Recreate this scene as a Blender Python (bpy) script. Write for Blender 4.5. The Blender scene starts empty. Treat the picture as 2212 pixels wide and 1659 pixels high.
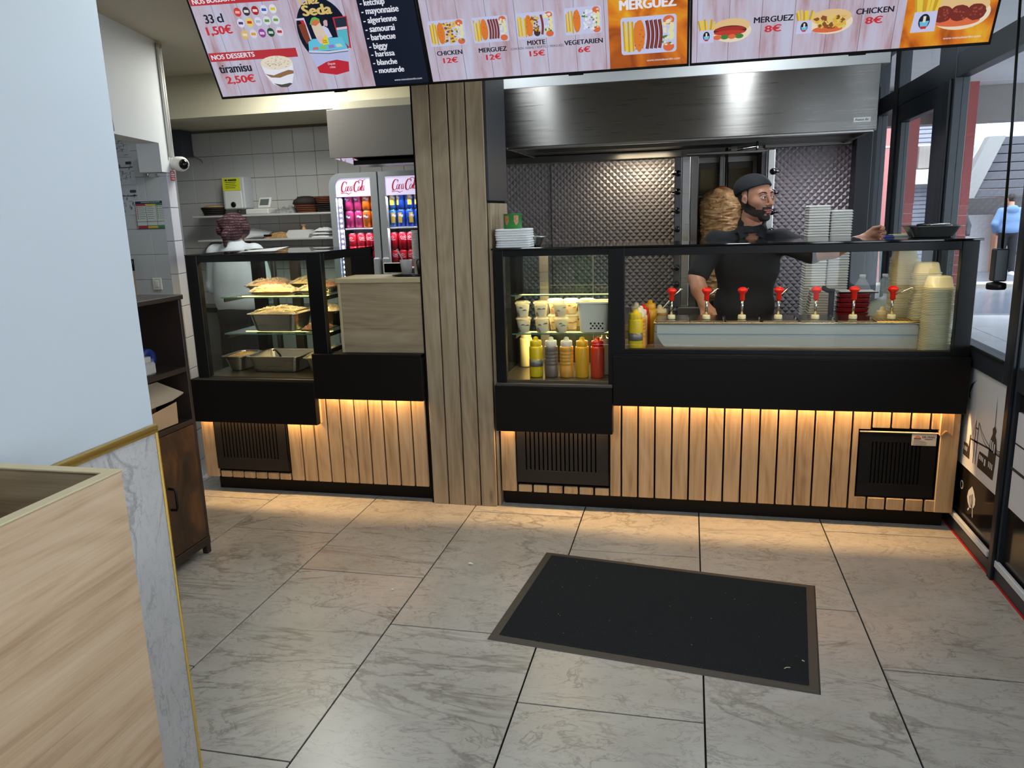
import bpy, math, random
import numpy as np
from mathutils import Matrix, Vector, Euler
random.seed(7)
R = math.radians
PI = math.pi
scene = bpy.context.scene
COL = scene.collection

# ---------------------------------------------------------------- camera, world, lights, exposure
cam_d = bpy.data.cameras.new('camera')
cam_d.sensor_width = 36.0
cam_d.lens = 27.095
cam_d.clip_start = 0.05
cam_d.clip_end = 200
cam = bpy.data.objects.new('camera', cam_d)
COL.objects.link(cam)
_yaw, _pit, _rol = -0.2284, -0.2158, -0.0312
_f = Vector((math.sin(_yaw) * math.cos(_pit), math.cos(_yaw) * math.cos(_pit), math.sin(_pit)))
_r0 = Vector((math.cos(_yaw), -math.sin(_yaw), 0))
_u0 = _r0.cross(_f)
_r = math.cos(_rol) * _r0 + math.sin(_rol) * _u0
_u = -math.sin(_rol) * _r0 + math.cos(_rol) * _u0
_m = Matrix(((_r.x, _u.x, -_f.x, 1.7264), (_r.y, _u.y, -_f.y, -3.8856), (_r.z, _u.z, -_f.z, 1.5653), (0, 0, 0, 1)))
cam.matrix_world = _m
scene.camera = cam
scene.view_settings.view_transform = 'Standard'
scene.view_settings.look = 'None'
scene.view_settings.exposure = 0.0
scene.view_settings.gamma = 1.0
scene.view_settings.use_curve_mapping = False
scene.cycles.max_bounces = 8
scene.cycles.transparent_max_bounces = 24
scene.cycles.caustics_reflective = False
scene.cycles.caustics_refractive = False
scene.cycles.sample_clamp_indirect = 6.0

world = bpy.data.worlds.new('overcast')
scene.world = world
world.use_nodes = True
wn = world.node_tree.nodes
wn['Background'].inputs[0].default_value = (0.80, 0.90, 1.0, 1)
wn['Background'].inputs[1].default_value = 7.0


def area(name, loc, rot, sx, sy, energy, color, spread=180):
    l = bpy.data.lights.new(name, 'AREA')
    l.shape = 'RECTANGLE'
    l.size, l.size_y, l.energy, l.color = sx, sy, energy, color
    l.spread = R(spread)
    o = bpy.data.objects.new(name, l)
    o.location = loc
    o.rotation_euler = rot
    COL.objects.link(o)
    return o


COOL = (0.86, 0.95, 1.0)
WARM = (1.0, 0.60, 0.25)
CASEW = (1.0, 0.76, 0.36)
# ceiling tubes over the room and over the kitchen, all facing down
area('ceiling_tube_light', (0.72, 0.22, 2.57), (0, 0, 0), 0.13, 0.8, 9.5, COOL)
area('ceiling_tube_light', (2.02, 0.22, 2.57), (0, 0, 0), 0.13, 0.8, 9.5, COOL)
area('ceiling_tube_light', (-0.85, 0.78, 2.57), (0, 0, 0), 0.5, 0.5, 17, (0.96, 0.98, 0.93))
area('ceiling_tube_light', (1.0, -1.9, 2.58), (0, 0, 0), 1.4, 0.5, 17, COOL)
area('ceiling_tube_light', (1.7, -3.9, 2.58), (0, 0, 0), 1.6, 0.6, 20, COOL)
area('kitchen_tube_light', (-1.35, 1.40, 2.305), (0, 0, 0), 0.9, 0.1, 1.7, COOL)
area('alcove_light', (-2.0, 0.5, 2.58), (0, 0, 0), 0.5, 0.3, 0.8, COOL)
area('hood_fill_light', (1.40, 1.50, 1.955), (0, 0, 0), 0.35, 0.06, 3.2, (1.0, 0.88, 0.62))  # added warm fill that lightens the left quilted steel
area('hood_fill_light', (2.40, 1.15, 1.955), (0, 0, 0), 0.30, 0.10, 4.0, (0.95, 0.92, 1.0))  # added fill that lightens the right quilted sheet


# ---------------------------------------------------------------- materials
def lin(c):
    return tuple((v / 12.92 if v <= 0.04045 else ((v + 0.055) / 1.055) ** 2.4) for v in [x / 255 for x in c])


_mats = {}


def mat(name, rgb, rough=0.5, metal=0.0, emit=None, strength=1.0, noise=0.0, nscale=20.0, spec=0.5, trans=0.0, coat=0.0, sss=0.0, bump=0.0):
    """sRGB 0-255 colour Principled material, with an optional small colour noise."""
    if name in _mats:
        return _mats[name]
    m = bpy.data.materials.new(name)
    m.use_nodes = True
    nt = m.node_tree
    b = nt.nodes['Principled BSDF']
    c = lin(rgb)
    b.inputs['Base Color'].default_value = (*c, 1)
    b.inputs['Roughness'].default_value = rough
    b.inputs['Metallic'].default_value = metal
    b.inputs['Specular IOR Level'].default_value = spec
    b.inputs['Coat Weight'].default_value = coat
    if trans:
        b.inputs['Transmission Weight'].default_value = trans
    if sss:
        b.inputs['Subsurface Weight'].default_value = sss
        b.inputs['Subsurface Radius'].default_value = (0.012, 0.005, 0.003)
    if emit is not None:
        b.inputs['Emission Color'].default_value = (*lin(emit), 1)
        b.inputs['Emission Strength'].default_value = strength
    if noise or bump:
        tc = nt.nodes.new('ShaderNodeTexCoord')
        n = nt.nodes.new('ShaderNodeTexNoise')
        n.inputs['Scale'].default_value = nscale
        n.inputs['Detail'].default_value = 5
        nt.links.new(tc.outputs['Object'], n.inputs['Vector'])
        if noise:
            hsv = nt.nodes.new('ShaderNodeHueSaturation')
            hsv.inputs['Color'].default_value = (*c, 1)
            mr = nt.nodes.new('ShaderNodeMapRange')
            mr.inputs['From Min'].default_value = 0.25
            mr.inputs['From Max'].default_value = 0.75
            mr.inputs['To Min'].default_value = 1 - noise
            mr.inputs['To Max'].default_value = 1 + noise
            nt.links.new(n.outputs['Fac'], mr.inputs['Value'])
            nt.links.new(mr.outputs['Result'], hsv.inputs['Value'])
            nt.links.new(hsv.outputs['Color'], b.inputs['Base Color'])
        if bump:
            bp = nt.nodes.new('ShaderNodeBump')
            bp.inputs['Strength'].default_value = bump
            bp.inputs['Distance'].default_value = 0.003
            nt.links.new(n.outputs['Fac'], bp.inputs['Height'])
            nt.links.new(bp.outputs['Normal'], b.inputs['Normal'])
    _mats[name] = m
    return m


def emat(name, rgb, strength=1.0):
    """A backlit print or lamp colour: emission plus a dark glossy surface."""
    if name in _mats:
        return _mats[name]
    m = mat(name, (6, 6, 6), rough=0.35, emit=rgb, strength=strength)
    return m


def glass_mat(name, tint=(1, 1, 1), ior=1.45, rough=0.0):
    if name in _mats:
        return _mats[name]
    m = bpy.data.materials.new(name)
    m.use_nodes = True
    nt = m.node_tree
    nt.nodes.clear()
    out = nt.nodes.new('ShaderNodeOutputMaterial')
    mix = nt.nodes.new('ShaderNodeMixShader')
    fr = nt.nodes.new('ShaderNodeFresnel')
    fr.inputs['IOR'].default_value = ior
    tr = nt.nodes.new('ShaderNodeBsdfTransparent')
    tr.inputs['Color'].default_value = (*tint, 1)
    gl = nt.nodes.new('ShaderNodeBsdfGlossy')
    gl.inputs['Roughness'].default_value = rough
    ge = nt.nodes.new('ShaderNodeNewGeometry')
    sb = nt.nodes.new('ShaderNodeMath')
    sb.operation = 'MULTIPLY_ADD'
    sb.inputs[1].default_value, sb.inputs[2].default_value = -1.0, 1.0
    nt.links.new(ge.outputs['Backfacing'], sb.inputs[0])
    mu = nt.nodes.new('ShaderNodeMath')
    mu.operation = 'MULTIPLY'
    nt.links.new(fr.outputs[0], mu.inputs[0])
    nt.links.new(sb.outputs[0], mu.inputs[1])
    nt.links.new(mu.outputs[0], mix.inputs[0])
    nt.links.new(tr.outputs[0], mix.inputs[1])
    nt.links.new(gl.outputs[0], mix.inputs[2])
    nt.links.new(mix.outputs[0], out.inputs[0])
    _mats[name] = m
    return m


def film_mat(name, rgb, opacity, rough=0.3):
    """Thin translucent plastic: part transparent, part diffuse and glossy."""
    if name in _mats:
        return _mats[name]
    m = mat(name, rgb, rough)
    m.node_tree.nodes['Principled BSDF'].inputs['Alpha'].default_value = opacity
    return m


def N(nt, t, **kw):
    n = nt.nodes.new(t)
    for k, v in kw.items():
        if k in n.inputs:
            n.inputs[k].default_value = v
        else:
            setattr(n, k, v)
    return n


def obj_coords(nt, scale, rand=8.0):
    """Object coordinates, shifted per object so that no two pieces repeat, then scaled."""
    tc = N(nt, 'ShaderNodeTexCoord')
    oi = N(nt, 'ShaderNodeObjectInfo')
    mul = N(nt, 'ShaderNodeMath', operation='MULTIPLY')
    mul.inputs[1].default_value = rand
    nt.links.new(oi.outputs['Random'], mul.inputs[0])
    add = N(nt, 'ShaderNodeVectorMath', operation='ADD')
    nt.links.new(tc.outputs['Object'], add.inputs[0])
    nt.links.new(mul.outputs[0], add.inputs[1])
    mp = N(nt, 'ShaderNodeMapping')
    mp.inputs['Scale'].default_value = scale
    nt.links.new(add.outputs[0], mp.inputs['Vector'])
    return mp.outputs[0]


def ramp(nt, stops):
    r = N(nt, 'ShaderNodeValToRGB')
    el = r.color_ramp.elements
    while len(el) < len(stops):
        el.new(0.5)
    for e, (p, c) in zip(el, stops):
        e.position = p
        e.color = (*lin(c), 1)
    return r


def wood_mat(name, light, mid, dark, axis='Z', rough=0.5, rand=8.0):
    if name in _mats:
        return _mats[name]
    m = bpy.data.materials.new(name)
    m.use_nodes = True
    nt = m.node_tree
    b = nt.nodes['Principled BSDF']
    sc = {'X': (1.6, 22, 22), 'Y': (22, 1.6, 22), 'Z': (22, 22, 1.6)}[axis]
    v = obj_coords(nt, sc, rand)
    n1 = N(nt, 'ShaderNodeTexNoise', Scale=1.0, Detail=6.0, Roughness=0.6, Distortion=0.8)
    nt.links.new(v, n1.inputs['Vector'])
    sc2 = {'X': (4, 240, 240), 'Y': (240, 4, 240), 'Z': (240, 240, 4)}[axis]
    v2 = obj_coords(nt, sc2, rand)
    n2 = N(nt, 'ShaderNodeTexNoise', Scale=1.0, Detail=2.0)
    nt.links.new(v2, n2.inputs['Vector'])
    sc3 = {'X': (2.0, 9, 9), 'Y': (9, 2.0, 9), 'Z': (9, 9, 2.0)}[axis]
    v3 = obj_coords(nt, sc3, rand)
    wv = N(nt, 'ShaderNodeTexNoise', Scale=0.6, Detail=1.0, Distortion=0.4)
    nt.links.new(v3, wv.inputs['Vector'])
    # contour lines of a smooth field read as cathedral grain
    sn = N(nt, 'ShaderNodeMath', operation='MULTIPLY')
    sn.inputs[1].default_value = 70.0
    nt.links.new(wv.outputs['Fac'], sn.inputs[0])
    si = N(nt, 'ShaderNodeMath', operation='SINE')
    nt.links.new(sn.outputs[0], si.inputs[0])
    a1 = N(nt, 'ShaderNodeMath', operation='MULTIPLY_ADD')
    a1.inputs[1].default_value = 0.055
    nt.links.new(si.outputs[0], a1.inputs[0])
    nt.links.new(n1.outputs['Fac'], a1.inputs[2])
    a2 = N(nt, 'ShaderNodeMath', operation='MULTIPLY_ADD')
    a2.inputs[1].default_value = 0.34
    nt.links.new(n2.outputs['Fac'], a2.inputs[0])
    nt.links.new(a1.outputs[0], a2.inputs[2])
    rp = ramp(nt, [(0.36, dark), (0.64, mid), (0.94, light)])
    nt.links.new(a2.outputs[0], rp.inputs[0])
    # a few dark knots, long along the grain
    sc4 = {'X': (2.2, 9, 9), 'Y': (9, 2.2, 9), 'Z': (9, 9, 2.2)}[axis]
    v4 = obj_coords(nt, sc4, rand)
    wob = N(nt, 'ShaderNodeMix', data_type='RGBA')
    wob.inputs[0].default_value = 0.12
    nt.links.new(v4, wob.inputs[6])
    nt.links.new(n1.outputs['Color'], wob.inputs[7])
    vo = N(nt, 'ShaderNodeTexVoronoi', Scale=1.0)
    nt.links.new(wob.outputs[2], vo.inputs['Vector'])
    k1 = N(nt, 'ShaderNodeMapRange')
    k1.inputs['From Min'].default_value, k1.inputs['From Max'].default_value = 0.03, 0.12
    k1.inputs['To Min'].default_value, k1.inputs['To Max'].default_value = 0.75, 0.0
    nt.links.new(vo.outputs['Distance'], k1.inputs['Value'])
    sp = N(nt, 'ShaderNodeSeparateColor')
    nt.links.new(vo.outputs['Color'], sp.inputs[0])
    gt = N(nt, 'ShaderNodeMath', operation='GREATER_THAN')
    gt.inputs[1].default_value = 0.55
    nt.links.new(sp.outputs[0], gt.inputs[0])
    km = N(nt, 'ShaderNodeMath', operation='MULTIPLY')
    nt.links.new(k1.outputs[0], km.inputs[0])
    nt.links.new(gt.outputs[0], km.inputs[1])
    kx = N(nt, 'ShaderNodeMix', data_type='RGBA')
    nt.links.new(km.outputs[0], kx.inputs[0])
    nt.links.new(rp.outputs[0], kx.inputs[6])
    kx.inputs[7].default_value = (*[c * 0.45 for c in lin(dark)], 1)
    nt.links.new(kx.outputs[2], b.inputs['Base Color'])
    b.inputs['Roughness'].default_value = rough
    bp = N(nt, 'ShaderNodeBump', Strength=0.12, Distance=0.001)
    nt.links.new(a2.outputs[0], bp.inputs['Height'])
    nt.links.new(bp.outputs[0], b.inputs['Normal'])
    _mats[name] = m
    return m


def marble_mat(name, base, pale, vein, rough=0.28, scale=1.0, grey=None):
    if name in _mats:
        return _mats[name]
    m = bpy.data.materials.new(name)
    m.use_nodes = True
    nt = m.node_tree
    b = nt.nodes['Principled BSDF']
    v = obj_coords(nt, (2.0 * scale, 2.0 * scale, 2.0 * scale), 31.0)
    n0 = N(nt, 'ShaderNodeTexNoise', Scale=1.3, Detail=6.0, Roughness=0.62)
    nt.links.new(v, n0.inputs['Vector'])
    rp = ramp(nt, [(0.32, vein), (0.46, base), (0.62, pale)])
    # clouds squeezed toward the base colour
    mr = N(nt, 'ShaderNodeMapRange')
    mr.inputs['From Min'].default_value, mr.inputs['From Max'].default_value = 0.2, 0.8
    mr.inputs['To Min'].default_value, mr.inputs['To Max'].default_value = 0.41, 0.60
    nt.links.new(n0.outputs['Fac'], mr.inputs['Value'])
    nt.links.new(mr.outputs[0], rp.inputs[0])
    col = rp.outputs[0]
    rot = N(nt, 'ShaderNodeMapping')
    rot.inputs['Rotation'].default_value = (0, 0, R(-38))
    rot.inputs['Scale'].default_value = (0.8, 1.9, 1.0)
    nt.links.new(v, rot.inputs['Vector'])
    for s, dist, wid, amt in ((0.45, 2.4, 0.026, 0.55), (1.1, 2.0, 0.016, 0.50), (2.6, 1.6, 0.016, 0.42), (6.0, 1.2, 0.025, 0.28)):
        nn = N(nt, 'ShaderNodeTexNoise', Scale=s, Detail=7.0, Roughness=0.6, Distortion=dist)
        nt.links.new(rot.outputs[0], nn.inputs['Vector'])
        sb = N(nt, 'ShaderNodeMath', operation='SUBTRACT')
        sb.inputs[1].default_value = 0.5
        nt.links.new(nn.outputs['Fac'], sb.inputs[0])
        ab = N(nt, 'ShaderNodeMath', operation='ABSOLUTE')
        nt.links.new(sb.outputs[0], ab.inputs[0])
        m2 = N(nt, 'ShaderNodeMapRange')
        m2.inputs['From Min'].default_value, m2.inputs['From Max'].default_value = 0.0, wid
        m2.inputs['To Min'].default_value, m2.inputs['To Max'].default_value = amt, 0.0
        nt.links.new(ab.outputs[0], m2.inputs['Value'])
        brk = N(nt, 'ShaderNodeTexNoise', Scale=s * 2.2, Detail=2.0)
        nt.links.new(v, brk.inputs['Vector'])
        m3 = N(nt, 'ShaderNodeMapRange')
        m3.inputs['From Min'].default_value, m3.inputs['From Max'].default_value = 0.42, 0.58
        nt.links.new(brk.outputs['Fac'], m3.inputs['Value'])
        mu = N(nt, 'ShaderNodeMath', operation='MULTIPLY')
        nt.links.new(m2.outputs[0], mu.inputs[0])
        nt.links.new(m3.outputs[0], mu.inputs[1])
        mx = N(nt, 'ShaderNodeMix', data_type='RGBA')
        nt.links.new(mu.outputs[0], mx.inputs[0])
        nt.links.new(col, mx.inputs[6])
        mx.inputs[7].default_value = (*lin(vein), 1)
        col = mx.outputs[2]
    nt.links.new(col, b.inputs['Base Color'])
    b.inputs['Roughness'].default_value = rough
    _mats[name] = m
    return m


def steel_mat(name, rgb=(168, 168, 168), rough=0.32, aniso=0.0, arot=0.0, tangent='X', streak=(3, 3, 160)):
    if name in _mats:
        return _mats[name]
    m = mat(name, rgb, rough, 1.0)
    nt = m.node_tree
    b = nt.nodes['Principled BSDF']
    b.inputs['Anisotropic'].default_value = aniso
    b.inputs['Anisotropic Rotation'].default_value = arot
    if aniso:
        t = N(nt, 'ShaderNodeTangent', direction_type='RADIAL', axis=tangent)
        nt.links.new(t.outputs[0], b.inputs['Tangent'])
    v = obj_coords(nt, streak, 3)
    n = N(nt, 'ShaderNodeTexNoise', Scale=1.0, Detail=3.0)
    nt.links.new(v, n.inputs['Vector'])
    mr = N(nt, 'ShaderNodeMapRange')
    mr.inputs['To Min'].default_value, mr.inputs['To Max'].default_value = rough - 0.08, rough + 0.08
    nt.links.new(n.outputs['Fac'], mr.inputs['Value'])
    nt.links.new(mr.outputs[0], b.inputs['Roughness'])
    return m


def rust_mat(name):
    if name in _mats:
        return _mats[name]
    m = bpy.data.materials.new(name)
    m.use_nodes = True
    nt = m.node_tree
    b = nt.nodes['Principled BSDF']
    v = obj_coords(nt, (5, 5, 3), 5)
    n = N(nt, 'ShaderNodeTexNoise', Scale=1.2, Detail=8.0, Roughness=0.6, Distortion=0.5)
    nt.links.new(v, n.inputs['Vector'])
    rp = ramp(nt, [(0.36, (30, 22, 17)), (0.52, (66, 44, 28)), (0.68, (116, 72, 34))])
    nt.links.new(n.outputs['Fac'], rp.inputs[0])
    nt.links.new(rp.outputs[0], b.inputs['Base Color'])
    b.inputs['Roughness'].default_value = 0.45
    _mats[name] = m
    return m


OAK = wood_mat('oak_laminate', (205, 178, 142), (188, 158, 120), (150, 120, 86), 'Z')
OAKP = wood_mat('oak_pilaster', (180, 162, 136), (164, 144, 116), (132, 112, 86), 'Z')
OAKX = wood_mat('oak_laminate_flat', (176, 158, 130), (158, 138, 110), (126, 106, 80), 'X')
OAKY = wood_mat('oak_planter', (206, 178, 148), (188, 158, 126), (156, 124, 94), 'Y')
OAKRIM = mat('oak_edge_band', (186, 170, 134), 0.5, noise=0.05)
BLACK = mat('black_laminate', (19, 15, 13), 0.55, noise=0.05, nscale=200, spec=0.22)
BLACKM = mat('black_metal', (14, 14, 15), 0.38, spec=0.3)
BLACKG = mat('black_gloss', (10, 10, 11), 0.06)
DARKGAP = mat('black_backing', (14, 12, 11), 0.8, spec=0.15)
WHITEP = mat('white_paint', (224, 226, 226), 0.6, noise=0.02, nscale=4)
CREAM = mat('cream_paint', (226, 218, 190), 0.6)
CEIL = mat('ceiling_paint', (206, 198, 176), 0.7)
GREYW = mat('grey_wall_tile', (200, 205, 208), 0.3, noise=0.03, nscale=3)
TILEW = mat('white_wall_tile', (206, 203, 197), 0.22, noise=0.03, nscale=3)
TILEB = mat('white_column_tile', (214, 214, 220), 0.22, noise=0.02, nscale=3)
GROUT = mat('grey_grout', (120, 112, 100), 0.8)
DGROUT = mat('dark_grout', (26, 22, 24), 0.9, spec=0.1)
STEEL = steel_mat('brushed_steel', (176, 174, 170), 0.30)
STEELH = steel_mat('hood_steel', (156, 152, 148), 0.30, aniso=0.9, arot=0.25, tangent='Z')
STEELD = steel_mat('dark_steel', (120, 116, 112), 0.35)
STEELQ = mat('quilted_steel', (150, 143, 146), 0.46, 0.55)
CHROME = mat('chrome', (215, 212, 205), 0.12, 1.0)
GOLD = mat('gold_trim', (232, 196, 104), 0.2, 0.85)
GLASS = glass_mat('clear_glass', (0.97, 0.98, 0.97), 1.38)
GLASSW = glass_mat('window_glass', (0.93, 0.95, 0.96), 1.28)
GLASSG = glass_mat('shelf_glass', (0.86, 0.95, 0.90), 1.5)
GREENEDGE = mat('green_glass_edge', (70, 120, 100), 0.15)
ALU = mat('anthracite_frame', (40, 46, 54), 0.38)
ALUD = mat('dark_frame', (28, 31, 36), 0.4)
FLOORM = marble_mat('floor_marble', (172, 168, 160), (194, 191, 185), (98, 90, 82), 0.27)
WALLM = marble_mat('wall_marble', (176, 174, 172), (196, 194, 192), (120, 118, 118), 0.25, 1.4)
REDP = mat('red_plastic', (226, 32, 22), 0.25)
WHITEPL = mat('white_plastic', (232, 230, 222), 0.35)
PAPER = mat('white_paper', (232, 232, 232), 0.8)
KRAFT = mat('kraft_cardboard', (176, 142, 104), 0.8, noise=0.06, nscale=12)
SKIN = mat('skin', (192, 136, 108), 0.45, sss=0.12, noise=0.04, nscale=30)
BLACKCLOTH = mat('black_cloth', (20, 21, 26), 0.85, noise=0.12, nscale=60)


# ---------------------------------------------------------------- mesh builder
class MB:
    def __init__(s):
        s.v, s.f, s.mi, s.sm = [], [], [], []

    def add(s, vs, fs, mi=0, smooth=False):
        o = len(s.v)
        s.v += [tuple(p) for p in vs]
        for f in fs:
            s.f.append(tuple(i + o for i in f))
            s.mi.append(mi)
            s.sm.append(smooth)
        return s

    def box(s, x0, x1, y0, y1, z0, z1, mi=0):
        vs = [(x, y, z) for x in (x0, x1) for y in (y0, y1) for z in (z0, z1)]
        return s.add(vs, [(0, 1, 3, 2), (4, 6, 7, 5), (0, 4, 5, 1), (2, 3, 7, 6), (0, 2, 6, 4), (1, 5, 7, 3)], mi)

    def cbox(s, x0, x1, y0, y1, z0, z1, c=0.002, mi=0):
        """box with chamfered edges"""
        c = min(c, (x1 - x0) * 0.45, (y1 - y0) * 0.45, (z1 - z0) * 0.45)
        X, Y, Z = (x0, x1), (y0, y1), (z0, z1)
        sg = (1, -1)
        idx, vs = {}, []
        for i in (0, 1):
            for j in (0, 1):
                for k in (0, 1):
                    for a in range(3):
                        p = [X[i] + sg[i] * c, Y[j] + sg[j] * c, Z[k] + sg[k] * c]
                        p[a] = (X[i], Y[j], Z[k])[a]
                        idx[i, j, k, a] = len(vs)
                        vs.append(p)
        fs = []
        for i in (0, 1):
            q = [idx[i, j, k, 0] for j, k in ((0, 0), (0, 1), (1, 1), (1, 0))]
            fs.append(q if i == 0 else q[::-1])
            q = [idx[j, i, k, 1] for j, k in ((0, 0), (1, 0), (1, 1), (0, 1))]
            fs.append(q if i == 0 else q[::-1])
            q = [idx[j, k, i, 2] for j, k in ((0, 0), (0, 1), (1, 1), (1, 0))]
            fs.append(q if i == 0 else q[::-1])
        for i in (0, 1):
            for j in (0, 1):
                fs.append([idx[i, j, 0, 0], idx[i, j, 1, 0], idx[i, j, 1, 1], idx[i, j, 0, 1]])
                fs.append([idx[i, 0, j, 0], idx[i, 1, j, 0], idx[i, 1, j, 2], idx[i, 0, j, 2]])
                fs.append([idx[0, i, j, 1], idx[1, i, j, 1], idx[1, i, j, 2], idx[0, i, j, 2]])
                for k in (0, 1):
                    fs.append([idx[i, j, k, 0], idx[i, j, k, 1], idx[i, j, k, 2]])
        return s.add(vs, fs, mi)

    def quad(s, a, b, c, d, mi=0):
        return s.add([a, b, c, d], [(0, 1, 2, 3)], mi)

    def poly(s, pts, mi=0):
        return s.add(pts, [tuple(range(len(pts)))], mi)

    def prism(s, pts, d, mi=0):
        """polygon pts (3D) extruded by vector d"""
        n = len(pts)
        q = [tuple(a + b for a, b in zip(p, d)) for p in pts]
        return s.add(list(pts) + q, [tuple(range(n))[::-1], tuple(range(n, 2 * n))] + [(i, (i + 1) % n, n + (i + 1) % n, n + i) for i in range(n)], mi)

    def lathe(s, prof, c=(0, 0, 0), n=20, mi=0, smooth=True, axis='Z', sq=None):
        """revolve [(r,h)...]; sq=(ax,ay,power) squares the section"""
        vs, fs = [], []
        for r, h in prof:
            for i in range(n):
                a = 2 * PI * i / n
                ca, sa = math.cos(a), math.sin(a)
                if sq:
                    p = sq[2]
                    ca = math.copysign(abs(ca) ** p, ca) * sq[0]
                    sa = math.copysign(abs(sa) ** p, sa) * sq[1]
                x, y, z = r * ca, r * sa, h
                if axis == 'Y':
                    x, y, z = x, h, y
                elif axis == 'X':
                    x, y, z = h, x, y
                vs.append((c[0] + x, c[1] + y, c[2] + z))
        m = len(prof)
        for j in range(m - 1):
            for i in range(n):
                k = (i + 1) % n
                fs.append((j * n + i, j * n + k, (j + 1) * n + k, (j + 1) * n + i))
        if prof[0][0] > 1e-5:
            fs.append(tuple(range(n))[::-1])
        if prof[-1][0] > 1e-5:
            fs.append(tuple(range((m - 1) * n, m * n)))
        return s.add(vs, fs, mi, smooth)

    def tube(s, pts, r, n=8, mi=0, smooth=True):
        pts = [Vector(p) for p in pts]
        rs = r if isinstance(r, (list, tuple)) else [r] * len(pts)
        vs, fs = [], []
        up = None
        for i, p in enumerate(pts):
            t = (pts[min(i + 1, len(pts) - 1)] - pts[max(i - 1, 0)]).normalized()
            if up is None:
                up = t.orthogonal().normalized()
            else:
                up = (up - t * up.dot(t)).normalized()
            w = t.cross(up)
            for k in range(n):
                a = 2 * PI * k / n
                vs.append(p + (up * math.cos(a) + w * math.sin(a)) * rs[i])
        for j in range(len(pts) - 1):
            for k in range(n):
                l = (k + 1) % n
                fs.append((j * n + k, j * n + l, (j + 1) * n + l, (j + 1) * n + k))
        fs.append(tuple(range(n))[::-1])
        fs.append(tuple(range((len(pts) - 1) * n, len(pts) * n)))
        return s.add(vs, fs, mi, smooth)

    def ball(s, c, r, n=14, mi=0, m=10):
        rx, ry, rz = r if isinstance(r, (list, tuple)) else (r, r, r)
        vs, fs = [], []
        for j in range(m + 1):
            th = PI * j / m
            for i in range(n):
                a = 2 * PI * i / n
                vs.append((c[0] + rx * math.sin(th) * math.cos(a), c[1] + ry * math.sin(th) * math.sin(a), c[2] - rz * math.cos(th)))
        for j in range(m):
            for i in range(n):
                k = (i + 1) % n
                fs.append((j * n + i, j * n + k, (j + 1) * n + k, (j + 1) * n + i))
        return s.add(vs, fs, mi, True)

    def grid(s, fn, nu, nv, mi=0, smooth=True):
        vs = [fn(i / nu, j / nv) for j in range(nv + 1) for i in range(nu + 1)]
        fs = [(j * (nu + 1) + i, j * (nu + 1) + i + 1, (j + 1) * (nu + 1) + i + 1, (j + 1) * (nu + 1) + i) for j in range(nv) for i in range(nu)]
        return s.add(vs, fs, mi, smooth)

    def xf(s, M, start=0):
        s.v[start:] = [tuple(M @ Vector(p)) for p in s.v[start:]]
        return s

    def mesh(s, name, mats):
        me = bpy.data.meshes.new(name)
        me.from_pydata(s.v, [], s.f)
        for m in mats:
            me.materials.append(m)
        me.polygons.foreach_set('material_index', s.mi)
        me.polygons.foreach_set('use_smooth', s.sm)
        me.update()
        return me


def put(name, data, parent=None):
    o = bpy.data.objects.new(name, data)
    COL.objects.link(o)
    if parent is not None:
        o.parent = parent
        if parent.type == 'EMPTY' and not parent.get('_local'):
            o.matrix_parent_inverse = Matrix.Translation(-parent.location)
    return o


def obj(name, mb, m, parent=None):
    return put(name, mb.mesh(name, m if isinstance(m, (list, tuple)) else [m]), parent)


def tag(o, label, cat, group=None):
    o['label'], o['category'] = label, cat
    if group:
        o['group'] = group
    return o


def thing(name, label, cat, loc=(0, 0, 0), group=None):
    """An Empty at the thing's base; parts are given in world coordinates."""
    o = bpy.data.objects.new(name, None)
    o.empty_display_size = 0.05
    o.location = loc
    COL.objects.link(o)
    return tag(o, label, cat, group)


def local(name, label, cat, loc=(0, 0, 0), group=None, rz=0.0):
    """Like thing(), but its parts are given relative to its base."""
    o = thing(name, label, cat, loc, group)
    o.rotation_euler.z = rz
    o['_local'] = 1
    return o


def struct(name, mb, m, parent=None):
    o = obj(name, mb, m, parent)
    if parent is None:
        o['kind'] = 'structure'
    return o


def dup(o, loc=None, label=None, group=None, rz=None):
    """A copy of a thing with its parts and sub-parts; meshes are shared."""
    def rec(a, p):
        c = a.copy()
        COL.objects.link(c)
        if p is not None:
            c.parent = p
        for ch in list(a.children):
            rec(ch, c)
        return c
    c = rec(o, None)
    if loc is not None:
        c.location = loc
    if rz is not None:
        c.rotation_euler.z = rz
    if label:
        c['label'] = label
    if group:
        c['group'] = group
    return c


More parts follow.
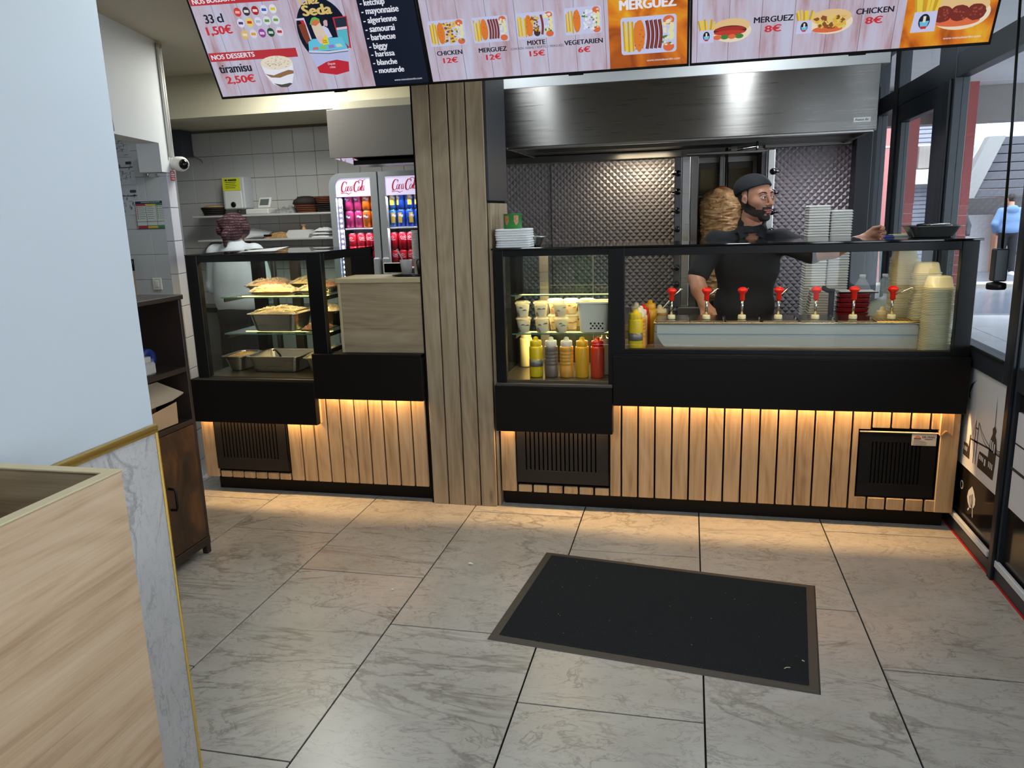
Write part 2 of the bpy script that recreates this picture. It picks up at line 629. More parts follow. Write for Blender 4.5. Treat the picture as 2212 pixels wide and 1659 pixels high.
def text_mesh(s, w, h, bold=0.012, shear=0.0):
    """Lettering as a flat mesh: baseline-left at the origin, width w, ascender height h."""
    cu = bpy.data.curves.new('lettering', 'FONT')
    cu.body = s
    cu.offset = 0.0
    cu.shear = shear
    cu.resolution_u = 3
    o = bpy.data.objects.new('lettering_source', cu)
    COL.objects.link(o)
    dg = bpy.context.evaluated_depsgraph_get()
    me = bpy.data.meshes.new_from_object(o.evaluated_get(dg))
    bpy.data.objects.remove(o)
    bpy.data.curves.remove(cu)
    n = len(me.vertices)
    v = np.empty(n * 3, dtype=np.float32)
    me.vertices.foreach_get('co', v)
    v = v.reshape(-1, 3)
    x0, x1, y1 = v[:, 0].min(), v[:, 0].max(), v[:, 1].max()
    v[:, 0] = (v[:, 0] - x0) * w / (x1 - x0)
    v[:, 1] *= h / y1
    v[:, 2] = 0
    me.vertices.foreach_set('co', v.ravel())
    me.update()
    if bold > 0.01:                                 # heavier strokes: the same letters laid again a hair to the side
        polys = [tuple(p.vertices) for p in me.polygons]
        vs = [tuple(p) for p in v]
        d = h * bold * 1.9
        V, F = [], []
        for k, (dx, dy) in enumerate(((-d, 0), (d, 0), (0, -d * .4), (0, d * .4))):
            V += [(a + dx, b + dy, c + 1e-5 * k) for a, b, c in vs]
            F += [tuple(i + k * n for i in f) for f in polys]
        me = bpy.data.meshes.new('lettering')
        me.from_pydata(V, [], F)
        me.update()
    return me


def text(s, w, h, m, M, parent, bold=0.012, shear=0.0, name='lettering'):
    me = text_mesh(s, w, h, bold, shear)
    me.transform(M)
    me.materials.clear()
    me.materials.append(m)
    return put(name, me, parent)


def frame_m(o, ex, ey):
    """matrix with x axis ex, y axis ey, origin o"""
    ex, ey = Vector(ex).normalized(), Vector(ey).normalized()
    ez = ex.cross(ey)
    return Matrix(((ex.x, ey.x, ez.x, o[0]), (ex.y, ey.y, ez.y, o[1]), (ex.z, ey.z, ez.z, o[2]), (0, 0, 0, 1)))
# ================================================================ SETTING
# ---- floor: 60 x 120 cm tiles in a one-third bond
b = MB().box(-3.3, 3.0, -5.4, 2.4, -0.06, -0.006)
floor = struct('floor', b, DGROUT)
tile_me = MB().cbox(0.003, 0.597, 0.003, 1.197, -0.012, 0.0, 0.0006).mesh('tile', [FLOORM])
for k in range(-3, 5):
    off = (-0.495 - 0.4 * (k + 1)) % 1.2
    for j in range(-5, 1):
        o = put('tile', tile_me, floor)
        o.location = (0.6 * k, off + 1.2 * j, 0)

# ---- ceiling, beams
struct('ceiling', MB().box(-3.4, 3.1, -5.4, 2.5, 2.6, 2.7), CEIL)
b = MB().box(-3.2, 0.30, 1.28, 2.01, 2.315, 2.6)
struct('trim_1', b, CREAM)                       # dropped beam over the kitchen
b = MB().box(0.62, 2.745, 0.80, 1.75, 2.292, 2.6)
struct('trim_2', b, WHITEP)                      # boxed-in duct above the steel hood

# ---- back wall left of the pilaster, 18 cm tiles
wb = struct('wall_back', MB().box(-3.3, 0.35, 2.011, 2.12, 0, 2.6), GROUT)
tw = 0.185
bt_me = MB().cbox(0.0015, tw - 0.0015, -0.011, 0.0, 0.0015, tw - 0.0015, 0.0015).mesh('tile', [TILEW])
for i in range(-11, 1):
    for j in range(0, 9):
        x, z = -0.45 + i * tw, 0.815 + j * tw
        if z + tw > 2.33 or -0.90 < x and z < 1.9 - tw:
            continue
        o = put('tile', bt_me, wb)
        o.location = (x, 2.011, z)

# ---- wall behind the grill
struct('wall_grill', MB().box(0.35, 2.87, 1.72, 1.80, 0, 2.6), STEELD)
# ---- wall seen through the hatch in the angled wall
wa = struct('wall_alcove', MB().box(-3.2, -2.03, 1.311, 1.39, 0, 2.6), mat('pale_grout', (150, 152, 152), .8))
at_me = MB().cbox(0.0012, 0.2088, -0.011, 0.0, 0.0012, 0.1888, 0.0015).mesh('tile', [GREYW])
for i in range(-5, 0):
    for j in range(3, 13):
        o = put('tile', at_me, wa)
        o.location = (-2.03 + i * 0.21, 1.311, 0.215 + j * 0.19)
struct('wall_rear', MB().box(-3.3, 3.07, -5.5, -5.4, 0, 2.6), mat('rear_wall_paint', (150, 140, 126), .7))
struct('wall_side', MB().box(-3.3, -3.2, -5.4, 2.1, 0, 2.6), WHITEP)

# ---- angled wall with a hatch; s runs along it toward the camera, t through it
A0 = Vector((-1.28, 0.30, 0))
AD = Vector((0.227, -0.974, 0)).normalized()
AN = Vector((-AD.y, AD.x, 0))                     # toward the shop (+x)
AM = Matrix(((AD.x, AN.x, 0, A0.x), (AD.y, AN.y, 0, A0.y), (0, 0, 1, 0), (0, 0, 0, 1)))
b = MB().box(-0.035, 2.1, -0.13, 0.0, 2.03, 2.6).box(0.02, 0.136, -0.13, 0.0, 1.87, 2.03).box(0.68, 2.1, -0.13, 0.004, 0, 2.03).box(-0.035, 0.02, -0.13, 0.0, 1.85, 2.03)
b.xf(AM)
wl = struct('wall_left', b, WHITEP)
b = MB().box(0.678, 2.1, 0.004, 0.014, 0.0, 1.268).xf(AM)
struct('slab', b, WALLM, wl)
b = MB().tube([(0.676, 0.012, 1.276), (2.1, 0.012, 1.276)], 0.008).xf(AM)
struct('gold_strip', b, GOLD, wl)
# tiled end post of the angled wall
b = MB().box(-0.033, 0.073, -0.050, -0.012, 0, 1.85).xf(AM)
post = struct('trim_3', b, mat('pale_grout', (150, 152, 152), .8))
for j in range(12):
    z0 = -0.28 + 0.195 * j
    z1 = min(z0 + 0.192, 1.85)
    bb = MB().cbox(-0.035, 0.075, -0.05, -0.002, max(z0, 0.0) + 0.0015, z1, 0.0015)
    bb.xf(AM)
    struct('tile', bb, TILEB, post)

# ---- near wall on the left: white paint over a marble wainscot with gold trim
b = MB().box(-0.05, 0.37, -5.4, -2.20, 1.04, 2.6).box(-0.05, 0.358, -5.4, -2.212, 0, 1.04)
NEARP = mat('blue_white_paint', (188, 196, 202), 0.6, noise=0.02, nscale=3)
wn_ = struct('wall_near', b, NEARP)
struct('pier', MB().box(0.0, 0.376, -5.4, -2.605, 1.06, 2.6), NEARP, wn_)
for (y0, y1) in ((-3.39, -2.202), (-4.59, -3.392), (-5.4, -4.592)):
    struct('slab', MB().cbox(0.358, 0.374, y0, y1, 0.0, 1.040, 0.001), WALLM, wn_)
b = MB().tube([(0.374, -2.198, 1.053), (0.374, -5.38, 1.053)], 0.009, 10).tube([(0.376, -2.198, 1.043), (0.376, -5.38, 1.043)], 0.006, 8)
struct('gold_strip', b, GOLD, wn_)
struct('gold_strip', MB().cbox(0.364, 0.379, -2.203, -2.194, 0.0, 1.053, 0.003), GOLD, wn_)

# ---- glazed shopfront on the right
XW = 3.03
wr = struct('wall_right', MB().box(3.004, 3.066, -5.4, 2.42, 2.165, 2.275), ALU)
def bar(y0, y1, z0, z1, x0=3.0, x1=3.07, m=ALU, nm='frame'):
    return struct(nm, MB().cbox(x0, x1, y0, y1, z0, z1, 0.003), m, wr)
bar(0.57, 0.86, 0, 2.6)
bar(0.60, 0.70, 0, 2.165, 2.985, 3.0, ALUD)
bar(-0.545, -0.475, 0, 2.6)
bar(-0.53, -0.49, 0, 2.165, 2.985, 3.0, ALUD)
bar(-0.475, -0.40, 0.82, 2.165)
bar(-0.475, -0.35, 2.275, 2.6)
bar(1.70, 1.82, 0, 2.6)
bar(-1.86, -1.72, 0, 2.6)
bar(-3.4, -3.26, 0, 2.6)
bar(-5.4, 2.42, 2.55, 2.599, 3.004, 3.066)
bar(2.25, 2.42, 0, 2.6)
bar(-0.40, 0.57, 0.82, 0.915)
bar(-0.40, 0.57, 0.905, 0.92, 2.99, 3.0, ALUD)
bar(-1.72, -0.545, 0.82, 0.915)
bar(-3.26, -1.86, 0.82, 0.915)
bar(-0.475, 0.57, 0.0, 0.06)
bar(-1.72, -0.545, 0.0, 0.06)
bar(-3.26, -1.86, 0.0, 0.06)
# sash of the tall inner window
for (y0, y1, z0, z1) in ((0.86, 1.70, 2.06, 2.165), (0.86, 0.93, 0.9, 2.06), (1.61, 1.70, 0.9, 2.06), (0.86, 1.70, 0.85, 0.95)):
    bar(y0, y1, z0, z1, 3.008, 3.06)
bar(0.86, 2.3, 0.0, 0.85, 3.01, 3.06, ALUD, 'panel')
def pane(y0, y1, z0, z1, nm='window_1', x=3.035):
    o = struct(nm, MB().box(x, x + 0.004, y0, y1, z0, z1), GLASSW)
    return o
pane(-0.40, 0.57, 0.915, 2.165, 'window_1')
pane(0.93, 1.61, 0.95, 2.06, 'window_2')
pane(1.82, 2.25, 0.85, 2.165, 'window_3')
pane(0.86, 1.70, 2.275, 2.55, 'window_4')
pane(-0.35, 0.57, 2.275, 2.55, 'window_5')
pane(1.82, 2.25, 2.275, 2.55, 'window_6')
pane(-1.72, -0.545, 0.915, 2.165, 'window_7')
pane(-1.72, -0.545, 2.275, 2.55, 'window_8')
pane(-3.26, -1.86, 0.915, 2.165, 'window_9')
# lower panels: dark glossy with white vinyl prints
VIN = mat('white_vinyl', (206, 212, 222), 0.45)
VINB = mat('dark_print', (46, 40, 36), 0.6)
LOWP = mat('dark_glossy_panel', (36, 31, 28), 0.12)
for (y0, y1) in ((-0.475, 0.57), (-1.72, -0.545), (-3.26, -1.86)):
    bar(y0, y1, 0.06, 0.82, 3.02, 3.05, LOWP, 'panel')
def yz(pts, m, nm='lettering', x=3.010, th=0.0, par=wr):
    return struct(nm, MB().poly([(x, y, z) for y, z in pts]), m, par)
vp = struct('vinyl_print', MB().box(3.0125, 3.0195, -0.446, 0.10, 0.34, 0.818), VIN, wr)
skx = 3.0115
sk = MB()
def P2(pts):
    sk.poly([(skx, y, z) for y, z in pts])
def S(y):                                           
    return y
for pts in (
    [(-0.089, .771), (-0.053, .744), (-0.017, .694), (-0.029, .667), (-0.009, .671), (-0.005, .704), (-0.024, .736)],
    [(-.338, .745), (-.3405, .69), (-.342, .62), (-.347, .62), (-.346, .69)],
    [(-.323, .606), (-.347, .624), (-.366, .606), (-.358, .585), (-.373, .57), (-.386, .532), (-.386, .50), (-.302, .50), (-.305, .519), (-.309, .551), (-.328, .583)],
    [(-.302, .50), (-.386, .50), (-.383, .448), (-.376, .39), (-.30, .39)],
    [(-.302, .471), (-.202, .468), (-.198, .46), (-.192, .438), (-.19, .39), (-.302, .39)],
    [(.0, .453), (-.048, .457), (-.066, .447), (-.07, .506), (-.08, .509), (-.087, .392), (.0, .392)],
    [(-.127, .591), (-.133, .591), (-.137, .39), (-.131, .39)],
    [(-.160, .59), (-.166, .59), (-.166, .393), (-.160, .393)],
    [(-.127, .56), (-.166, .56), (-.166, .554), (-.127, .554)],
    [(-.127, .50), (-.166, .50), (-.166, .49), (-.127, .49)],
    [(-.080, .494), (-.080, .486), (-.30, .506), (-.447, .508), (-.447, .516), (-.30, .514)],
):
    P2([(S(y), z) for y, z in pts])
def strand(p0, p1, sag, w=0.0035, n=8):
    for i in range(n):
        a, c = i / n, (i + 1) / n
        q = []
        for t in (a, c):
            q.append((p0[0] + (p1[0] - p0[0]) * t, p0[1] + (p1[1] - p0[1]) * t - sag * 4 * t * (1 - t)))
        P2([(S(q[0][0]), q[0][1]), (S(q[1][0]), q[1][1]), (S(q[1][0]), q[1][1] + w), (S(q[0][0]), q[0][1] + w)])
strand((-.130, .585), (-.085, .50), .004)
strand((-.130, .585), (-.10, .49), .004)
strand((-.165, .588), (-.305, .512), .026)
strand((-.165, .588), (-.31, .52), .012)
strand((-.385, .528), (-.445, .546), .008)
strand((-.385, .522), (-.445, .531), .008)
struct('skyline_print', sk, VINB, wr)
sk = MB()
skx = 3.0105
for (y, z, w, h) in [(-.213, .445, .012, .022), (-.231, .444, .012, .022), (-.249, .443, .012, .022), (-.276, .438, .016, .03), (-.322, .445, .011, .026), (-.340, .444, .011, .026), (-.358, .443, .011, .026), (-.322, .535, .012, .04), (-.343, .533, .012, .04), (-.364, .528, .012, .04), (-.012, .43, .01, .02), (-.03, .43, .01, .02), (-.048, .43, .01, .02)]:
    P2([(S(y - w / 2), z - h / 2), (S(y + w / 2), z - h / 2), (S(y + w / 2), z + h / 2), (S(y - w / 2), z + h / 2)])
struct('skyline_windows', sk, VIN, wr)
# white fork-and-spatula emblem and a loop of a letter below the picture
sk = MB()
skx = 3.0185
P2([(-.139, .279), (-.165, .262), (-.190, .235), (-.193, .21), (-.18, .19), (-.165, .18), (-.128, .172), (-.10, .19), (-.088, .211), (-.098, .244)])
P2([(-.160, .19), (-.168, .19), (-.180, .14), (-.172, .14)])
P2([(-.125, .172), (-.105, .155), (-.112, .148), (-.130, .165)])
for i in range(14):
    a0, a1 = 2 * PI * i / 14, 2 * PI * (i + 1) / 14
    P2([(-.005 + .020 * math.cos(a), .24 + .022 * math.sin(a)) if q else (-.005 + .014 * math.cos(a), .24 + .016 * math.sin(a)) for a, q in ((a0, 1), (a1, 1), (a1, 0), (a0, 0))])
struct('fork_emblem', sk, VIN, wr)
sk = MB()
skx = 3.0180
P2([(-.132, .235), (-.150, .19), (-.163, .165), (-.166, .168), (-.153, .20), (-.140, .237)])
P2([(-.115, .225), (-.135, .185), (-.150, .178), (-.150, .184), (-.138, .19), (-.122, .227)])
P2([(-.150, .245), (-.160, .21), (-.155, .185), (-.160, .185), (-.167, .21), (-.157, .246)])
struct('fork_emblem_lines', sk, LOWP, wr)
struct('vinyl_print', MB().box(3.0125, 3.0195, -1.72, -0.56, 0.34, 0.74), VIN, wr)
b = MB()
b.box(3.011, 3.0122, -1.7, -0.52, 0.50, 0.512).box(3.011, 3.0122, -1.7, -0.56, 0.61, 0.616)
struct('skyline_print', b, VINB, wr)
# bottom draught bar, red sealant and the aluminium track
struct('trim_4', MB().cbox(2.996, 3.012, -0.44, 0.30, 0.064, 0.092, 0.003), VIN)
struct('trim_5', MB().cbox(2.996, 3.012, -1.72, -0.52, 0.062, 0.092, 0.003), VIN)
struct('trim_6', MB().box(2.993, 3.0145, -5.4, 0.3, -0.01, 0.003), mat('red_sealant', (190, 30, 34), 0.5, noise=0.15, nscale=30))
b = MB().cbox(3.0145, 3.035, -5.4, 0.3, -0.01, 0.012, 0.002).cbox(3.04, 3.09, -5.4, 0.3, -0.01, 0.02, 0.002)
struct('trim_7', b, mat('grey_track', (96, 94, 94), 0.4, 0.6))
# dark frame post and drawn plastic curtain beside the grill wall
struct('trim_8', MB().cbox(2.745, 2.84, 1.55, 1.72, 0, 2.3, 0.003).cbox(2.845, 2.875, 1.60, 1.72, 0, 2.3, 0.003), ALUD)
struct('trim_9', MB().box(2.87, 3.0, 2.42, 2.5, 0, 2.6), ALUD)

# ---- street outside
PAVE = mat('paving', (196, 198, 202), 0.75, noise=0.08, nscale=2)
pv = struct('pavement', MB().box(3.09, 40, -14, 9.2, -0.25, -0.135), mat('paving_joint', (120, 122, 126), 0.8))
slab_me = MB().cbox(0.004, 1.196, 0.004, 1.196, -0.02, 0.0, 0.004).mesh('slab', [PAVE])
for i in range(12):
    for j in range(-3, 7):
        o = put('slab', slab_me, pv)
        o.location = (3.1 + 1.2 * i, 1.2 * j + 0.5, -0.118)
struct('road', MB().box(3.2, 60, 9.2, 24.0, -0.3, -0.14), mat('wet_asphalt', (120, 124, 134), 0.18, noise=0.1, nscale=1))
struct('kerb', MB().cbox(3.2, 60, 13.3, 13.7, -0.2, -0.06, 0.02), mat('kerbstone', (170, 164, 150), 0.8, noise=0.1, nscale=4))
SOFF = mat('street_soffit', (232, 232, 232), 0.6, noise=0.05, nscale=1)
so = struct('soffit', MB().box(3.05, 15, -14, 9.5, 3.25, 3.5), SOFF)
for i in range(26):
    struct('board', MB().cbox(3.08, 15, -3 + 0.48 * i, -3 + 0.48 * i + 0.465, 3.228, 3.255, 0.004), SOFF, so)
struct('beam', MB().box(3.2, 15, 9.5, 9.9, 2.72, 3.5), mat('grey_beam', (150, 146, 142), 0.7), so)
REDT = mat('red_pillar_tile', (166, 72, 68), 0.4, noise=0.08, nscale=8)
REDM = mat('red_pillar_paint', (170, 84, 80), 0.6, noise=0.06, nscale=3)
def pillar(x0, x1, y0, y1, zt, z1=3.3, m1=REDM, m2=REDT):
    p = struct('pillar', MB().box(x0, x1, y0, y1, zt, z1).box(x0 + .012, x1 - .012, y0 + .012, y1 - .012, -0.12, zt), [m1])
    p2 = struct('joints', MB().box(x0 + .008, x1 - .008, y0 + .008, y1 - .008, -0.12, zt), mat('pale_joint', (206, 170, 166), 0.8), p)
    n = max(1, round((x1 - x0) / 0.145))
    w = (x1 - x0) / n
    k = int((zt + 0.12) / 0.145)
    for i in range(n):
        for j in range(k):
            z = zt - 0.145 * (j + 1)
            struct('tile', MB().cbox(x0 + i * w + .007, x0 + (i + 1) * w - .007, y0 - .002, y0 + .012, z + .007, z + .138, .002), m2, p)
    return p
pillar(5.30, 5.735, 9.0, 9.4, 1.50)
pillar(4.70, 4.99, 9.0, 9.4, 1.55)
pillar(9.35, 9.75, 12.0, 12.4, 1.6)
# far facade: shutters under a white sign band
SHUT = mat('grey_shutter', (150, 152, 164), 0.5)
fc = struct('wall_facade', MB().box(-2, 26, 17.2, 17.6, -0.2, 7.0), mat('facade', (196, 196, 200), 0.7))
struct('sign_band', MB().cbox(2.0, 7.6, 16.7, 17.2, 1.98, 2.32, 0.01), mat('white_sign_band', (236, 240, 240), 0.5), fc)
struct('pillar', MB().box(6.12, 6.32, 16.6, 17.2, -0.2, 5.5), mat('pink_pillar', (206, 130, 126), 0.6), fc)
struct('rail', MB().tube([(2.0, 16.6, 2.86), (8.0, 16.6, 2.86)], 0.025), WHITEPL, fc)
sl_me = MB().cbox(0, 5.0, -0.05, 0.0, 0.006, 0.094, 0.012).mesh('slat', [SHUT])
for j in range(20):
    o = put('slat', sl_me, fc)
    o.location = (2.6, 17.2, -0.1 + 0.1 * j)
for j in range(14):
    o = put('slat', sl_me, fc)
    o.location = (2.6, 17.2, 2.36 + 0.1 * j)
struct('notice', MB().box(7.05, 7.5, 17.0, 17.1, 2.36, 2.9), mat('grey_notice', (150, 140, 132), 0.7), fc)
struct('door', MB().cbox(9.9, 11.4, 17.05, 17.2, -0.2, 2.0, 0.01).cbox(12.0, 14.2, 17.05, 17.2, -0.2, 2.0, 0.01), mat('pale_door', (206, 210, 218), 0.6), fc)
struct('pillar', MB().box(8.85, 9.1, 16.9, 17.2, -0.2, 2.6), mat('orange_pillar', (206, 150, 120), 0.6), fc)
# outdoor staircase seen from behind
STG = mat('stair_grey', (84, 84, 90), 0.7, noise=0.08, nscale=3)
SX = lambda x: 1.73 + (x - 1.73) * 1.112
SZ = lambda z: 1.565 + (z - 1.565) * 1.112
st = struct('stair', MB().prism([(SX(x), 15.8, SZ(z)) for x, z in ((7.80, 2.80), (7.50, 2.80), (7.02, 1.60), (7.32, 1.60))], (0, 0.3, 0)), mat('stair_stringer', (140, 138, 136), 0.6))
for j in range(7):
    z = 2.80 - 0.17 * j
    struct('step', MB().cbox(SX(7.74 - 0.068 * j), 15.0, 16.1 - 0.04 * j, 16.5, SZ(z - 0.155), SZ(z), 0.008), STG, st)
struct('panel', MB().box(SX(7.2), 15, 15.75, 16.0, SZ(1.28), SZ(1.61)), mat('stair_dark_panel', (62, 58, 58), 0.7), st)
for j in range(4):
    struct('rail', MB().tube([(SX(7.24), 16.7, SZ(1.9 + .22 * j)), (SX(7.9), 16.7, SZ(3.3 + .22 * j))], 0.02), WHITEPL, st)

struct('wall_upper', MB().box(3.02, 3.09, -14, 20, 2.6, 6.0).box(3.02, 3.09, 2.42, 20, -0.2, 2.6).box(-3.4, 3.05, 2.42, 2.6, 0, 6.0), mat('outer_wall', (190, 186, 180), .8))
# ================================================================ PILASTER
pil = struct('trim_10', MB().box(0.352, 0.722, 0.004, 0.40, 0, 2.6).box(0.345, 0.352, -0.004, 0.40, 0, 2.6), DARKGAP)
for i in range(4):
    x0 = 0.357 + 0.0925 * i
    struct('plank', MB().cbox(x0, x0 + 0.0855, -0.014, 0.006, 0, 2.6, 0.002), OAKP, pil)
for i in range(4):
    y0 = 0.012 + 0.095 * i
    struct('plank', MB().cbox(0.718, 0.738, y0, y0 + 0.086, 0.0, 1.628, 0.002), OAKP, pil)
struct('panel', MB().cbox(0.720, 0.736, 0.0, 0.402, 1.64, 2.6, 0.002), mat('charcoal_panel', (52, 52, 56), 0.5), pil)

# ================================================================ COUNTERS
LEDM = mat('warm_led_strip', (255, 220, 160), 0.4, emit=(255, 196, 110), strength=14)
GRILLM = mat('black_grille', (30, 26, 24), 0.5)
def grille(par, x0, x1, z0, z1, n, yf=-0.010, m=GRILLM, sz=0.10, inset=0.0):
    """sheet-metal front with n upright slots cut through it"""
    g = obj('grille', MB().box(x0, x1, yf + 0.045, yf + 0.05, z0, z1), DARKGAP, par)
    w = x1 - x0
    sx0, sx1 = x0 + w * sz, x1 - w * sz
    sl0, sl1 = z0 + (z1 - z0) * 0.20, z1 - (z1 - z0) * 0.16
    b = MB().cbox(x0, x1, yf, yf + 0.004, z0, sl0, 0.001).cbox(x0, x1, yf, yf + 0.004, sl1, z1, 0.001)
    b.box(x0, sx0, yf, yf + 0.004, sl0, sl1).box(sx1, x1, yf, yf + 0.004, sl0, sl1)
    b.box(x0, x0 + .003, yf, yf + 0.05, z0, z1).box(x1 - .003, x1, yf, yf + 0.05, z0, z1)
    obj('grille_frame', b, m, g)
    p = (sx1 - sx0) / n
    for i in range(n):
        a = sx0 + i * p
        obj('slat', MB().prism([(a + p * .34, yf, sl0), (a + p, yf, sl0), (a + p, yf + .004, sl0), (a + p * .34, yf + .010, sl0)], (0, 0, sl1 - sl0)), m, g)
    return g

def fascia(par, x0, x1, z0, z1, led=True):
    """dark box that overhangs the planks, hollow below, with a warm strip light up inside"""
    b = MB().cbox(x0, x1, -0.060, -0.046, z0, z1, 0.002)
    b.box(x0, x0 + 0.012, -0.046, 0.02, z0, z1).box(x1 - 0.012, x1, -0.046, 0.02, z0, z1)
    b.cbox(x0, x1, -0.062, 0.06, z1 - 0.012, z1 + 0.004, 0.002)
    fa = obj('fascia', b, BLACK, par)
    if led:
        obj('led_strip', MB().box(x0 + 0.02, x1 - 0.02, -0.030, -0.018, z0 + 0.058, z0 + 0.062), LEDM, fa)
        area('warm_strip_light', ((x0 + x1) / 2, -0.022, z0 + 0.055), (0, 0, 0), x1 - x0 - 0.06, 0.012, 6.5 * (x1 - x0), WARM)
    return fa

def plank(par, x0, x1, z0, z1, y=0.0):
    return obj('plank', MB().cbox(x0, x1, y, y + 0.018, z0, z1, 0.003), OAK, par)

# left counter
ct = thing('counter', 'low oak-plank counter left of the wood pillar, stepped black fascia lit from below', 'counter', (-0.35, 0.4, 0))
obj('kick_board', MB().cbox(-1.03, 0.335, 0.055, 0.075, 0, 0.10, 0.002), BLACK, ct)
obj('carcass', MB().box(-1.02, 0.338, 0.019, 0.66, 0.088, 0.685).box(-0.195, 0.338, 0.019, 0.5, 0.685, 0.845).box(-1.03, 0.33, 0.075, 0.6, 0, 0.088), DARKGAP, ct)
fascia(ct, -1.075, -0.292, 0.445, 0.690)
fascia(ct, -0.290, 0.343, 0.598, 0.848)
plank(ct, -1.075, -0.99, 0.09, 0.50)
grille(ct, -0.985, -0.520, 0.145, 0.50, 17)
for i in range(6):
    x0 = -0.978 + 0.0775 * i
    plank(ct, x0, x0 + 0.068, 0.09, 0.128)
for i in range(10):
    x0 = -0.512 + 0.0848 * i
    plank(ct, x0, x0 + 0.0765, 0.09, 0.50 if x0 + 0.07 < -0.29 else 0.66)
# end panel of the upper fascia step
obj('end_panel', MB().cbox(-0.300, -0.290, -0.020, 0.02, 0.445, 0.60, 0.001), OAK, ct)

# right counter
c2 = thing('counter', 'long oak-plank counter right of the wood pillar, two-step black fascia and two black vents', 'counter', (1.85, 0.4, 0))
obj('kick_board', MB().cbox(0.748, 2.965, 0.055, 0.075, 0, 0.10, 0.002), BLACK, c2)
obj('carcass', MB().box(0.748, 2.985, 0.019, 0.50, 0.088, 0.685).box(1.37, 2.985, 0.019, 0.5, 0.685, 0.845).box(0.75, 2.96, 0.075, 0.5, 0, 0.088), DARKGAP, c2)
fascia(c2, 0.742, 1.358, 0.447, 0.690)
fascia(c2, 1.362, 2.990, 0.600, 0.852)
plank(c2, 0.750, 0.832, 0.09, 0.50)
grille(c2, 0.838, 1.334, 0.150, 0.50, 17)
for i in range(6):
    x0 = 0.842 + 0.0835 * i
    plank(c2, x0, x0 + 0.073, 0.09, 0.130)
xs = 1.340
plank(c2, 1.340, 1.394, 0.09, 0.66)
for i in range(13):
    x0 = 1.403 + 0.0860 * i
    plank(c2, x0, x0 + 0.0770, 0.09, 0.66)
# the plank cut round the vent, then short planks above and below it
x0 = 1.403 + 0.0860 * 13
pts = [(x0, .09), (x0 + .077, .09), (x0 + .077, .150), (x0 + .024, .150), (x0 + .024, .500), (x0 + .077, .500), (x0 + .077, .66), (x0, .66)]
obj('plank', MB().prism([(a, 0.0, z) for a, z in pts], (0, 0.018, 0)), OAK, c2)
grille(c2, x0 + 0.030, 2.900, 0.158, 0.488, 13, 0.004, BLACKM, 0.17)
b = MB().cbox(x0 + 0.030, 2.900, 0.001, 0.008, 0.484, 0.490, 0.001)
obj('edge_trim', b, mat('bare_edge', (222, 208, 180), 0.4), c2)
for i in range(4):
    xa = x0 + 0.0865 * (i + 1)
    plank(c2, xa, xa + 0.0775, 0.506, 0.66)
    plank(c2, xa, xa + 0.0775, 0.09, 0.150)
xa = x0 + 0.0865 * 5
plank(c2, xa, 2.90, 0.506, 0.66)
plank(c2, 2.908, 2.990, 0.09, 0.66, -0.003)
# maker's label on the right vent
lb = obj('label', MB().box(2.785, 2.893, 0.0025, 0.0035, 0.424, 0.482), mat('grey_label', (188, 186, 186), 0.4), c2)
LBLUE, LDARK = mat('label_blue', (52, 56, 84), 0.5), mat('label_dark', (90, 90, 86), 0.5)
Ml = lambda x, z, y=0.0018: frame_m((x, y, z), (1, 0, 0), (0, 0, 1))
text('EIR-MAKi', 0.056, 0.0095, LBLUE, Ml(2.830, 0.463), lb, 0.03)
obj('print_line', MB().quad((2.842, 0.002, 0.4555), (2.876, 0.002, 0.4555), (2.876, 0.002, 0.459), (2.842, 0.002, 0.459)), LDARK, lb)
pts = [(2.795 + 0.015 + 0.015 * math.cos(a), 0.002, 0.4585 + 0.015 * math.sin(a)) for a in [PI * i / 10 for i in range(11)]]
obj('emblem', MB().poly(pts), mat('label_orange', (170, 120, 92), 0.5), lb)
obj('emblem', MB().poly([(2.794, 0.0015, 0.4555), (2.826, 0.0015, 0.4555), (2.826, 0.0015, 0.460), (2.794, 0.0015, 0.460)]), LBLUE, lb)
for q, (w, z) in enumerate(((0.052, .445), (0.060, .438), (0.058, .430))):
    obj('print_line', MB().quad((2.793, 0.002, z), (2.793 + w, 0.002, z), (2.793 + w, 0.002, z + .002), (2.793, 0.002, z + .002)), LDARK, lb)

# ================================================================ DISPLAY CASES
def rail(par, x0, x1, y0, y1, z0, z1, m=BLACKM, nm='frame_rail'):
    return obj(nm, MB().cbox(x0, x1, y0, y1, z0, z1, 0.002), m, par)

CASEL = mat('case_led', (255, 235, 190), 0.4, emit=(255, 220, 140), strength=5)
FLOORC = mat('case_floor', (120, 112, 98), 0.28, 0.85)
# ---- left case: food pans
d1 = thing('display_case', 'black-framed refrigerated glass case of food pans, left of the oak pillar', 'display case', (-0.62, 0.32, 0.69))
ZT = 1.396
rail(d1, -1.020, -0.948, -0.042, 0.0, 0.69, ZT, nm='corner_post')
rail(d1, -0.285, -0.198, -0.042, 0.0, 0.69, ZT, nm='corner_post')
rail(d1, -0.948, -0.285, -0.040, 0.0, 1.360, ZT)
rail(d1, -0.948, -0.285, -0.040, 0.0, 0.690, 0.700)
rail(d1, -1.02, -0.285, -0.058, -0.03, 0.692, 0.706, STEELD)
rail(d1, -1.020, -0.99, 0.0, 0.68, 1.360, ZT)
rail(d1, -0.235, -0.198, 0.0, 0.68, 1.355, ZT)
rail(d1, -0.240, -0.198, 0.34, 0.68, 0.852, 1.355, nm='rear_post')
rail(d1, -1.020, -0.95, 0.62, 0.68, 0.69, 1.36, nm='rear_post')
rail(d1, -0.76, -0.70, 0.64, 0.68, 0.69, 1.36, STEELD, nm='rear_post')
rail(d1, -0.235, -0.198, 0.0, 0.68, 0.845, 0.872)
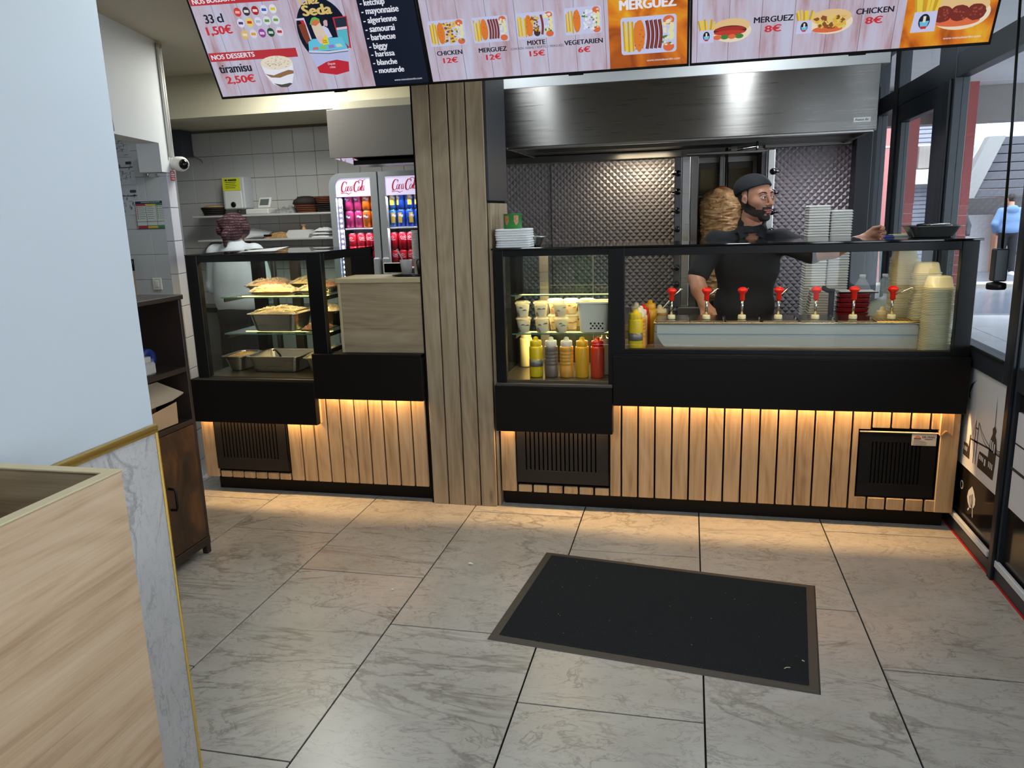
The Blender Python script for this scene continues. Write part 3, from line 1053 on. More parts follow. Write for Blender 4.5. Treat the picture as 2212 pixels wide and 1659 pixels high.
rail(d1, -1.02, -0.198, 0.64, 0.68, 1.345, ZT)
obj('side_panel', MB().box(-1.014, -1.008, 0.0, 0.64, 0.70, 1.36), GLASS, d1)
rail(d1, -1.020, -1.0, 0.0, 0.66, 0.69, 0.712)
obj('floor_pan', MB().cbox(-1.008, -0.21, -0.03, 0.66, 0.690, 0.712, 0.002), FLOORC, d1)
obj('top_glass', MB().box(-1.02, -0.198, -0.045, 0.69, ZT, ZT + 0.007), glass_mat('smoked_glass', (0.25, 0.26, 0.27), 1.5), d1)
obj('front_glass', MB().box(-0.949, -0.284, -0.022, -0.016, 0.70, 1.361), GLASS, d1)
obj('side_glass', MB().box(-0.218, -0.212, 0.0, 0.34, 0.87, 1.356), GLASS, d1)
obj('rear_door', MB().box(-0.95, -0.73, 0.655, 0.659, 0.72, 1.345), GLASSG, d1)
obj('rear_door', MB().box(-0.73, -0.24, 0.665, 0.669, 0.72, 1.345), GLASSG, d1)
for z, y0 in ((1.152, 0.03), (0.944, 0.03)):
    sf = obj('shelf', MB().cbox(-0.87, -0.245, y0, 0.44, z, z + 0.007, 0.001), GLASSG, d1)
    obj('shelf_edge', MB().box(-0.87, -0.245, y0 - 0.0015, y0, z + 0.0005, z + 0.0065), GREENEDGE, sf)
    obj('bracket', MB().cbox(-0.855, -0.843, y0 + 0.002, 0.60, z - 0.022, z, 0.002).cbox(-0.265, -0.253, y0 + 0.002, 0.60, z - 0.022, z, 0.002), BLACKM, sf)
obj('shelf_upright', MB().cbox(-0.86, -0.835, 0.58, 0.615, 0.712, 1.345, 0.002).cbox(-0.27, -0.245, 0.58, 0.615, 0.712, 1.345, 0.002), STEELD, d1)
obj('led_strip', MB().box(-0.93, -0.30, 0.004, 0.020, 1.374, 1.380), CASEL, d1)
area('case_strip_light', (-0.6, 0.014, 1.372), (0, 0, 0), 0.62, 0.03, 4.5, CASEW)
obj('led_strip', MB().box(-0.84, -0.28, 0.20, 0.212, 1.1425, 1.1475), CASEL, d1)
area('case_strip_light', (-0.56, 0.21, 1.140), (0, 0, 0), 0.55, 0.02, 1.0, CASEW)
obj('led_strip', MB().box(-0.84, -0.28, 0.20, 0.212, 0.9345, 0.9395), CASEL, d1)
area('case_strip_light', (-0.56, 0.21, 0.932), (0, 0, 0), 0.55, 0.02, 0.9, CASEW)

# ---- right case: desserts on the left, sauces on the right
d2 = thing('display_case', 'long black-framed glass case with lit dessert shelves and a sauce station', 'display case', (1.87, 0.2, 0.69))
rail(d2, 0.757, 0.806, -0.042, 0.0, 0.69, 1.392, nm='corner_post')
rail(d2, 1.337, 1.418, -0.042, 0.0, 0.69, 1.392, nm='corner_post')
rail(d2, 2.915, 2.985, -0.042, 0.0, 0.855, 1.392, nm='corner_post')
rail(d2, 0.806, 1.337, -0.040, 0.0, 1.360, 1.392)
rail(d2, 1.418, 2.915, -0.040, 0.0, 1.352, 1.392)
rail(d2, 0.806, 1.337, -0.040, 0.0, 0.690, 0.706)
rail(d2, 1.418, 2.915, -0.040, 0.0, 0.852, 0.890)
rail(d2, 0.75, 1.36, -0.058, -0.03, 0.692, 0.708, STEELD)
rail(d2, 1.36, 2.99, -0.058, -0.03, 0.854, 0.868, BLACKM)
rail(d2, 1.345, 1.362, 0.0, 0.42, 0.70, 1.385, BLACKM, 'divider')
rail(d2, 2.955, 2.985, 0.0, 0.42, 1.35, 1.392)
rail(d2, 2.950, 2.985, 0.38, 0.42, 0.86, 1.36, nm='rear_post')
rail(d2, 0.757, 0.80, 0.44, 0.48, 0.69, 1.36, nm='rear_post')
rail(d2, 0.90, 0.955, 0.43, 0.455, 0.71, 1.36, STEEL, nm='rear_post')
rail(d2, 1.20, 1.206, 0.445, 0.455, 0.71, 1.36, STEEL, nm='door_edge')
obj('side_panel', MB().box(0.757, 0.765, 0.0, 0.45, 0.69, 1.37), BLACKG, d2)
obj('floor_pan', MB().cbox(0.766, 1.345, -0.03, 0.46, 0.690, 0.722, 0.002), FLOORC, d2)
obj('worktop', MB().cbox(1.365, 2.98, -0.03, 0.42, 0.852, 0.868, 0.002), mat('stone_worktop', (186, 150, 92), 0.35, noise=0.25, nscale=90), d2)
obj('top_glass', MB().cbox(0.745, 3.0, -0.048, 0.400, 1.392, 1.402, 0.002), BLACKG, d2)
obj('front_glass', MB().box(0.805, 1.338, -0.022, -0.016, 0.70, 1.362), GLASS, d2)
obj('front_glass', MB().box(1.417, 2.916, -0.022, -0.016, 0.885, 1.354), GLASS, d2)
obj('side_glass', MB().box(2.968, 2.974, 0.0, 0.38, 0.87, 1.35), GLASS, d2)
obj('rear_door', MB().box(0.80, 1.20, 0.452, 0.456, 0.715, 1.355), GLASSG, d2)
obj('rear_door', MB().box(1.10, 1.345, 0.462, 0.466, 0.715, 1.355), GLASSG, d2)
for z, y0, y1 in ((1.152, 0.03, 0.36), (0.950, 0.03, 0.40)):
    sf = obj('shelf', MB().cbox(0.825, 1.340, y0, y1, z, z + 0.007, 0.001), GLASSG, d2)
    obj('shelf_edge', MB().box(0.825, 1.340, y0 - 0.0015, y0, z + 0.0005, z + 0.0065), GREENEDGE, sf)
    obj('bracket', MB().cbox(0.832, 0.846, y0 + 0.002, 0.43, z - 0.022, z, 0.002), BLACKM, sf)
obj('led_strip', MB().box(0.82, 1.33, 0.004, 0.020, 1.374, 1.380), CASEL, d2)
area('case_strip_light', (1.07, 0.014, 1.372), (0, 0, 0), 0.5, 0.03, 3.2, CASEW)
for z in (1.146, 0.944):
    obj('led_strip', MB().box(0.85, 1.33, 0.18, 0.192, z - 0.005, z), CASEL, d2)
    area('case_strip_light', (1.09, 0.19, z - 0.006), (0, 0, 0), 0.48, 0.02, 3.0, CASEW)
obj('led_strip', MB().box(1.45, 2.90, 0.004, 0.020, 1.372, 1.378), CASEL, d2)
area('case_strip_light', (2.17, 0.014, 1.370), (0, 0, 0), 1.45, 0.02, 2.6, CASEW)

# ================================================================ TILL SCREEN
pb = thing('till_screen', 'boxy oak-laminate till screen on the left counter beside the pillar', 'counter screen', (0.11, 0.15, 0.85))
obj('front_panel', MB().cbox(-0.118, 0.342, 0.0, 0.018, 0.852, 1.232, 0.002), OAKX, pb)
obj('side_panel', MB().cbox(-0.132, -0.118, -0.002, 0.24, 0.852, 1.232, 0.002), OAKRIM, pb)
obj('top_panel', MB().cbox(-0.142, 0.345, -0.012, 0.26, 1.232, 1.258, 0.003), OAKRIM, pb)
# ================================================================ MENU SCREENS
TVN = Vector((0, -0.891, -0.454))
def tvp(x, t, k=0.0):
    return (x + TVN.x * k, -0.6 - 0.454 * t + TVN.y * k, 2.113 + 0.891 * t + TVN.z * k)
TVU = (0, -0.454, 0.891)
TVG = 0.82
def em(name, rgb):
    return emat('screen_' + name, rgb, TVG)

def planks_screen():
    m = bpy.data.materials.new('screen_planks')
    m.use_nodes = True
    nt = m.node_tree
    bs = nt.nodes['Principled BSDF']
    bs.inputs['Base Color'].default_value = (0.004, 0.004, 0.004, 1)
    bs.inputs['Roughness'].default_value = 0.3
    tc = N(nt, 'ShaderNodeTexCoord')
    mp = N(nt, 'ShaderNodeMapping')
    mp.inputs['Scale'].default_value = (9, 1.2, 1.2)
    nt.links.new(tc.outputs['Object'], mp.inputs[0])
    n = N(nt, 'ShaderNodeTexNoise', Scale=2.0, Detail=6.0, Roughness=0.65)
    nt.links.new(mp.outputs[0], n.inputs[0])
    rp = ramp(nt, [(0.30, (176, 140, 146)), (0.46, (196, 182, 200)), (0.62, (200, 200, 224))])
    nt.links.new(n.outputs[0], rp.inputs[0])
    sep = N(nt, 'ShaderNodeSeparateXYZ')
    nt.links.new(tc.outputs['Object'], sep.inputs[0])
    mo = N(nt, 'ShaderNodeMath', operation='WRAP')
    mo.inputs[1].default_value, mo.inputs[2].default_value = 0.0, 0.116
    nt.links.new(sep.outputs[0], mo.inputs[0])
    lt = N(nt, 'ShaderNodeMath', operation='LESS_THAN')
    lt.inputs[1].default_value = 0.0014
    nt.links.new(mo.outputs[0], lt.inputs[0])
    mx = N(nt, 'ShaderNodeMix', data_type='RGBA')
    nt.links.new(lt.outputs[0], mx.inputs[0])
    nt.links.new(rp.outputs[0], mx.inputs[6])
    mx.inputs[7].default_value = (*lin((88, 80, 96)), 1)
    nt.links.new(mx.outputs[2], bs.inputs['Emission Color'])
    bs.inputs['Emission Strength'].default_value = TVG
    return m
SPL = planks_screen()
def flames_screen():
    m = bpy.data.materials.new('screen_flames')
    m.use_nodes = True
    nt = m.node_tree
    bs = nt.nodes['Principled BSDF']
    bs.inputs['Base Color'].default_value = (0.004, 0.004, 0.004, 1)
    bs.inputs['Roughness'].default_value = 0.3
    tc = N(nt, 'ShaderNodeTexCoord')
    n = N(nt, 'ShaderNodeTexNoise', Scale=5.0, Detail=3.0, Distortion=1.5)
    nt.links.new(tc.outputs['Object'], n.inputs[0])
    rp = ramp(nt, [(0.30, (150, 66, 20)), (0.45, (220, 120, 24)), (0.60, (236, 176, 40)), (0.75, (240, 210, 70))])
    nt.links.new(n.outputs[0], rp.inputs[0])
    nt.links.new(rp.outputs[0], bs.inputs['Emission Color'])
    bs.inputs['Emission Strength'].default_value = TVG
    return m
SFL = flames_screen()

def shape(par, pts, m, k, name='menu_picture'):
    """flat printed shape on a screen; pts are (x, height up the screen)"""
    return obj(name, MB().poly([tvp(x, t, k) for x, t in pts]), m, par)

def blob(cx, ct, rx, rt, n=20, a0=0.0, a1=2 * PI, jit=0.0, rng=random):
    return [(cx + rx * math.cos(a0 + (a1 - a0) * i / n) * (1 + rng.uniform(-jit, jit)), ct + rt * math.sin(a0 + (a1 - a0) * i / n) * (1 + rng.uniform(-jit, jit))) for i in range(n)]

def tvtext(par, s, x, t, w, h, m, bold=0.02, k=0.004, shear=0.0):
    return text(s, w, h, m, frame_m(tvp(x, t, k), (1, 0, 0), TVU), par, bold, shear)

def menu_board(x0, x1, label, hgt=0.60):
    t = thing('menu_screen', label, 'menu screen', tvp((x0 + x1) / 2, hgt / 2, -0.03), 'menu screens over the counter')
    a = frame_m(tvp(x0, 0, 0), (1, 0, 0), TVU)
    w = x1 - x0
    b = MB().cbox(0, w, 0, 0.010, -0.035, 0.004, 0.001).cbox(0, w, hgt - .010, hgt, -0.035, 0.004, 0.001)
    b.cbox(0, 0.008, 0, hgt, -0.035, 0.004, 0.001).cbox(w - .008, w, 0, hgt, -0.035, 0.004, 0.001).box(0.004, w - .004, 0.004, hgt - .004, -0.035, -0.004)
    b.cbox(w * .55, w * .55 + .06, -0.006, 0.002, -0.03, 0.0, 0.001)
    obj('bezel', b.xf(a), BLACKM, t)
    obj('mount', MB().box(w * .3, w * .7, .15, .45, -0.10, -0.035).box(w * .47, w * .53, .40, .62, -0.34, -0.08).xf(a), BLACKM, t)
    return t

K = [0.0]
S_RED, S_BLK, S_WHT, S_NAVY = em('red', (206, 48, 58)), em('black', (24, 28, 44)), em('white', (236, 238, 250)), em('navy', (16, 24, 44))
S_PLATE, S_FRY, S_FRY2, S_RICE, S_RICE2 = em('plate', (200, 206, 240)), em('fries', (236, 206, 70)), em('fries_dark', (206, 160, 50)), em('rice', (226, 128, 48)), em('rice_dark', (196, 96, 34))
S_SAUS, S_SAUS2, S_TOM, S_GRN, S_LEM, S_CHK, S_CHK2, S_CREAM = em('sausage', (96, 34, 34)), em('sausage_light', (150, 62, 50)), em('tomato', (224, 110, 66)), em('green', (70, 130, 60)), em('lemon', (232, 228, 170)), em('chicken', (226, 186, 70)), em('chicken_dark', (140, 84, 40)), em('cream', (236, 226, 206))
S_GOLD, S_BREAD, S_BREAD2, S_MEAT = em('gold', (222, 194, 120)), em('bread', (232, 196, 140)), em('bread_edge', (240, 224, 196)), em('meat', (120, 44, 34))
S_BANNER = em('banner', (190, 52, 62))

# ---- first screen: drinks, desserts, logo and the sauce list
m1 = menu_board(-0.332, 0.655, 'wall-hung menu screen with drinks, desserts and the white-on-black sauce list')
sc = obj('screen', MB().poly([tvp(-.325, .009, .001), tvp(.408, .009, .001), tvp(.410, .592, .001), tvp(-.325, .592, .001)]), SPL, m1)
sb = obj('screen', MB().poly([tvp(.407, .009, .001), tvp(.648, .009, .001), tvp(.648, .592, .001), tvp(.411, .592, .001)]), S_NAVY, m1)
shape(sc, [(-.322, .1612), (-.322, .1975), (.0916, .1907), (.092, .154)], S_BANNER, .002)
shape(sc, [(-.322, .387), (-.322, .424), (.0916, .416), (.0755, .3765)], S_BANNER, .002)
for s, x, t, w, h, m, bo in (
    ('NOS BOISSONS', -.308, .393, .198, .019, S_WHT, .03), ('33 cl', -.279, .316, .084, .034, S_BLK, .03), ('1,50€', -.288, .270, .117, .034, S_RED, .04),
    ('NOS DESSERTS', -.310, .170, .205, .019, S_WHT, .03), ('tiramisu', -.293, .112, .153, .033, S_BLK, .03), ('2,50€', -.277, .066, .137, .032, S_RED, .04)):
    tvtext(sc, s, x, t, w, h, m, bo)
for s, x, t, w, h in (('- ketchup', .422, .326, .104, .023), ('- mayonnaise', .421, .294, .157, .023), ('- algerienne', .421, .260, .141, .023), ('- samourai', .421, .226, .125, .023),
                      ('- barbecue', .420, .194, .122, .023), ('- biggy', .420, .160, .080, .023), ('- harissa', .421, .129, .102, .022), ('- blanche', .421, .095, .105, .022),
                      ('- moutarde', .421, .062, .128, .022), ('www.menuboardtv.com', .498, .026, .122, .008)):
    tvtext(sb, s, x, t, w, h, S_WHT, .025 if h > .01 else .01)
cols = [[(214, 60, 56), (60, 50, 60), (176, 36, 40), (226, 230, 244), (230, 232, 240)], [(226, 228, 244), (236, 214, 90), (222, 226, 244), (222, 230, 232), (222, 230, 236)], [(230, 190, 110), (226, 220, 226), (150, 70, 160), (30, 74, 56), (226, 222, 236)]]
inner = [[(240, 180, 170), (230, 226, 230), (236, 220, 220), (60, 90, 190), (232, 210, 40)], [(90, 60, 130), (206, 60, 60), (176, 190, 206), (96, 150, 80), (120, 160, 80)], [(236, 226, 206), (226, 160, 60), (226, 200, 226), (200, 214, 200), (190, 60, 70)]]
for r_, t_, x_ in ((0, .3475, -.120), (1, .3050, -.121), (2, .2588, -.1196)):
    for c_ in range(5):
        cx = x_ + .0403 * c_
        shape(sc, blob(cx, t_, .0162, .0175), em('badge_%d_%d' % (r_, c_), cols[r_][c_]), .002, 'drink_badge')
        shape(sc, [(cx - .011, t_ - .004), (cx + .010, t_ - .006), (cx + .011, t_ + .004), (cx - .009, t_ + .006)], em('badge_in_%d_%d' % (r_, c_), inner[r_][c_]), .003, 'drink_badge')
# tiramisu glass
shape(sc, [(-.090, .133), (-.084, .09), (-.060, .048), (-.028, .034), (.005, .033), (.030, .048), (.050, .09), (.058, .133)], S_WHT, .002)
shape(sc, [(-.085, .095), (-.045, .086), (-.01, .095), (.03, .104), (.052, .10), (.050, .088), (.02, .084), (-.02, .074), (-.06, .078)], em('cocoa', (150, 112, 80)), .003)
shape(sc, [(-.058, .052), (-.02, .045), (.02, .050), (.030, .046), (.005, .033), (-.028, .034)], em('cocoa_dark', (80, 78, 70)), .003)
shape(sc, blob(-.016, .137, .074, .029), S_CREAM, .003)
rr = random.Random(3)
for i in range(40):
    a, q = rr.uniform(0, 2 * PI), rr.uniform(.1, .95)
    cx, ct, d = -.016 + .070 * q * math.cos(a), .138 + .026 * q * math.sin(a), rr.uniform(0, PI)
    shape(sc, [(cx - .006 * math.cos(d), ct - .003 * math.sin(d)), (cx + .002 * math.sin(d), ct - .002), (cx + .006 * math.cos(d), ct + .003 * math.sin(d))], em('cocoa_dust', (140, 100, 76)), .0036, 'cocoa_fleck')
# logo
shape(sc, blob(.2345, .245, .1125, .128, 40), S_NAVY, .002, 'logo_shape')
tvtext(sc, 'Chez', .166, .352, .083, .028, S_GOLD, .05, .0055)
tvtext(sc, 'Seda', .170, .310, .124, .038, S_GOLD, .05, .0055)
for pts, c, k in (
    ([(.1256, .2953), (.1267, .302), (.1665, .3026), (.1757, .2175), (.1684, .2161), (.159, .2936)], (206, 210, 236), .0026),
    ([(.1436, .2948), (.1615, .2943), (.1671, .2695), (.1509, .2826)], (196, 46, 54), .003),
    ([(.1336, .2781), (.1509, .2826), (.1655, .2716), (.169, .218), (.1493, .1995), (.1392, .2323)], (132, 66, 44), .0034),
    ([(.2354, .2641), (.2450, .2660), (.2594, .2544), (.2695, .2202), (.2391, .2166)], (206, 212, 244), .0026),
    ([(.2467, .2865), (.2652, .2888), (.2617, .2659), (.254, .2587), (.2442, .2634)], (206, 176, 176), .003),
    ([(.2450, .282), (.2467, .293), (.2560, .296), (.2652, .2915), (.2650, .285), (.256, .288)], (34, 30, 34), .0034),
    ([(.2500, .266), (.256, .2615), (.2615, .266), (.2617, .2659), (.254, .2587), (.2475, .2634)], (60, 50, 54), .0034),
    ([(.2903, .2945), (.3534, .295), (.3400, .17), (.3262, .1741), (.2921, .2204)], (196, 46, 60), .0026),
    ([(.2978, .29), (.3490, .2910), (.3333, .1755), (.2943, .2202)], (40, 50, 64), .003),
    ([(.2965, .254), (.3440, .256), (.3425, .246), (.2960, .244)], (226, 200, 216), .0034),
    ([(.2955, .243), (.3420, .245), (.3333, .1755), (.2943, .2202)], (90, 190, 206), .0034),
    ([(.1569, .2089), (.1807, .2191), (.3091, .2171), (.3251, .1701), (.2361, .1687), (.1502, .1731)], (104, 200, 232), .0040),
    ([(.170, .186), (.195, .187), (.195, .176), (.168, .176)], (206, 120, 120), .0044),
    ([(.203, .189), (.232, .191), (.232, .176), (.201, .176)], (130, 206, 110), .0044),
    ([(.242, .190), (.266, .191), (.270, .178), (.242, .177)], (150, 130, 206), .0044),
    ([(.274, .192), (.298, .192), (.306, .180), (.278, .179)], (190, 220, 190), .0044),
    ([(.1486, .1753), (.2355, .1668), (.3251, .1701), (.324, .1622), (.2332, .1588), (.1483, .1671)], (206, 214, 240), .0046),
    ([(.1483, .1671), (.2332, .1588), (.324, .1622), (.324, .1590), (.2332, .1556), (.1483, .164)], (90, 90, 104), .0046),
    ([(.1504, .1635), (.2326, .1568), (.3248, .1611), (.3066, .0795), (.246, .0691), (.1708, .0827)], (186, 194, 236), .0042),
    ([(.1663, .1061), (.2162, .1253), (.2636, .1301), (.314, .1182), (.3066, .0795), (.246, .0691), (.1708, .0827)], (196, 44, 58), .0046),
    ([(.185, .2759), (.193, .29), (.2015, .2998), (.2158, .3025), (.2331, .2934), (.2319, .2780), (.21, .268)], (96, 190, 90), .0048),
    ([(.192, .272), (.200, .290), (.222, .293), (.233, .281), (.215, .268)], (216, 120, 80), .0050),
    ([(.191, .2735), (.210, .268), (.2313, .28), (.2428, .244), (.2388, .2007), (.2104, .1969), (.2002, .2156), (.1942, .2438)], (222, 206, 186), .0052),
    ([(.2002, .226), (.2250, .232), (.2388, .2007), (.2104, .1969), (.2002, .2156)], (226, 190, 200), .0054),
    ([(.2196, .2121), (.2465, .2338), (.2488, .1959), (.2203, .1921)], (236, 214, 60), .0056)):
    shape(sc, pts, em('logo_%d_%d_%d' % c, c), k, 'logo_shape')
tvtext(sc, 'Depuis', .2194, .1120, .033, .009, S_WHT, .01, .006)
tvtext(sc, '1994', .2250, .0972, .024, .008, S_WHT, .01, .006)
tvtext(sc, 'Chez', .2235, .208, .018, .006, em('logo_brown', (130, 60, 30)), .02, .0066)
tvtext(sc, 'Seda', .2235, .2005, .020, .006, em('logo_brown', (130, 60, 30)), .02, .0066)

def fries(par, x0, x1, t0, t1, k, n=9, seed=1, fan=0.0):
    rg = random.Random(seed)
    for i in range(n):
        cx = x0 + (x1 - x0) * (i + .5) / n + rg.uniform(-.002, .002)
        w = (x1 - x0) / n * .55
        a = (i - n / 2) / n * fan + rg.uniform(-.003, .003)
        b0, b1 = t0 + rg.uniform(0, .01), t1 - rg.uniform(0, .014)
        shape(par, [(cx - w, b0), (cx + w, b0), (cx + w + a, b1), (cx - w + a, b1)], S_FRY if i % 3 else S_FRY2, k + .0001 * i, 'chip')

def bits(par, x0, x1, t0, t1, ms, n, k, seed, s=.008):
    rg = random.Random(seed)
    for i in range(n):
        cx, ct = rg.uniform(x0, x1), rg.uniform(t0, t1)
        shape(par, blob(cx, ct, s * rg.uniform(.6, 1.2), s * rg.uniform(.5, 1.0), 6, rg.uniform(0, 3), rg.uniform(0, 3) + 2 * PI, .25, rg), ms[i % len(ms)], k + .00005 * i, 'morsel')

def plate(par, x0, x1, t0, t1, kind, seed):
    w, h = x1 - x0, t1 - t0
    r = h * .08
    pts = []
    for cx, ct, a in ((x1 - r, t0 + r, -PI / 2), (x1 - r, t1 - r, 0), (x0 + r, t1 - r, PI / 2), (x0 + r, t0 + r, PI)):
        pts += [(cx + r * math.cos(a + i * PI / 8), ct + r * math.sin(a + i * PI / 8)) for i in range(5)]
    p = shape(par, pts, S_PLATE, .002, 'plate_picture')
    X = lambda a: x0 + w * a
    T = lambda a: t0 + h * a
    fries(p, X(.04), X(.24), T(.05), T(.92), .0026, 7, seed)
    shape(p, blob(X(.33), T(.5), w * .105, h * .42, 22, jit=.06, rng=random.Random(seed)), S_RICE, .003)
    bits(p, X(.25), X(.41), T(.14), T(.86), [S_RICE2, S_RICE], 16, .0033, seed, w * .018)
    if kind == 'chicken':
        bits(p, X(.42), X(.76), T(.14), T(.88), [S_CHK, S_CHK2, S_CHK], 60, .0033, seed, w * .045)
    elif kind == 'cheese':
        bits(p, X(.5), X(.9), T(.1), T(.9), [S_GRN, S_CREAM], 22, .0030, seed, w * .04)
        bits(p, X(.52), X(.84), T(.14), T(.86), [S_WHT], 22, .0046, seed + 5, w * .042)
    else:
        n = 4 if kind == 'sausage' else 1
        for i in range(n):
            a = .47 + .075 * i if n > 1 else .66
            q = []
            for j in range(9):
                q.append((X(a - .028 + .03 * math.sin(j / 8 * PI)), T(.14 + .74 * j / 8)))
            for j in range(9)[::-1]:
                q.append((X(a + .028 + .03 * math.sin(j / 8 * PI)), T(.12 + .78 * j / 8)))
            shape(p, q, S_SAUS, .0038, 'sausage_picture')
            q2 = [(xx * .45 + X(a + .014) * .55, tt) for xx, tt in q]
            shape(p, q2, S_SAUS2, .0040, 'sausage_picture')
        if n == 1:
            bits(p, X(.42), X(.60), T(.3), T(.88), [S_CHK, S_CHK2], 30, .0033, seed, w * .04)
            shape(p, blob(X(.53), T(.22), w * .085, h * .14), em('kofte', (70, 50, 50)), .0042)
    bits(p, X(.76), X(.92), T(.2), T(.9), [S_CREAM, S_LEM, S_GRN, S_CREAM], 26, .0034, seed + 2, w * .04)
    for tt in (.86, .15):
        shape(p, blob(X(.86), T(tt), w * .10, h * .12), S_TOM, .0042)
    for tt in (.68, .45):
        shape(p, blob(X(.90), T(tt), w * .06, h * .12, 14, -PI / 2 - .5, PI / 2 + .5), S_LEM, .0046)
    return p

# ---- second screen: plates and the flame panel
m2 = menu_board(0.657, 1.712, 'wall-hung menu screen showing four food plates with prices and an orange panel')
sc2 = obj('screen', MB().poly([tvp(.664, .009, .001), tvp(1.4065, .009, .001), tvp(1.4085, .592, .001), tvp(.664, .592, .001)]), SPL, m2)
sf2 = obj('screen', MB().poly([tvp(1.4065, .009, .001), tvp(1.705, .009, .001), tvp(1.705, .592, .001), tvp(1.4085, .592, .001)]), SFL, m2)
plate(sc2, .686, .838, .148, .246, 'chicken', 11)
plate(sc2, .868, 1.0135, .148, .2445, 'sausage', 12)
plate(sc2, 1.047, 1.199, .149, .2455, 'mixed', 13)
plate(sc2, 1.239, 1.382, .150, .2485, 'cheese', 14)
plate(sf2, 1.4535, 1.664, .0592, .196, 'sausage', 15)
for s, x, t, w, h, m, bo in (('CHICKEN', .705, .113, .106, .017, S_BLK, .03), ('12€', .727, .082, .060, .021, S_RED, .04), ('MERGUEZ', .882, .112, .115, .017, S_BLK, .03), ('12€', .909, .082, .060, .021, S_RED, .04),
                             ('MIXTE', 1.084, .1255, .071, .017, S_BLK, .03), ('(CHICKEN, KEBAB, 1 KOFTE, 1 MERGUEZ)', 1.014, .112, .213, .008, S_BLK, .01), ('15€', 1.089, .083, .060, .021, S_RED, .04),
                             ('VEGETARIEN', 1.232, .114, .150, .017, S_BLK, .03), ('6€', 1.285, .083, .046, .021, S_RED, .04)):
    tvtext(sc2, s, x, t, w, h, m, bo)
tvtext(sf2, 'MERGUEZ', 1.453, .2245, .208, .034, S_WHT, .04)
tvtext(sf2, 'www.menuboardtv.com', 1.550, .030, .128, .008, S_WHT, .01)
# ---- third screen: sandwiches
m3 = menu_board(1.714, 2.770, 'wall-hung menu screen showing sandwiches with chips, beside the glazed shopfront')
sc3 = obj('screen', MB().poly([tvp(1.721, .009, .001), tvp(2.4665, .009, .001), tvp(2.464, .592, .001), tvp(1.721, .592, .001)]), SPL, m3)
sf3 = obj('screen', MB().poly([tvp(2.4665, .009, .001), tvp(2.763, .009, .001), tvp(2.763, .592, .001), tvp(2.464, .592, .001)]), SFL, m3)
for s, x, t, w, h, m, bo in (('MERGUEZ', 1.946, .139, .138, .020, S_BLK, .03), ('8€', 1.987, .104, .057, .024, S_RED, .04), ('CHICKEN', 2.300, .140, .125, .019, S_BLK, .03), ('8€', 2.336, .105, .056, .024, S_RED, .04)):
    tvtext(sc3, s, x, t, w, h, m, bo)
tvtext(sf3, 'www.menuboardtv.com', 2.608, .030, .123, .008, S_WHT, .01)
def chip_bag(par, cx, t0, s, seed):
    """bag of chips printed with the round shop logo"""
    fries(par, cx - .024 * s, cx + .024 * s, t0 + .035 * s, t0 + .088 * s, .003, 8, seed, .02 * s)
    shape(par, [(cx - .027 * s, t0), (cx + .027 * s, t0), (cx + .026 * s, t0 + .046 * s), (cx - .024 * s, t0 + .046 * s)], em('bag', (206, 206, 240)), .0044)
    shape(par, blob(cx, t0 + .024 * s, .0125 * s, .017 * s), S_NAVY, .0046, 'logo_shape')
    shape(par, [(cx - .010 * s, t0 + .024 * s), (cx + .011 * s, t0 + .025 * s), (cx + .007 * s, t0 + .008 * s), (cx - .006 * s, t0 + .008 * s)], em('bag_blue', (110, 196, 230)), .0048, 'logo_shape')
    shape(par, [(cx - .007 * s, t0 + .013 * s), (cx + .008 * s, t0 + .013 * s), (cx + .006 * s, t0 + .007 * s), (cx - .005 * s, t0 + .007 * s)], S_RED, .005, 'logo_shape')
    shape(par, [(cx - .003 * s, t0 + .036 * s), (cx + .003 * s, t0 + .036 * s), (cx + .003 * s, t0 + .022 * s), (cx - .003 * s, t0 + .022 * s)], S_CREAM, .0052, 'logo_shape')
def bun(par, cx, ct, rx, rt, kind, seed):
    p = shape(par, blob(cx, ct - rt * .1, rx, rt * .9, 30), S_BREAD2, .002, 'bun_picture')
    shape(p, blob(cx - rx * .02, ct + rt * .35, rx * .94, rt * .62, 30), S_BREAD, .0026)
    if kind == 'merguez':
        shape(p, blob(cx - rx * .1, ct - rt * .02, rx * .86, rt * .42, 26), em('dark_gap', (90, 40, 26)), .003)
        shape(p, blob(cx - rx * .12, ct + rt * .12, rx * .80, rt * .20, 22), em('merguez_red', (170, 44, 38)), .0034)
        shape(p, blob(cx - rx * .12, ct - rt * .18, rx * .82, rt * .20, 22), em('merguez_red2', (196, 60, 48)), .0036)
        for i in range(4):
            shape(p, blob(cx - rx * .75 + rx * .38 * i, ct - rt * .52, rx * .22, rt * .20), S_TOM if i % 2 == 0 else S_GRN, .0040)
    elif kind == 'chicken':
        shape(p, blob(cx - rx * .12, ct - rt * .60, rx * .7, rt * .26), S_TOM, .003)
        bits(p, cx - rx * .75, cx + rx * .62, ct - rt * .45, ct + rt * .42, [S_CHK, em('chicken_pale', (232, 206, 110)), S_CHK2], 42, .0034, seed, rt * .24)
    else:
        shape(p, blob(cx - rx * .1, ct - rt * .50, rx * .8, rt * .3), S_TOM, .003)
        for i in range(3):
            shape(p, blob(cx - rx * .62 + rx * .56 * i, ct - rt * .05, rx * .34, rt * .46, 22, jit=.04, rng=random.Random(i)), S_MEAT, .0036 + .0002 * i)
            bits(p, cx - rx * .80 + rx * .56 * i, cx - rx * .44 + rx * .56 * i, ct - rt * .35, ct + rt * .25, [em('meat_light', (160, 78, 62))], 10, .0046, i, rt * .07)
    return p
bun(sc3, 1.868, .1205, .070, .043, 'merguez', 3)
chip_bag(sc3, 1.775, .0815, 1.0, 21)
bun(sc3, 2.217, .1235, .075, .044, 'chicken', 4)
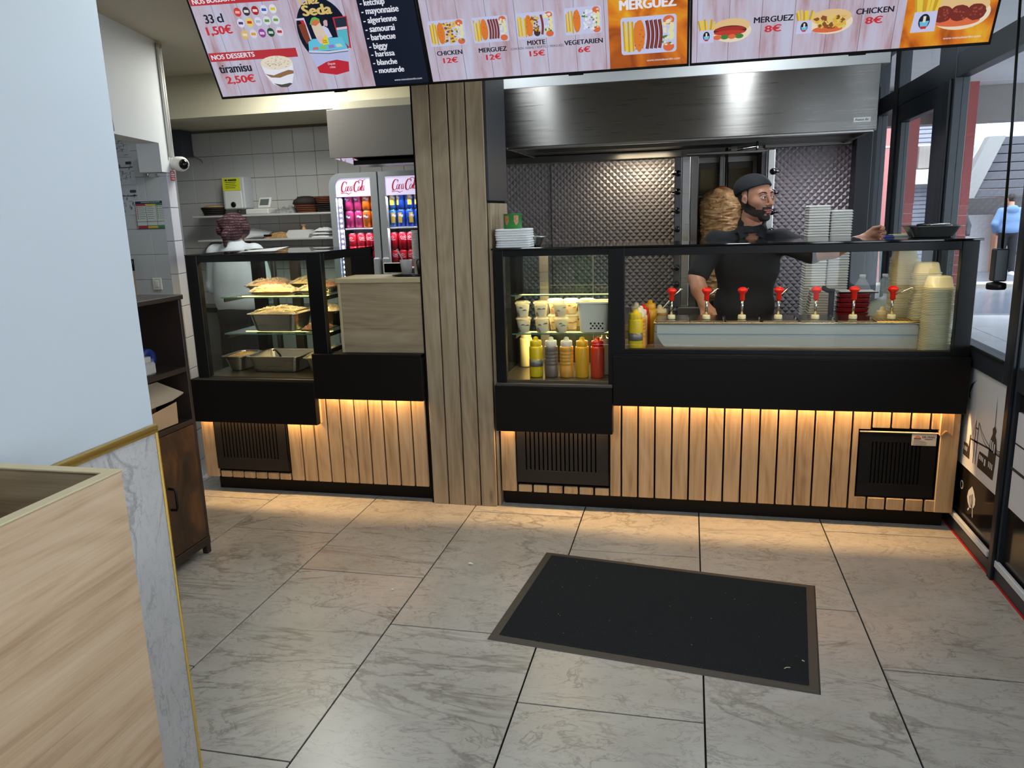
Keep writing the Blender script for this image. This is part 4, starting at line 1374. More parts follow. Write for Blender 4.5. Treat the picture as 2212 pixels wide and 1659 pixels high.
chip_bag(sc3, 2.125, .0880, 1.0, 22)
bun(sf3, 2.650, .120, .095, .060, 'meat', 5)
chip_bag(sf3, 2.533, .062, 1.5, 23)

# ================================================================ EXTRACTION HOOD AND QUILTED STEEL WALL
hd = thing('extraction_hood', 'long brushed steel extraction hood above the kebab grill', 'extraction hood', (1.67, 1.2, 1.95))
b = MB()
zt, zb = 2.291, 1.952
b.cbox(0.640, 2.700, 0.790, 0.804, 1.956, zt, 0.003)
obj('front_panel', b, STEELH, hd)
obj('side_panel', MB().cbox(2.686, 2.700, 0.804, 1.70, zb, zt, 0.002), STEEL, hd)
obj('side_panel', MB().cbox(0.640, 0.654, 0.804, 1.70, zb, zt, 0.002), STEEL, hd)
obj('gutter', MB().cbox(0.65, 2.69, 0.81, 0.86, 1.945, 1.962, 0.003), STEEL, hd)
obj('back_duct', MB().box(0.64, 2.70, 1.40, 1.71, 1.965, 2.25), STEELD, hd)
obj('roof', MB().box(0.65, 2.69, 0.81, 1.70, 2.27, zt - .001), STEELD, hd)
for i in range(4):
    obj('filter', MB().prism([(0.68 + .5 * i, 0.90, 1.99), (0.68 + .5 * i, 1.40, 2.16), (0.68 + .5 * i, 1.40, 2.18), (0.68 + .5 * i, 0.90, 2.01)], (0.48, 0, 0)), STEELD, hd)
nl = obj('nameplate', MB().box(2.580, 2.665, 0.7885, 0.7898, 1.998, 2.022), mat('white_label', (226, 226, 226), 0.5), hd)
text('France Air', 0.070, 0.012, LDARK, frame_m((2.587, 0.788, 2.005), (1, 0, 0), (0, 0, 1)), nl, 0.02, 0.3)

def quilt(name, x0, x1, z0, z1, y, p=0.046, par=None, d=0.0075):
    """steel sheet pressed into raised diamonds"""
    b = MB()
    nx, nz = int((x1 - x0) / p) + 1, int((z1 - z0) / p) + 1
    for j in range(2 * nz):
        for i in range(nx):
            cx = x0 + (i + .5 * (j % 2)) * p
            cz = z0 + j * p / 2
            if cx - p / 2 < x0 - .03 or cx + p / 2 > x1 + .03 or cz > z1:
                continue
            c = [(cx - p / 2, y, cz), (cx, y, cz - p / 2), (cx + p / 2, y, cz), (cx, y, cz + p / 2), (cx, y - d, cz - p * .06)]
            b.add(c, [(0, 1, 4), (1, 2, 4), (2, 3, 4), (3, 0, 4)])
    o = struct(name, b, STEELQ, par)
    return o
wq = struct('wall_quilted', MB().box(0.40, 2.745, 1.702, 1.72, 0.6, 1.99), STEELD)
quilt('quilted_sheet', 0.42, 1.66, 0.80, 1.94, 1.70, par=wq)
quilt('quilted_sheet', 2.22, 2.745, 0.80, 1.96, 1.70, par=wq)
struct('trim', MB().cbox(0.41, 1.66, 1.66, 1.70, 1.915, 1.962, .003).cbox(2.20, 2.745, 1.66, 1.70, 1.945, 1.985, .003), STEELD, wq)
struct('joint_strip', MB().box(0.757, 0.762, 1.688, 1.70, 0.8, 1.94), STEELD, wq)

# ================================================================ KEBAB GRILL
kg = thing('kebab_grill', 'steel vertical kebab grill with black knobs behind the man', 'kebab grill', (1.93, 1.4, 0.85))
def vbox(nm, x0, x1, y0, y1, z0, z1, m):
    return obj(nm, MB().cbox(x0, x1, y0, y1, z0, z1, 0.003), m, kg)
vbox('control_panel', 1.630, 1.672, 1.20, 1.26, 0.95, 1.885, mat('grill_grey', (96, 94, 96), 0.4, 0.7))
vbox('upright', 1.674, 1.725, 1.22, 1.60, 0.95, 1.888, STEEL)
vbox('upright', 1.727, 1.775, 1.30, 1.60, 0.95, 1.895, STEELD)
vbox('upright', 2.150, 2.182, 1.26, 1.60, 0.95, 1.90, mat('grill_grey', (96, 94, 96), 0.4, 0.7))
vbox('control_panel', 2.184, 2.224, 1.20, 1.26, 0.95, 1.905, STEEL)
vbox('back_plate', 1.775, 2.150, 1.56, 1.60, 0.95, 1.905, STEELD)
vbox('top_plate', 1.700, 2.200, 1.28, 1.60, 1.895, 1.912, STEELD)
MESHM = mat('burner_mesh', (112, 96, 66), 0.7, 0.3, noise=0.35, nscale=260)
for x0, x1 in ((1.782, 1.905), (1.965, 2.120)):
    for j in range(4):
        z0 = 1.655 - 0.22 * j
        bz = vbox('burner', x0, x1, 1.535, 1.56, z0, z0 + .205, mat('burner_frame', (70, 64, 58), 0.4, 0.8))
        obj('burner_mesh', MB().box(x0 + .008, x1 - .008, 1.531, 1.535, z0 + .012, z0 + .165), MESHM, bz)
vbox('divider', 1.908, 1.935, 1.48, 1.56, 0.95, 1.905, STEELD)
def knob(x, z, s):
    k = MB().lathe([(0.018, 0), (0.020, -.006), (0.014, -.012), (0.012, -.026), (0.0, -.028)], (x, 1.20, z), 14, axis='Y')
    k.tube([(x, 1.182, z), (x + s * .036, 1.180, z - .004)], [.009, .006], 8)
    obj('knob', k, BLACKG, kg)
for z in (1.787, 1.676, 1.560, 1.446, 1.31, 1.205, 1.10):
    knob(1.650, z, -1)
for z in (1.775, 1.650, 1.535, 1.42, 1.31):
    knob(2.215, z, 1)
vbox('drip_tray', 1.66, 2.20, 1.18, 1.60, 0.90, 0.95, STEEL)
vbox('stand', 1.66, 2.20, 1.20, 1.60, 0.0, 0.90, STEELD)
obj('spit_rod', MB().tube([(1.945, 1.32, 0.95), (1.945, 1.32, 1.935)], 0.009, 10), CHROME, kg)
b = MB().tube([(1.945, 1.32, 1.915), (2.12, 1.31, 1.935)], 0.008, 8).tube([(2.125, 1.31, 1.90), (2.125, 1.31, 1.965)], 0.008, 8).box(1.97, 2.005, 1.30, 1.33, 1.905, 1.94)
obj('spit_bracket', b, CHROME, kg)
# the meat: a tapering stack of frilled slices
mm = thing('kebab_meat', 'tall browned stack of kebab meat on the spit behind the man', 'kebab meat', (1.915, 1.32, 0.97))
rg = random.Random(5)
b = MB()
nz, na = 74, 48
prof = []
ring = []
ph = [rg.uniform(0, 2 * PI) for _ in range(nz + 1)]
for j in range(nz + 1):
    u = j / nz
    rad = 0.088 + 0.037 * min(1, u * 1.3)
    if u > 0.86:
        rad *= math.sqrt(max(0.0, 1 - ((u - .86) / .14) ** 2 * .92))
    if u < .06:
        rad *= .7 + 5 * u
    for i in range(na):
        a = 2 * PI * i / na
        fr = 1 + 0.035 * math.sin(a * 5 + ph[j]) + 0.05 * (j % 2) * (0.6 + .4 * math.sin(3 * a + ph[j] * 2)) + rg.uniform(-.018, .018)
        ring.append((1.915 + rad * fr * math.cos(a), 1.32 + rad * fr * math.sin(a), 0.975 + .715 * u + .006 * math.sin(4 * a + ph[j // 3])))
fs = [(j * na + i, j * na + (i + 1) % na, (j + 1) * na + (i + 1) % na, (j + 1) * na + i) for j in range(nz) for i in range(na)]
fs.append(tuple(range(nz * na, nz * na + na)))
b.add(ring, fs)
MEATM = mat('kebab_meat', (198, 154, 104), 0.5, noise=0.45, nscale=32, bump=0.6)
obj('meat_stack', b, MEATM, mm)
b = MB()
for i in range(260):
    a, u = rg.uniform(0, 2 * PI), rg.uniform(.05, .93)
    rad = (0.088 + 0.037 * min(1, u * 1.3)) * 1.02
    if u > .86:
        rad *= math.sqrt(max(0.0, 1 - ((u - .86) / .14) ** 2 * .92))
    w = rg.uniform(.10, .28)
    h = rg.uniform(.004, .010)
    vs = []
    for q in range(5):
        aa = a + w * (q / 4 - .5)
        bul = 1 + .05 * math.sin(PI * q / 4)
        zz = 0.975 + .715 * u + rg.uniform(-.003, .003)
        vs += [(1.915 + rad * bul * math.cos(aa), 1.32 + rad * bul * math.sin(aa), zz), (1.915 + rad * .99 * math.cos(aa), 1.32 + rad * .99 * math.sin(aa), zz - h)]
    b.add(vs, [(2 * q, 2 * q + 2, 2 * q + 3, 2 * q + 1) for q in range(4)])
o = obj('frilled_edges', b, mat('kebab_edges', (186, 138, 84), 0.5, noise=0.4, nscale=40), mm)
o['kind'] = 'stuff'
obj('tomato_top', MB().ball((1.915, 1.32, 1.69), (.045, .045, .014)), mat('roasted_top', (168, 92, 44), 0.4, noise=.3, nscale=30), mm)
def rrect(x0, x1, y0, y1, z, r, n=5):
    """rounded rectangle, 4 * n points"""
    r = max(0.001, min(r, (x1 - x0) * .49, (y1 - y0) * .49))
    out = []
    for cx, cy, a in ((x1 - r, y1 - r, 0), (x0 + r, y1 - r, PI / 2), (x0 + r, y0 + r, PI), (x1 - r, y0 + r, 1.5 * PI)):
        out += [(cx + r * math.cos(a + PI / 2 * i / (n - 1)), cy + r * math.sin(a + PI / 2 * i / (n - 1)), z) for i in range(n)]
    return out

def ringed(rings):
    b = MB()
    n = len(rings[0])
    vs = [p for r in rings for p in r]
    fs = [(n * a + q, n * a + (q + 1) % n, n * a + n + (q + 1) % n, n * a + n + q) for a in range(len(rings) - 1) for q in range(n)]
    b.add(vs, fs, 0, False)
    b.add(rings[0], [tuple(range(n))[::-1]])
    b.add(rings[-1], [tuple(range(n))])
    return b

# ================================================================ SQUEEZE BOTTLES
def squeeze_bottle(name, label, x, y, z, body, cap, h=0.165, r=0.036, ribs=False, tape=None, group=None, capk='wide'):
    t = local(name, label, 'sauce bottle', (x, y, z), group)
    prof = [(0, 0), (r * .93, 0), (r, .006)]
    if ribs:
        for k in range(5):
            zz = .06 + .018 * k
            prof += [(r, zz), (r * .955, zz + .003), (r * .955, zz + .007), (r, zz + .010)]
    prof += [(r, h - .012), (r * .97, h - .004), (r * .86, h)]
    obj('body', MB().lathe(prof, n=22), body, t)
    obj('cap', MB().lathe([(r * .84, h), (r * .86, h + .002), (r * .86, h + .024), (r * .78, h + .028), (r * .40, h + .030), (r * .34, h + .044), (r * .16, h + .048), (0, h + .048)], n=20), cap, t)
    if tape:
        obj('tape_band', MB().lathe([(r * 1.012, h * .34), (r * 1.02, h * .34), (r * 1.02, h * .58), (r * 1.012, h * .58)], n=22), tape, t)
    return t
def sauce(nm, rgb, r=0.35):
    return mat('sauce_' + nm, rgb, r, sss=0.0)
YEL, GREY, AMB, MUS, RED, PALE = sauce('yellow', (236, 200, 28)), sauce('grey', (112, 100, 92)), sauce('amber', (222, 158, 60)), sauce('mustard', (232, 172, 24)), sauce('red', (206, 58, 22)), sauce('pale', (226, 214, 160))
CAPW, CAPP = mat('cap_white', (232, 222, 206), 0.4), mat('cap_pale', (226, 206, 160), 0.4)
TAPE = mat('grey_tape', (140, 138, 134), 0.35, 0.4)
zb = 0.7225
squeeze_bottle('sauce_bottle', 'bright yellow squeeze bottle with a grey tape band, on the floor of the dessert case', .945, .06, zb, YEL, YEL, tape=TAPE)
squeeze_bottle('sauce_bottle', 'grey ribbed squeeze bottle with a white cap, second in the case floor row', 1.026, .06, zb, GREY, CAPW, ribs=True)
squeeze_bottle('sauce_bottle', 'amber ribbed squeeze bottle between the grey one and the plain mustard one', 1.108, .06, zb, AMB, CAPW, ribs=True)
squeeze_bottle('sauce_bottle', 'plain mustard-yellow squeeze bottle just left of the red one', 1.190, .06, zb, MUS, MUS)
squeeze_bottle('sauce_bottle', 'red squeeze bottle on the floor of the dessert case', 1.270, .06, zb, RED, REDP)
squeeze_bottle('sauce_bottle', 'pale cream squeeze bottle half hidden by the case post, right of the red one', 1.345 - .05, .145, zb, PALE, CAPP)
squeeze_bottle('sauce_bottle', 'pale cream bottle standing in for a reflection, back left of the dessert case floor', .835, .33, zb, PALE, CAPP)  # added bottle imitates a mirror image at the left of the case
zc = 0.8685
squeeze_bottle('sauce_bottle', 'yellow squeeze bottle with silver tape, in front left of the sauce pumps', 1.468, .035, zc, YEL, YEL, tape=TAPE)
squeeze_bottle('sauce_bottle', 'cream ribbed squeeze bottle right behind the taped yellow one', 1.480, .110, zc, AMB, CAPW, ribs=True)
squeeze_bottle('sauce_bottle', 'pale squeeze bottle with a white cap, third in the line beside the pumps', 1.4835, .184, zc, PALE, CAPW)
squeeze_bottle('sauce_bottle', 'red squeeze bottle squeezed in behind the cream ones beside the pumps', 1.492, .258, zc, RED, REDP)
squeeze_bottle('sauce_bottle', 'pale squeeze bottle with a clear tip at the back of the line', 1.452, .325, zc, PALE, WHITEPL)
squeeze_bottle('sauce_bottle', 'tall mustard-yellow squeeze bottle next to the sauce station side', 1.525, .325, zc, MUS, MUS, h=.18)
squeeze_bottle('sauce_bottle', 'small pale squeeze bottle behind the last red pump', 2.70, .385, zc + .001, PALE, CAPP, h=.13, r=.034)
j = local('sauce_jar', 'amber sauce jar with a beige lid behind the first red pump', 'sauce jar', (1.575, .395, zc))
obj('jar', MB().lathe([(0, 0), (.034, 0), (.037, .005), (.037, .14), (.033, .148)], n=20), mat('amber_sauce', (196, 132, 40), .2, noise=.15, nscale=40), j)
obj('lid', MB().lathe([(.036, .148), (.037, .15), (.037, .166), (.034, .168), (.016, .172), (.010, .190), (.006, .193), (0, .193)], n=20), CAPP, j)
obj('spout', MB().tube([(.012, 0, .170), (.05, 0, .215)], .003, 6), WHITEPL, j)

# ================================================================ SAUCE STATION
ss = thing('sauce_dispenser', 'long steel sauce station with seven red-topped pumps behind glass', 'sauce dispenser', (2.19, .22, zc))
b = MB().cbox(1.557, 2.818, .100, .352, zc, .998, .003)
obj('housing', b, STEEL, ss)
obj('rim', MB().cbox(1.553, 2.822, .094, .356, .998, 1.006, .002), CHROME, ss)
b = MB().prism([(1.572, .0985, .993), (2.800, .0985, .993), (2.800, .0985, .880), (1.612, .0985, .880), (1.590, .0985, .905), (1.572, .0985, .942)], (0, -.0012, 0))
obj('protective_film', b, mat('blue_white_film', (176, 186, 188), .35), ss)
obj('film_line', MB().box(1.572, 2.800, .0962, .0972, .944, .948), mat('blue_line', (110, 146, 176), .4), ss)
px = [1.642 + .1755 * i for i in range(7)]
LIDM = steel_mat('lid_steel', (120, 112, 104), 0.22)
for i, x in enumerate(px):
    x0, x1 = x - .080, x + .0845
    if i < 6:
        obj('lid', MB().cbox(x0, x1, .104, .345, 1.006, 1.012, .002), LIDM, ss)
        obj('hinge', MB().cbox(x1 - .002, x1 + .006, .20, .24, 1.006, 1.020, .002), CHROME, ss)
    else:
        g = obj('drip_grate', MB().cbox(x0, x1 + .03, .104, .345, 1.006, 1.010, .002), mat('drip_brass', (206, 180, 110), .3, .8), ss)
        for q in range(9):
            obj('slot', MB().box(x0 + .012 + .018 * q, x0 + .022 + .018 * q, .125, .20, 1.010, 1.0106), mat('slot_dark', (110, 92, 50), .5), g)
    p = obj('pump', MB().lathe([(.0065, 1.03), (.0065, 1.125)], (x, .175, 0), 12), CHROME, ss)
    obj('collar', MB().lathe([(.019, 1.0125), (.020, 1.016), (.020, 1.030), (.017, 1.035), (.0, 1.035)], (x, .175, 0), 16), mat('ivory_plastic', (236, 228, 190), .35), p)
    obj('push_head', MB().lathe([(.011, 1.108), (.0125, 1.110), (.0125, 1.140), (.016, 1.144), (.024, 1.155), (.0255, 1.160), (.022, 1.167), (.012, 1.173), (0, 1.175)], (x, .175, 0), 18), REDP, p)
    sx, sy = ((.055, .02), (.06, .03), (.03, .05), (.05, .035), (.012, .06), (.02, .055), (.085, -.03))[i]
    obj('spout', MB().tube([(x, .175, 1.128), (x + sx * .5, .175 + sy * .5, 1.148), (x + sx * .85, .175 + sy * .85, 1.166), (x + sx, .175 + sy, 1.163)], .0045, 8), CHROME, p)

# ================================================================ DELI TUBS (inverted, nested)
TUB = film_mat('clear_tub', (240, 235, 204), 0.55, 0.2)
tub0 = local('deli_tub', 'x', 'tub', (0, 0, 0), 'nested deli tubs')
obj('tub', MB().lathe([(.060, 0), (.063, .0), (.063, .0035), (.057, .0045), (.048, .046), (.042, .052), (0, .052)], n=24, sq=(1, 1, .55)), TUB, tub0)
stacks = [(2.862, .062, .8690, 40, .0079, 'clear deli tub in the front stack beside the right case post'),
          (2.842, .205, .8690, 47, .0079, 'clear deli tub in the middle stack between the front and back ones'),
          (2.775, .345, .8690, 52, .0083, 'clear deli tub in the tallest stack at the back of the sauce case')]
first = True
for (x, y, z, n, s, lab) in stacks:
    for k in range(n):
        lab_ = lab if k < n - 1 else lab.replace('clear deli tub in', 'topmost clear deli tub of')
        loc = (x + random.uniform(-.0012, .0012), y + random.uniform(-.0012, .0012), z + s * k)
        if first:
            tub0.location = loc
            tub0['label'] = lab
            tub0['group'] = lab.replace('clear deli tub in', 'tubs of')
            first = False
        else:
            dup(tub0, loc, lab_, lab.replace('clear deli tub in', 'tubs of'), random.choice((0, PI / 2, PI)))

# ================================================================ DESSERT CUPS, TUB
CUPP = film_mat('clear_cup', (240, 234, 214), 0.30, 0.15)
CREAMY = mat('cream_dessert', (238, 226, 188), 0.5, noise=.05, nscale=60)
COCOA = mat('cocoa_layer', (96, 48, 30), 0.6, noise=.3, nscale=80)
BERRY = mat('berry_layer', (190, 110, 90), 0.5, noise=.2, nscale=60)
def dessert_cup(x, y, z, label, dark=COCOA, grp=None, seed=0):
    rg = random.Random(seed)
    t = local('dessert_cup', label, 'dessert', (x, y, z), grp)
    obj('cup', MB().lathe([(.0, 0), (.028, 0), (.0285, .002), (.0385, .068), (.0405, .069), (.0405, .072)], n=20), CUPP, t)
    obj('filling', MB().lathe([(0, .002), (.0268, .002), (.0360, .060), (.030, .064), (0, .066)], n=20), CREAMY, t)
    b = MB()
    for k in range(3):
        a0, w = rg.uniform(0, 6.28), rg.uniform(.6, 1.1)
        z0, hh = (.003, .022) if k == 0 else (rg.uniform(.03, .05), .007)
        vs = []
        for q in range(7):
            a = -PI / 2 + (k - 1) * .7 + w * (q / 6 - .5) + .2 * math.sin(a0)
            h2 = hh * (math.sin(PI * q / 6) + .15)
            for zz in (z0, z0 + h2):
                r = .0283 + (.0385 - .0283) * zz / .068 - .0006
                vs.append((r * math.cos(a), r * math.sin(a), zz))
        b.add(vs, [(2 * q, 2 * q + 2, 2 * q + 3, 2 * q + 1) for q in range(6)], 0, True)
    obj('cocoa_streaks', b, dark, t)
    obj('lid', MB().lathe([(.0415, .070), (.0425, .073), (.0415, .076), (.037, .077), (.034, .081), (0, .082)], n=20), CUPP, t)
    return t
zs = .957
n = 0
for (x, y) in ((.880, .075), (.978, .075), (1.080, .075)):
    who = ('left', 'middle', 'right')[n]
    dessert_cup(x, y, zs, 'lower %s dessert cup in the front row, streaked with cocoa at the foot' % who, COCOA, None, n)
    dessert_cup(x - .004, y + .002, zs + .083, 'upper %s dessert cup of the front row, pale cream under a clear lid' % who, BERRY if n == 2 else COCOA, None, n + 10)
    n += 1
for k, x in enumerate((1.03, 1.115, 1.20)):
    for q in range(2):
        dessert_cup(x, .20, zs + .083 * q, 'dessert cup in the second row behind the front cups', BERRY, 'dessert cups behind the front row', 20 + 2 * k + q)
for k, x in enumerate((1.04, 1.13, 1.22, 1.30)):
    dessert_cup(x, .30, zs, 'dessert cup at the very back of the lit shelf', COCOA, 'dessert cups at the back of the shelf', 40 + k)
def perforated_tub(x0, x1, y0, y1, z0, z1, label, holes=True):
    t = thing('plastic_basket', label, 'basket', ((x0 + x1) / 2, (y0 + y1) / 2, z0))
    i = .012
    def ring(z, s, o):
        return rrect(x0 + i * s - o, x1 - i * s + o, y0 + i * s - o, y1 - i * s + o, z, .022)
    b = ringed([ring(z0, 1.4, 0), ring(z0 + .004, 1, 0), ring(z1 - .008, 0, 0), ring(z1 - .008, 0, .009), ring(z1, 0, .009), ring(z1, 0, -.001), ring(z0 + .003, 1, -.003)])
    obj('tub', b, mat('ivory_tub', (226, 222, 206), .4), t)
    if holes:
        for r in range(3):
            for q in range(4 if r != 1 else 3):
                xx = x0 + .07 + .020 * q + (.010 if r == 1 else 0)
                zz = z0 + .024 + .013 * r
                yy = y0 + i * (1 - (zz - z0) / (z1 - z0)) - .0015
                obj('hole', MB().lathe([(0, -.0005), (.0048, -.0005)], (xx, yy, zz), 10, axis='Y'), mat('painted_hole_glow', (230, 150, 50), .6), t)  # amber light in the holes is put into the disc colour
    return t
perforated_tub(1.168, 1.333, .045, .165, zs, 1.118, 'ivory plastic basket with a patch of round holes, right end of the dessert shelf')
# ================================================================ ON THE RIGHT CASE
tz = 1.4022
nk0 = local('napkin', 'folded white paper napkin in the stack at the left end of the case top', 'napkin', (.847, .07, tz), 'folded napkins')
def napk(u, v):
    a = 2 * PI * u
    return (.090 * math.copysign(abs(math.cos(a)) ** .22, math.cos(a)), .085 * math.copysign(abs(math.sin(a)) ** .22, math.sin(a)), .011 * (.5 - .5 * math.cos(PI * v)))
b = MB()
prof = [(.0, 0), (.96, 0), (1.0, .003), (1.0, .008), (.96, .0112), (0, .0112)]
b.lathe(prof, n=32, sq=(.090, .085, .25), smooth=False)
obj('sheet', b, PAPER, nk0)
for k in range(1, 8):
    dup(nk0, (.847 + random.uniform(-.004, .004), .07 + random.uniform(-.004, .004), tz + .0118 * k), 'topmost folded white napkin of the stack, directly under the green tin' if k == 7 else None, rz=random.uniform(-.05, .05))
tn = local('food_tin', 'open green tin with a printed picture, standing on the napkin stack', 'tin', (.837, .07, tz + .0118 * 8))
GRN = mat('tin_green', (44, 128, 52), .4)
obj('can', MB().lathe([(0, 0), (.045, 0), (.047, .002), (.047, .072), (.049, .074), (.046, .075), (.046, .006), (0, .006)], n=28), GRN, tn)
for a0 in (-PI / 2 - .75, -PI / 2 + .35):
    vs = []
    for q in range(6):
        a = a0 + .55 * q / 5
        for z in (.066 - .0, .012 + .05 * abs(q / 5 - .5)):
            vs.append((.0474 * math.cos(a), .0474 * math.sin(a), z))
    obj('print', MB().add(vs, [(2 * q, 2 * q + 2, 2 * q + 3, 2 * q + 1) for q in range(5)]), mat('tin_print', (176, 120, 80), .5, noise=.4, nscale=90), tn)
def open_tray(nm, label, cat, x0, x1, y0, y1, z0, z1, m, tp=.014, lip=.008):
    t = thing(nm, label, cat, ((x0 + x1) / 2, (y0 + y1) / 2, z0))
    def ring(z, s, o):
        return rrect(x0 + tp * s - o, x1 - tp * s + o, y0 + tp * s - o, y1 - tp * s + o, z, min(.035, (z1 - z0) * .6 + .012))
    obj('pan', ringed([ring(z0, 1.5, 0), ring(z0 + min(.008, (z1 - z0) * .3), 1, 0), ring(z1 - .003, 0, 0), ring(z1 - .003, 0, lip), ring(z1, 0, lip), ring(z1, 0, -.001), ring(z0 + .003, 1, -.003)]), m, t)
    return t
open_tray('steel_tray', 'small steel pan on the case top behind the napkins', 'tray', .90, .985, .12, .24, tz, 1.452, STEEL)
tr = open_tray('tool_tray', 'dark grey roasting tray of tongs at the right end of the case top', 'tray', 2.735, 2.955, .10, .29, tz, 1.456, mat('dark_enamel', (76, 76, 74), .3, .3), .022)
for k in range(3):
    tg = thing('tongs', 'black-handled tongs lying across the dark roasting tray', 'tongs', (2.80, .15, 1.456), 'tongs in the dark tray')
    obj('arm', MB().tube([(2.79 + .02 * k, .12 + .03 * k, 1.460), (2.87 + .02 * k, .16 + .03 * k, 1.463), (2.93, .22 + .015 * k, 1.461)], .004, 6), CHROME, tg)
    obj('grip', MB().tube([(2.76 + .03 * k, .105 + .03 * k, 1.461), (2.80 + .03 * k, .125 + .03 * k, 1.464)], .006, 6), BLACKM, tg)
bl = thing('blue_clip', 'small blue plastic clip on the case top near the man\'s hand', 'clip', (2.665, .22, tz))
obj('clip', MB().cbox(2.645, 2.690, .205, .235, tz, tz + .007, .002).cbox(2.650, 2.685, .21, .23, tz + .008, tz + .014, .002), mat('blue_plastic', (34, 52, 140), .3), bl)
pd = thing('order_pad', 'white order pad with a yellow sheet beside the tool tray', 'pad', (2.75, .33, tz))
obj('pad', MB().cbox(2.690, 2.80, .305, .385, tz, tz + .008, .001), PAPER, pd)
obj('sheet', MB().cbox(2.70, 2.79, .306, .38, tz + .0082, tz + .0105, .0005), mat('yellow_sheet', (226, 212, 130), .7), pd)

# ================================================================ KITCHEN WORKTOP BEHIND THE MAN'S RIGHT
kt = thing('worktop', 'steel kitchen worktop behind the sauce case carrying foam boxes and trays', 'worktop', (2.55, .9, 0))
obj('top', MB().cbox(2.34, 2.95, .51, 1.28, .86, .90, .004), STEELD, kt)
obj('cabinet', MB().box(2.36, 2.94, .53, 1.26, .0, .86), STEELD, kt)
k2 = thing('worktop', 'low steel worktop behind the case, left of the man', 'worktop', (1.35, .9, 0))
obj('top', MB().cbox(.80, 1.60, .75, 1.60, .86, .90, .004), STEELD, k2)
obj('cabinet', MB().box(.82, 1.60, .77, 1.58, .0, .86), STEELD, k2)
open_tray('steel_tray', 'wide steel pan on the worktop behind the taped yellow bottle', 'tray', 1.38, 1.60, .80, 1.10, .90, .955, STEEL)
FOAM = mat('white_foam', (232, 230, 224), .7)
fb0 = local('foam_box', 'x', 'foam box', (0, 0, 0))
obj('shell', MB().cbox(-.057, .057, -.07, .07, 0, .0135, .003), FOAM, fb0)
obj('rim', MB().cbox(-.060, .060, -.073, .073, .0055, .0085, .001), FOAM, fb0)
first = True
for (x, y, n, lean, lab) in ((2.432, .93, 45, .012, 'white foam box in the left tall leaning stack behind the man\'s arm'), (2.556, .95, 43, .010, 'white foam box in the right tall stack next to the dark post'), (2.425, .72, 14, .03, 'white foam box in the short stack in front of the tall ones')):
    for k in range(n):
        lab_ = lab if k < n - 1 else lab.replace('white foam box in', 'topmost white foam box of')
        loc = (x + lean * k / n + random.uniform(-.0008, .0008), y + random.uniform(-.001, .001), .901 + .0148 * k)
        if first:
            fb0.location = loc
            fb0['label'] = lab
            fb0['group'] = lab.replace('white foam box in', 'foam boxes of')
            first = False
        else:
            dup(fb0, loc, lab_, lab.replace('white foam box in', 'foam boxes of'))
# red serving trays
RTR = mat('red_tray', (132, 22, 32), .3)
rt0 = local('serving_tray', 'dark red plastic serving tray in the stack behind the sauce pumps', 'tray', (2.575, .555, .901), 'stacked red trays')
b = MB()
b.lathe([(0, 0), (.86, 0), (.94, .004), (1.0, .020), (1.03, .021), (1.03, .024), (.99, .0235), (.93, .008), (0, .004)], n=28, sq=(.080, .058, .3), smooth=False)
obj('dish', b, RTR, rt0)
for k in range(1, 8):
    dup(rt0, (2.575 + .002 * k, .555, .901 + .0255 * k))
cb = thing('clipboard', 'black folder with a white sheet lying on the red trays', 'folder', (2.59, .555, 1.106))
obj('board', MB().cbox(2.50, 2.70, .49, .62, 1.106, 1.112, .002), BLACKG, cb)
obj('sheet', MB().cbox(2.515, 2.69, .495, .60, 1.1122, 1.114, .0005), PAPER, cb)
hk = thing('scanner', 'black handheld grip lying beside the red trays', 'hand tool', (2.46, .53, .902))
obj('grip', MB().tube([(2.425, .53, 1.135), (2.455, .53, 1.118), (2.49, .53, 1.116)], [.013, .012, .009], 10), BLACKM, hk)
obj('stand', MB().cbox(2.462, 2.488, .515, .545, .901, 1.112, .004), BLACKM, hk)
for (x, y, lab) in ((2.655, .68, 'clear plastic bottle standing behind the sixth red pump'), (2.775, .70, 'clear plastic bottle beside the shopfront window post')):
    t = local('clear_bottle', lab, 'bottle', (x, y, .9005))
    obj('bottle', MB().lathe([(0, 0), (.045, 0), (.047, .01), (.047, .19), (.040, .225), (.018, .265), (.014, .270), (.014, .285)], n=20), film_mat('clear_pet', (214, 222, 226), .28, .05), t)
    obj('neck_ring', MB().lathe([(.0150, .272), (.0165, .274), (.0165, .288), (.0, .289)], n=16), film_mat('pet_neck', (224, 228, 230), .7, .2), t)
bg = thing('plastic_bag', 'crumpled pale blue plastic bag behind the last two pumps', 'bag', (2.72, .54, .90))
rg = random.Random(9)
b = MB()
def bagf(u, v):
    a, th = 2 * PI * u, PI * v
    k = 1 + .10 * math.sin(5 * a + 3 * v) + .07 * math.sin(9 * a + 11 * v)
    return (2.735 + .105 * k * math.sin(th) * math.cos(a), .55 + .05 * k * math.sin(th) * math.sin(a), .995 + .09 * (-math.cos(th)) * (1 + .15 * math.cos(a)))
b.grid(bagf, 36, 18)
obj('film', b, film_mat('bag_film', (206, 222, 226), .75, .3), bg)

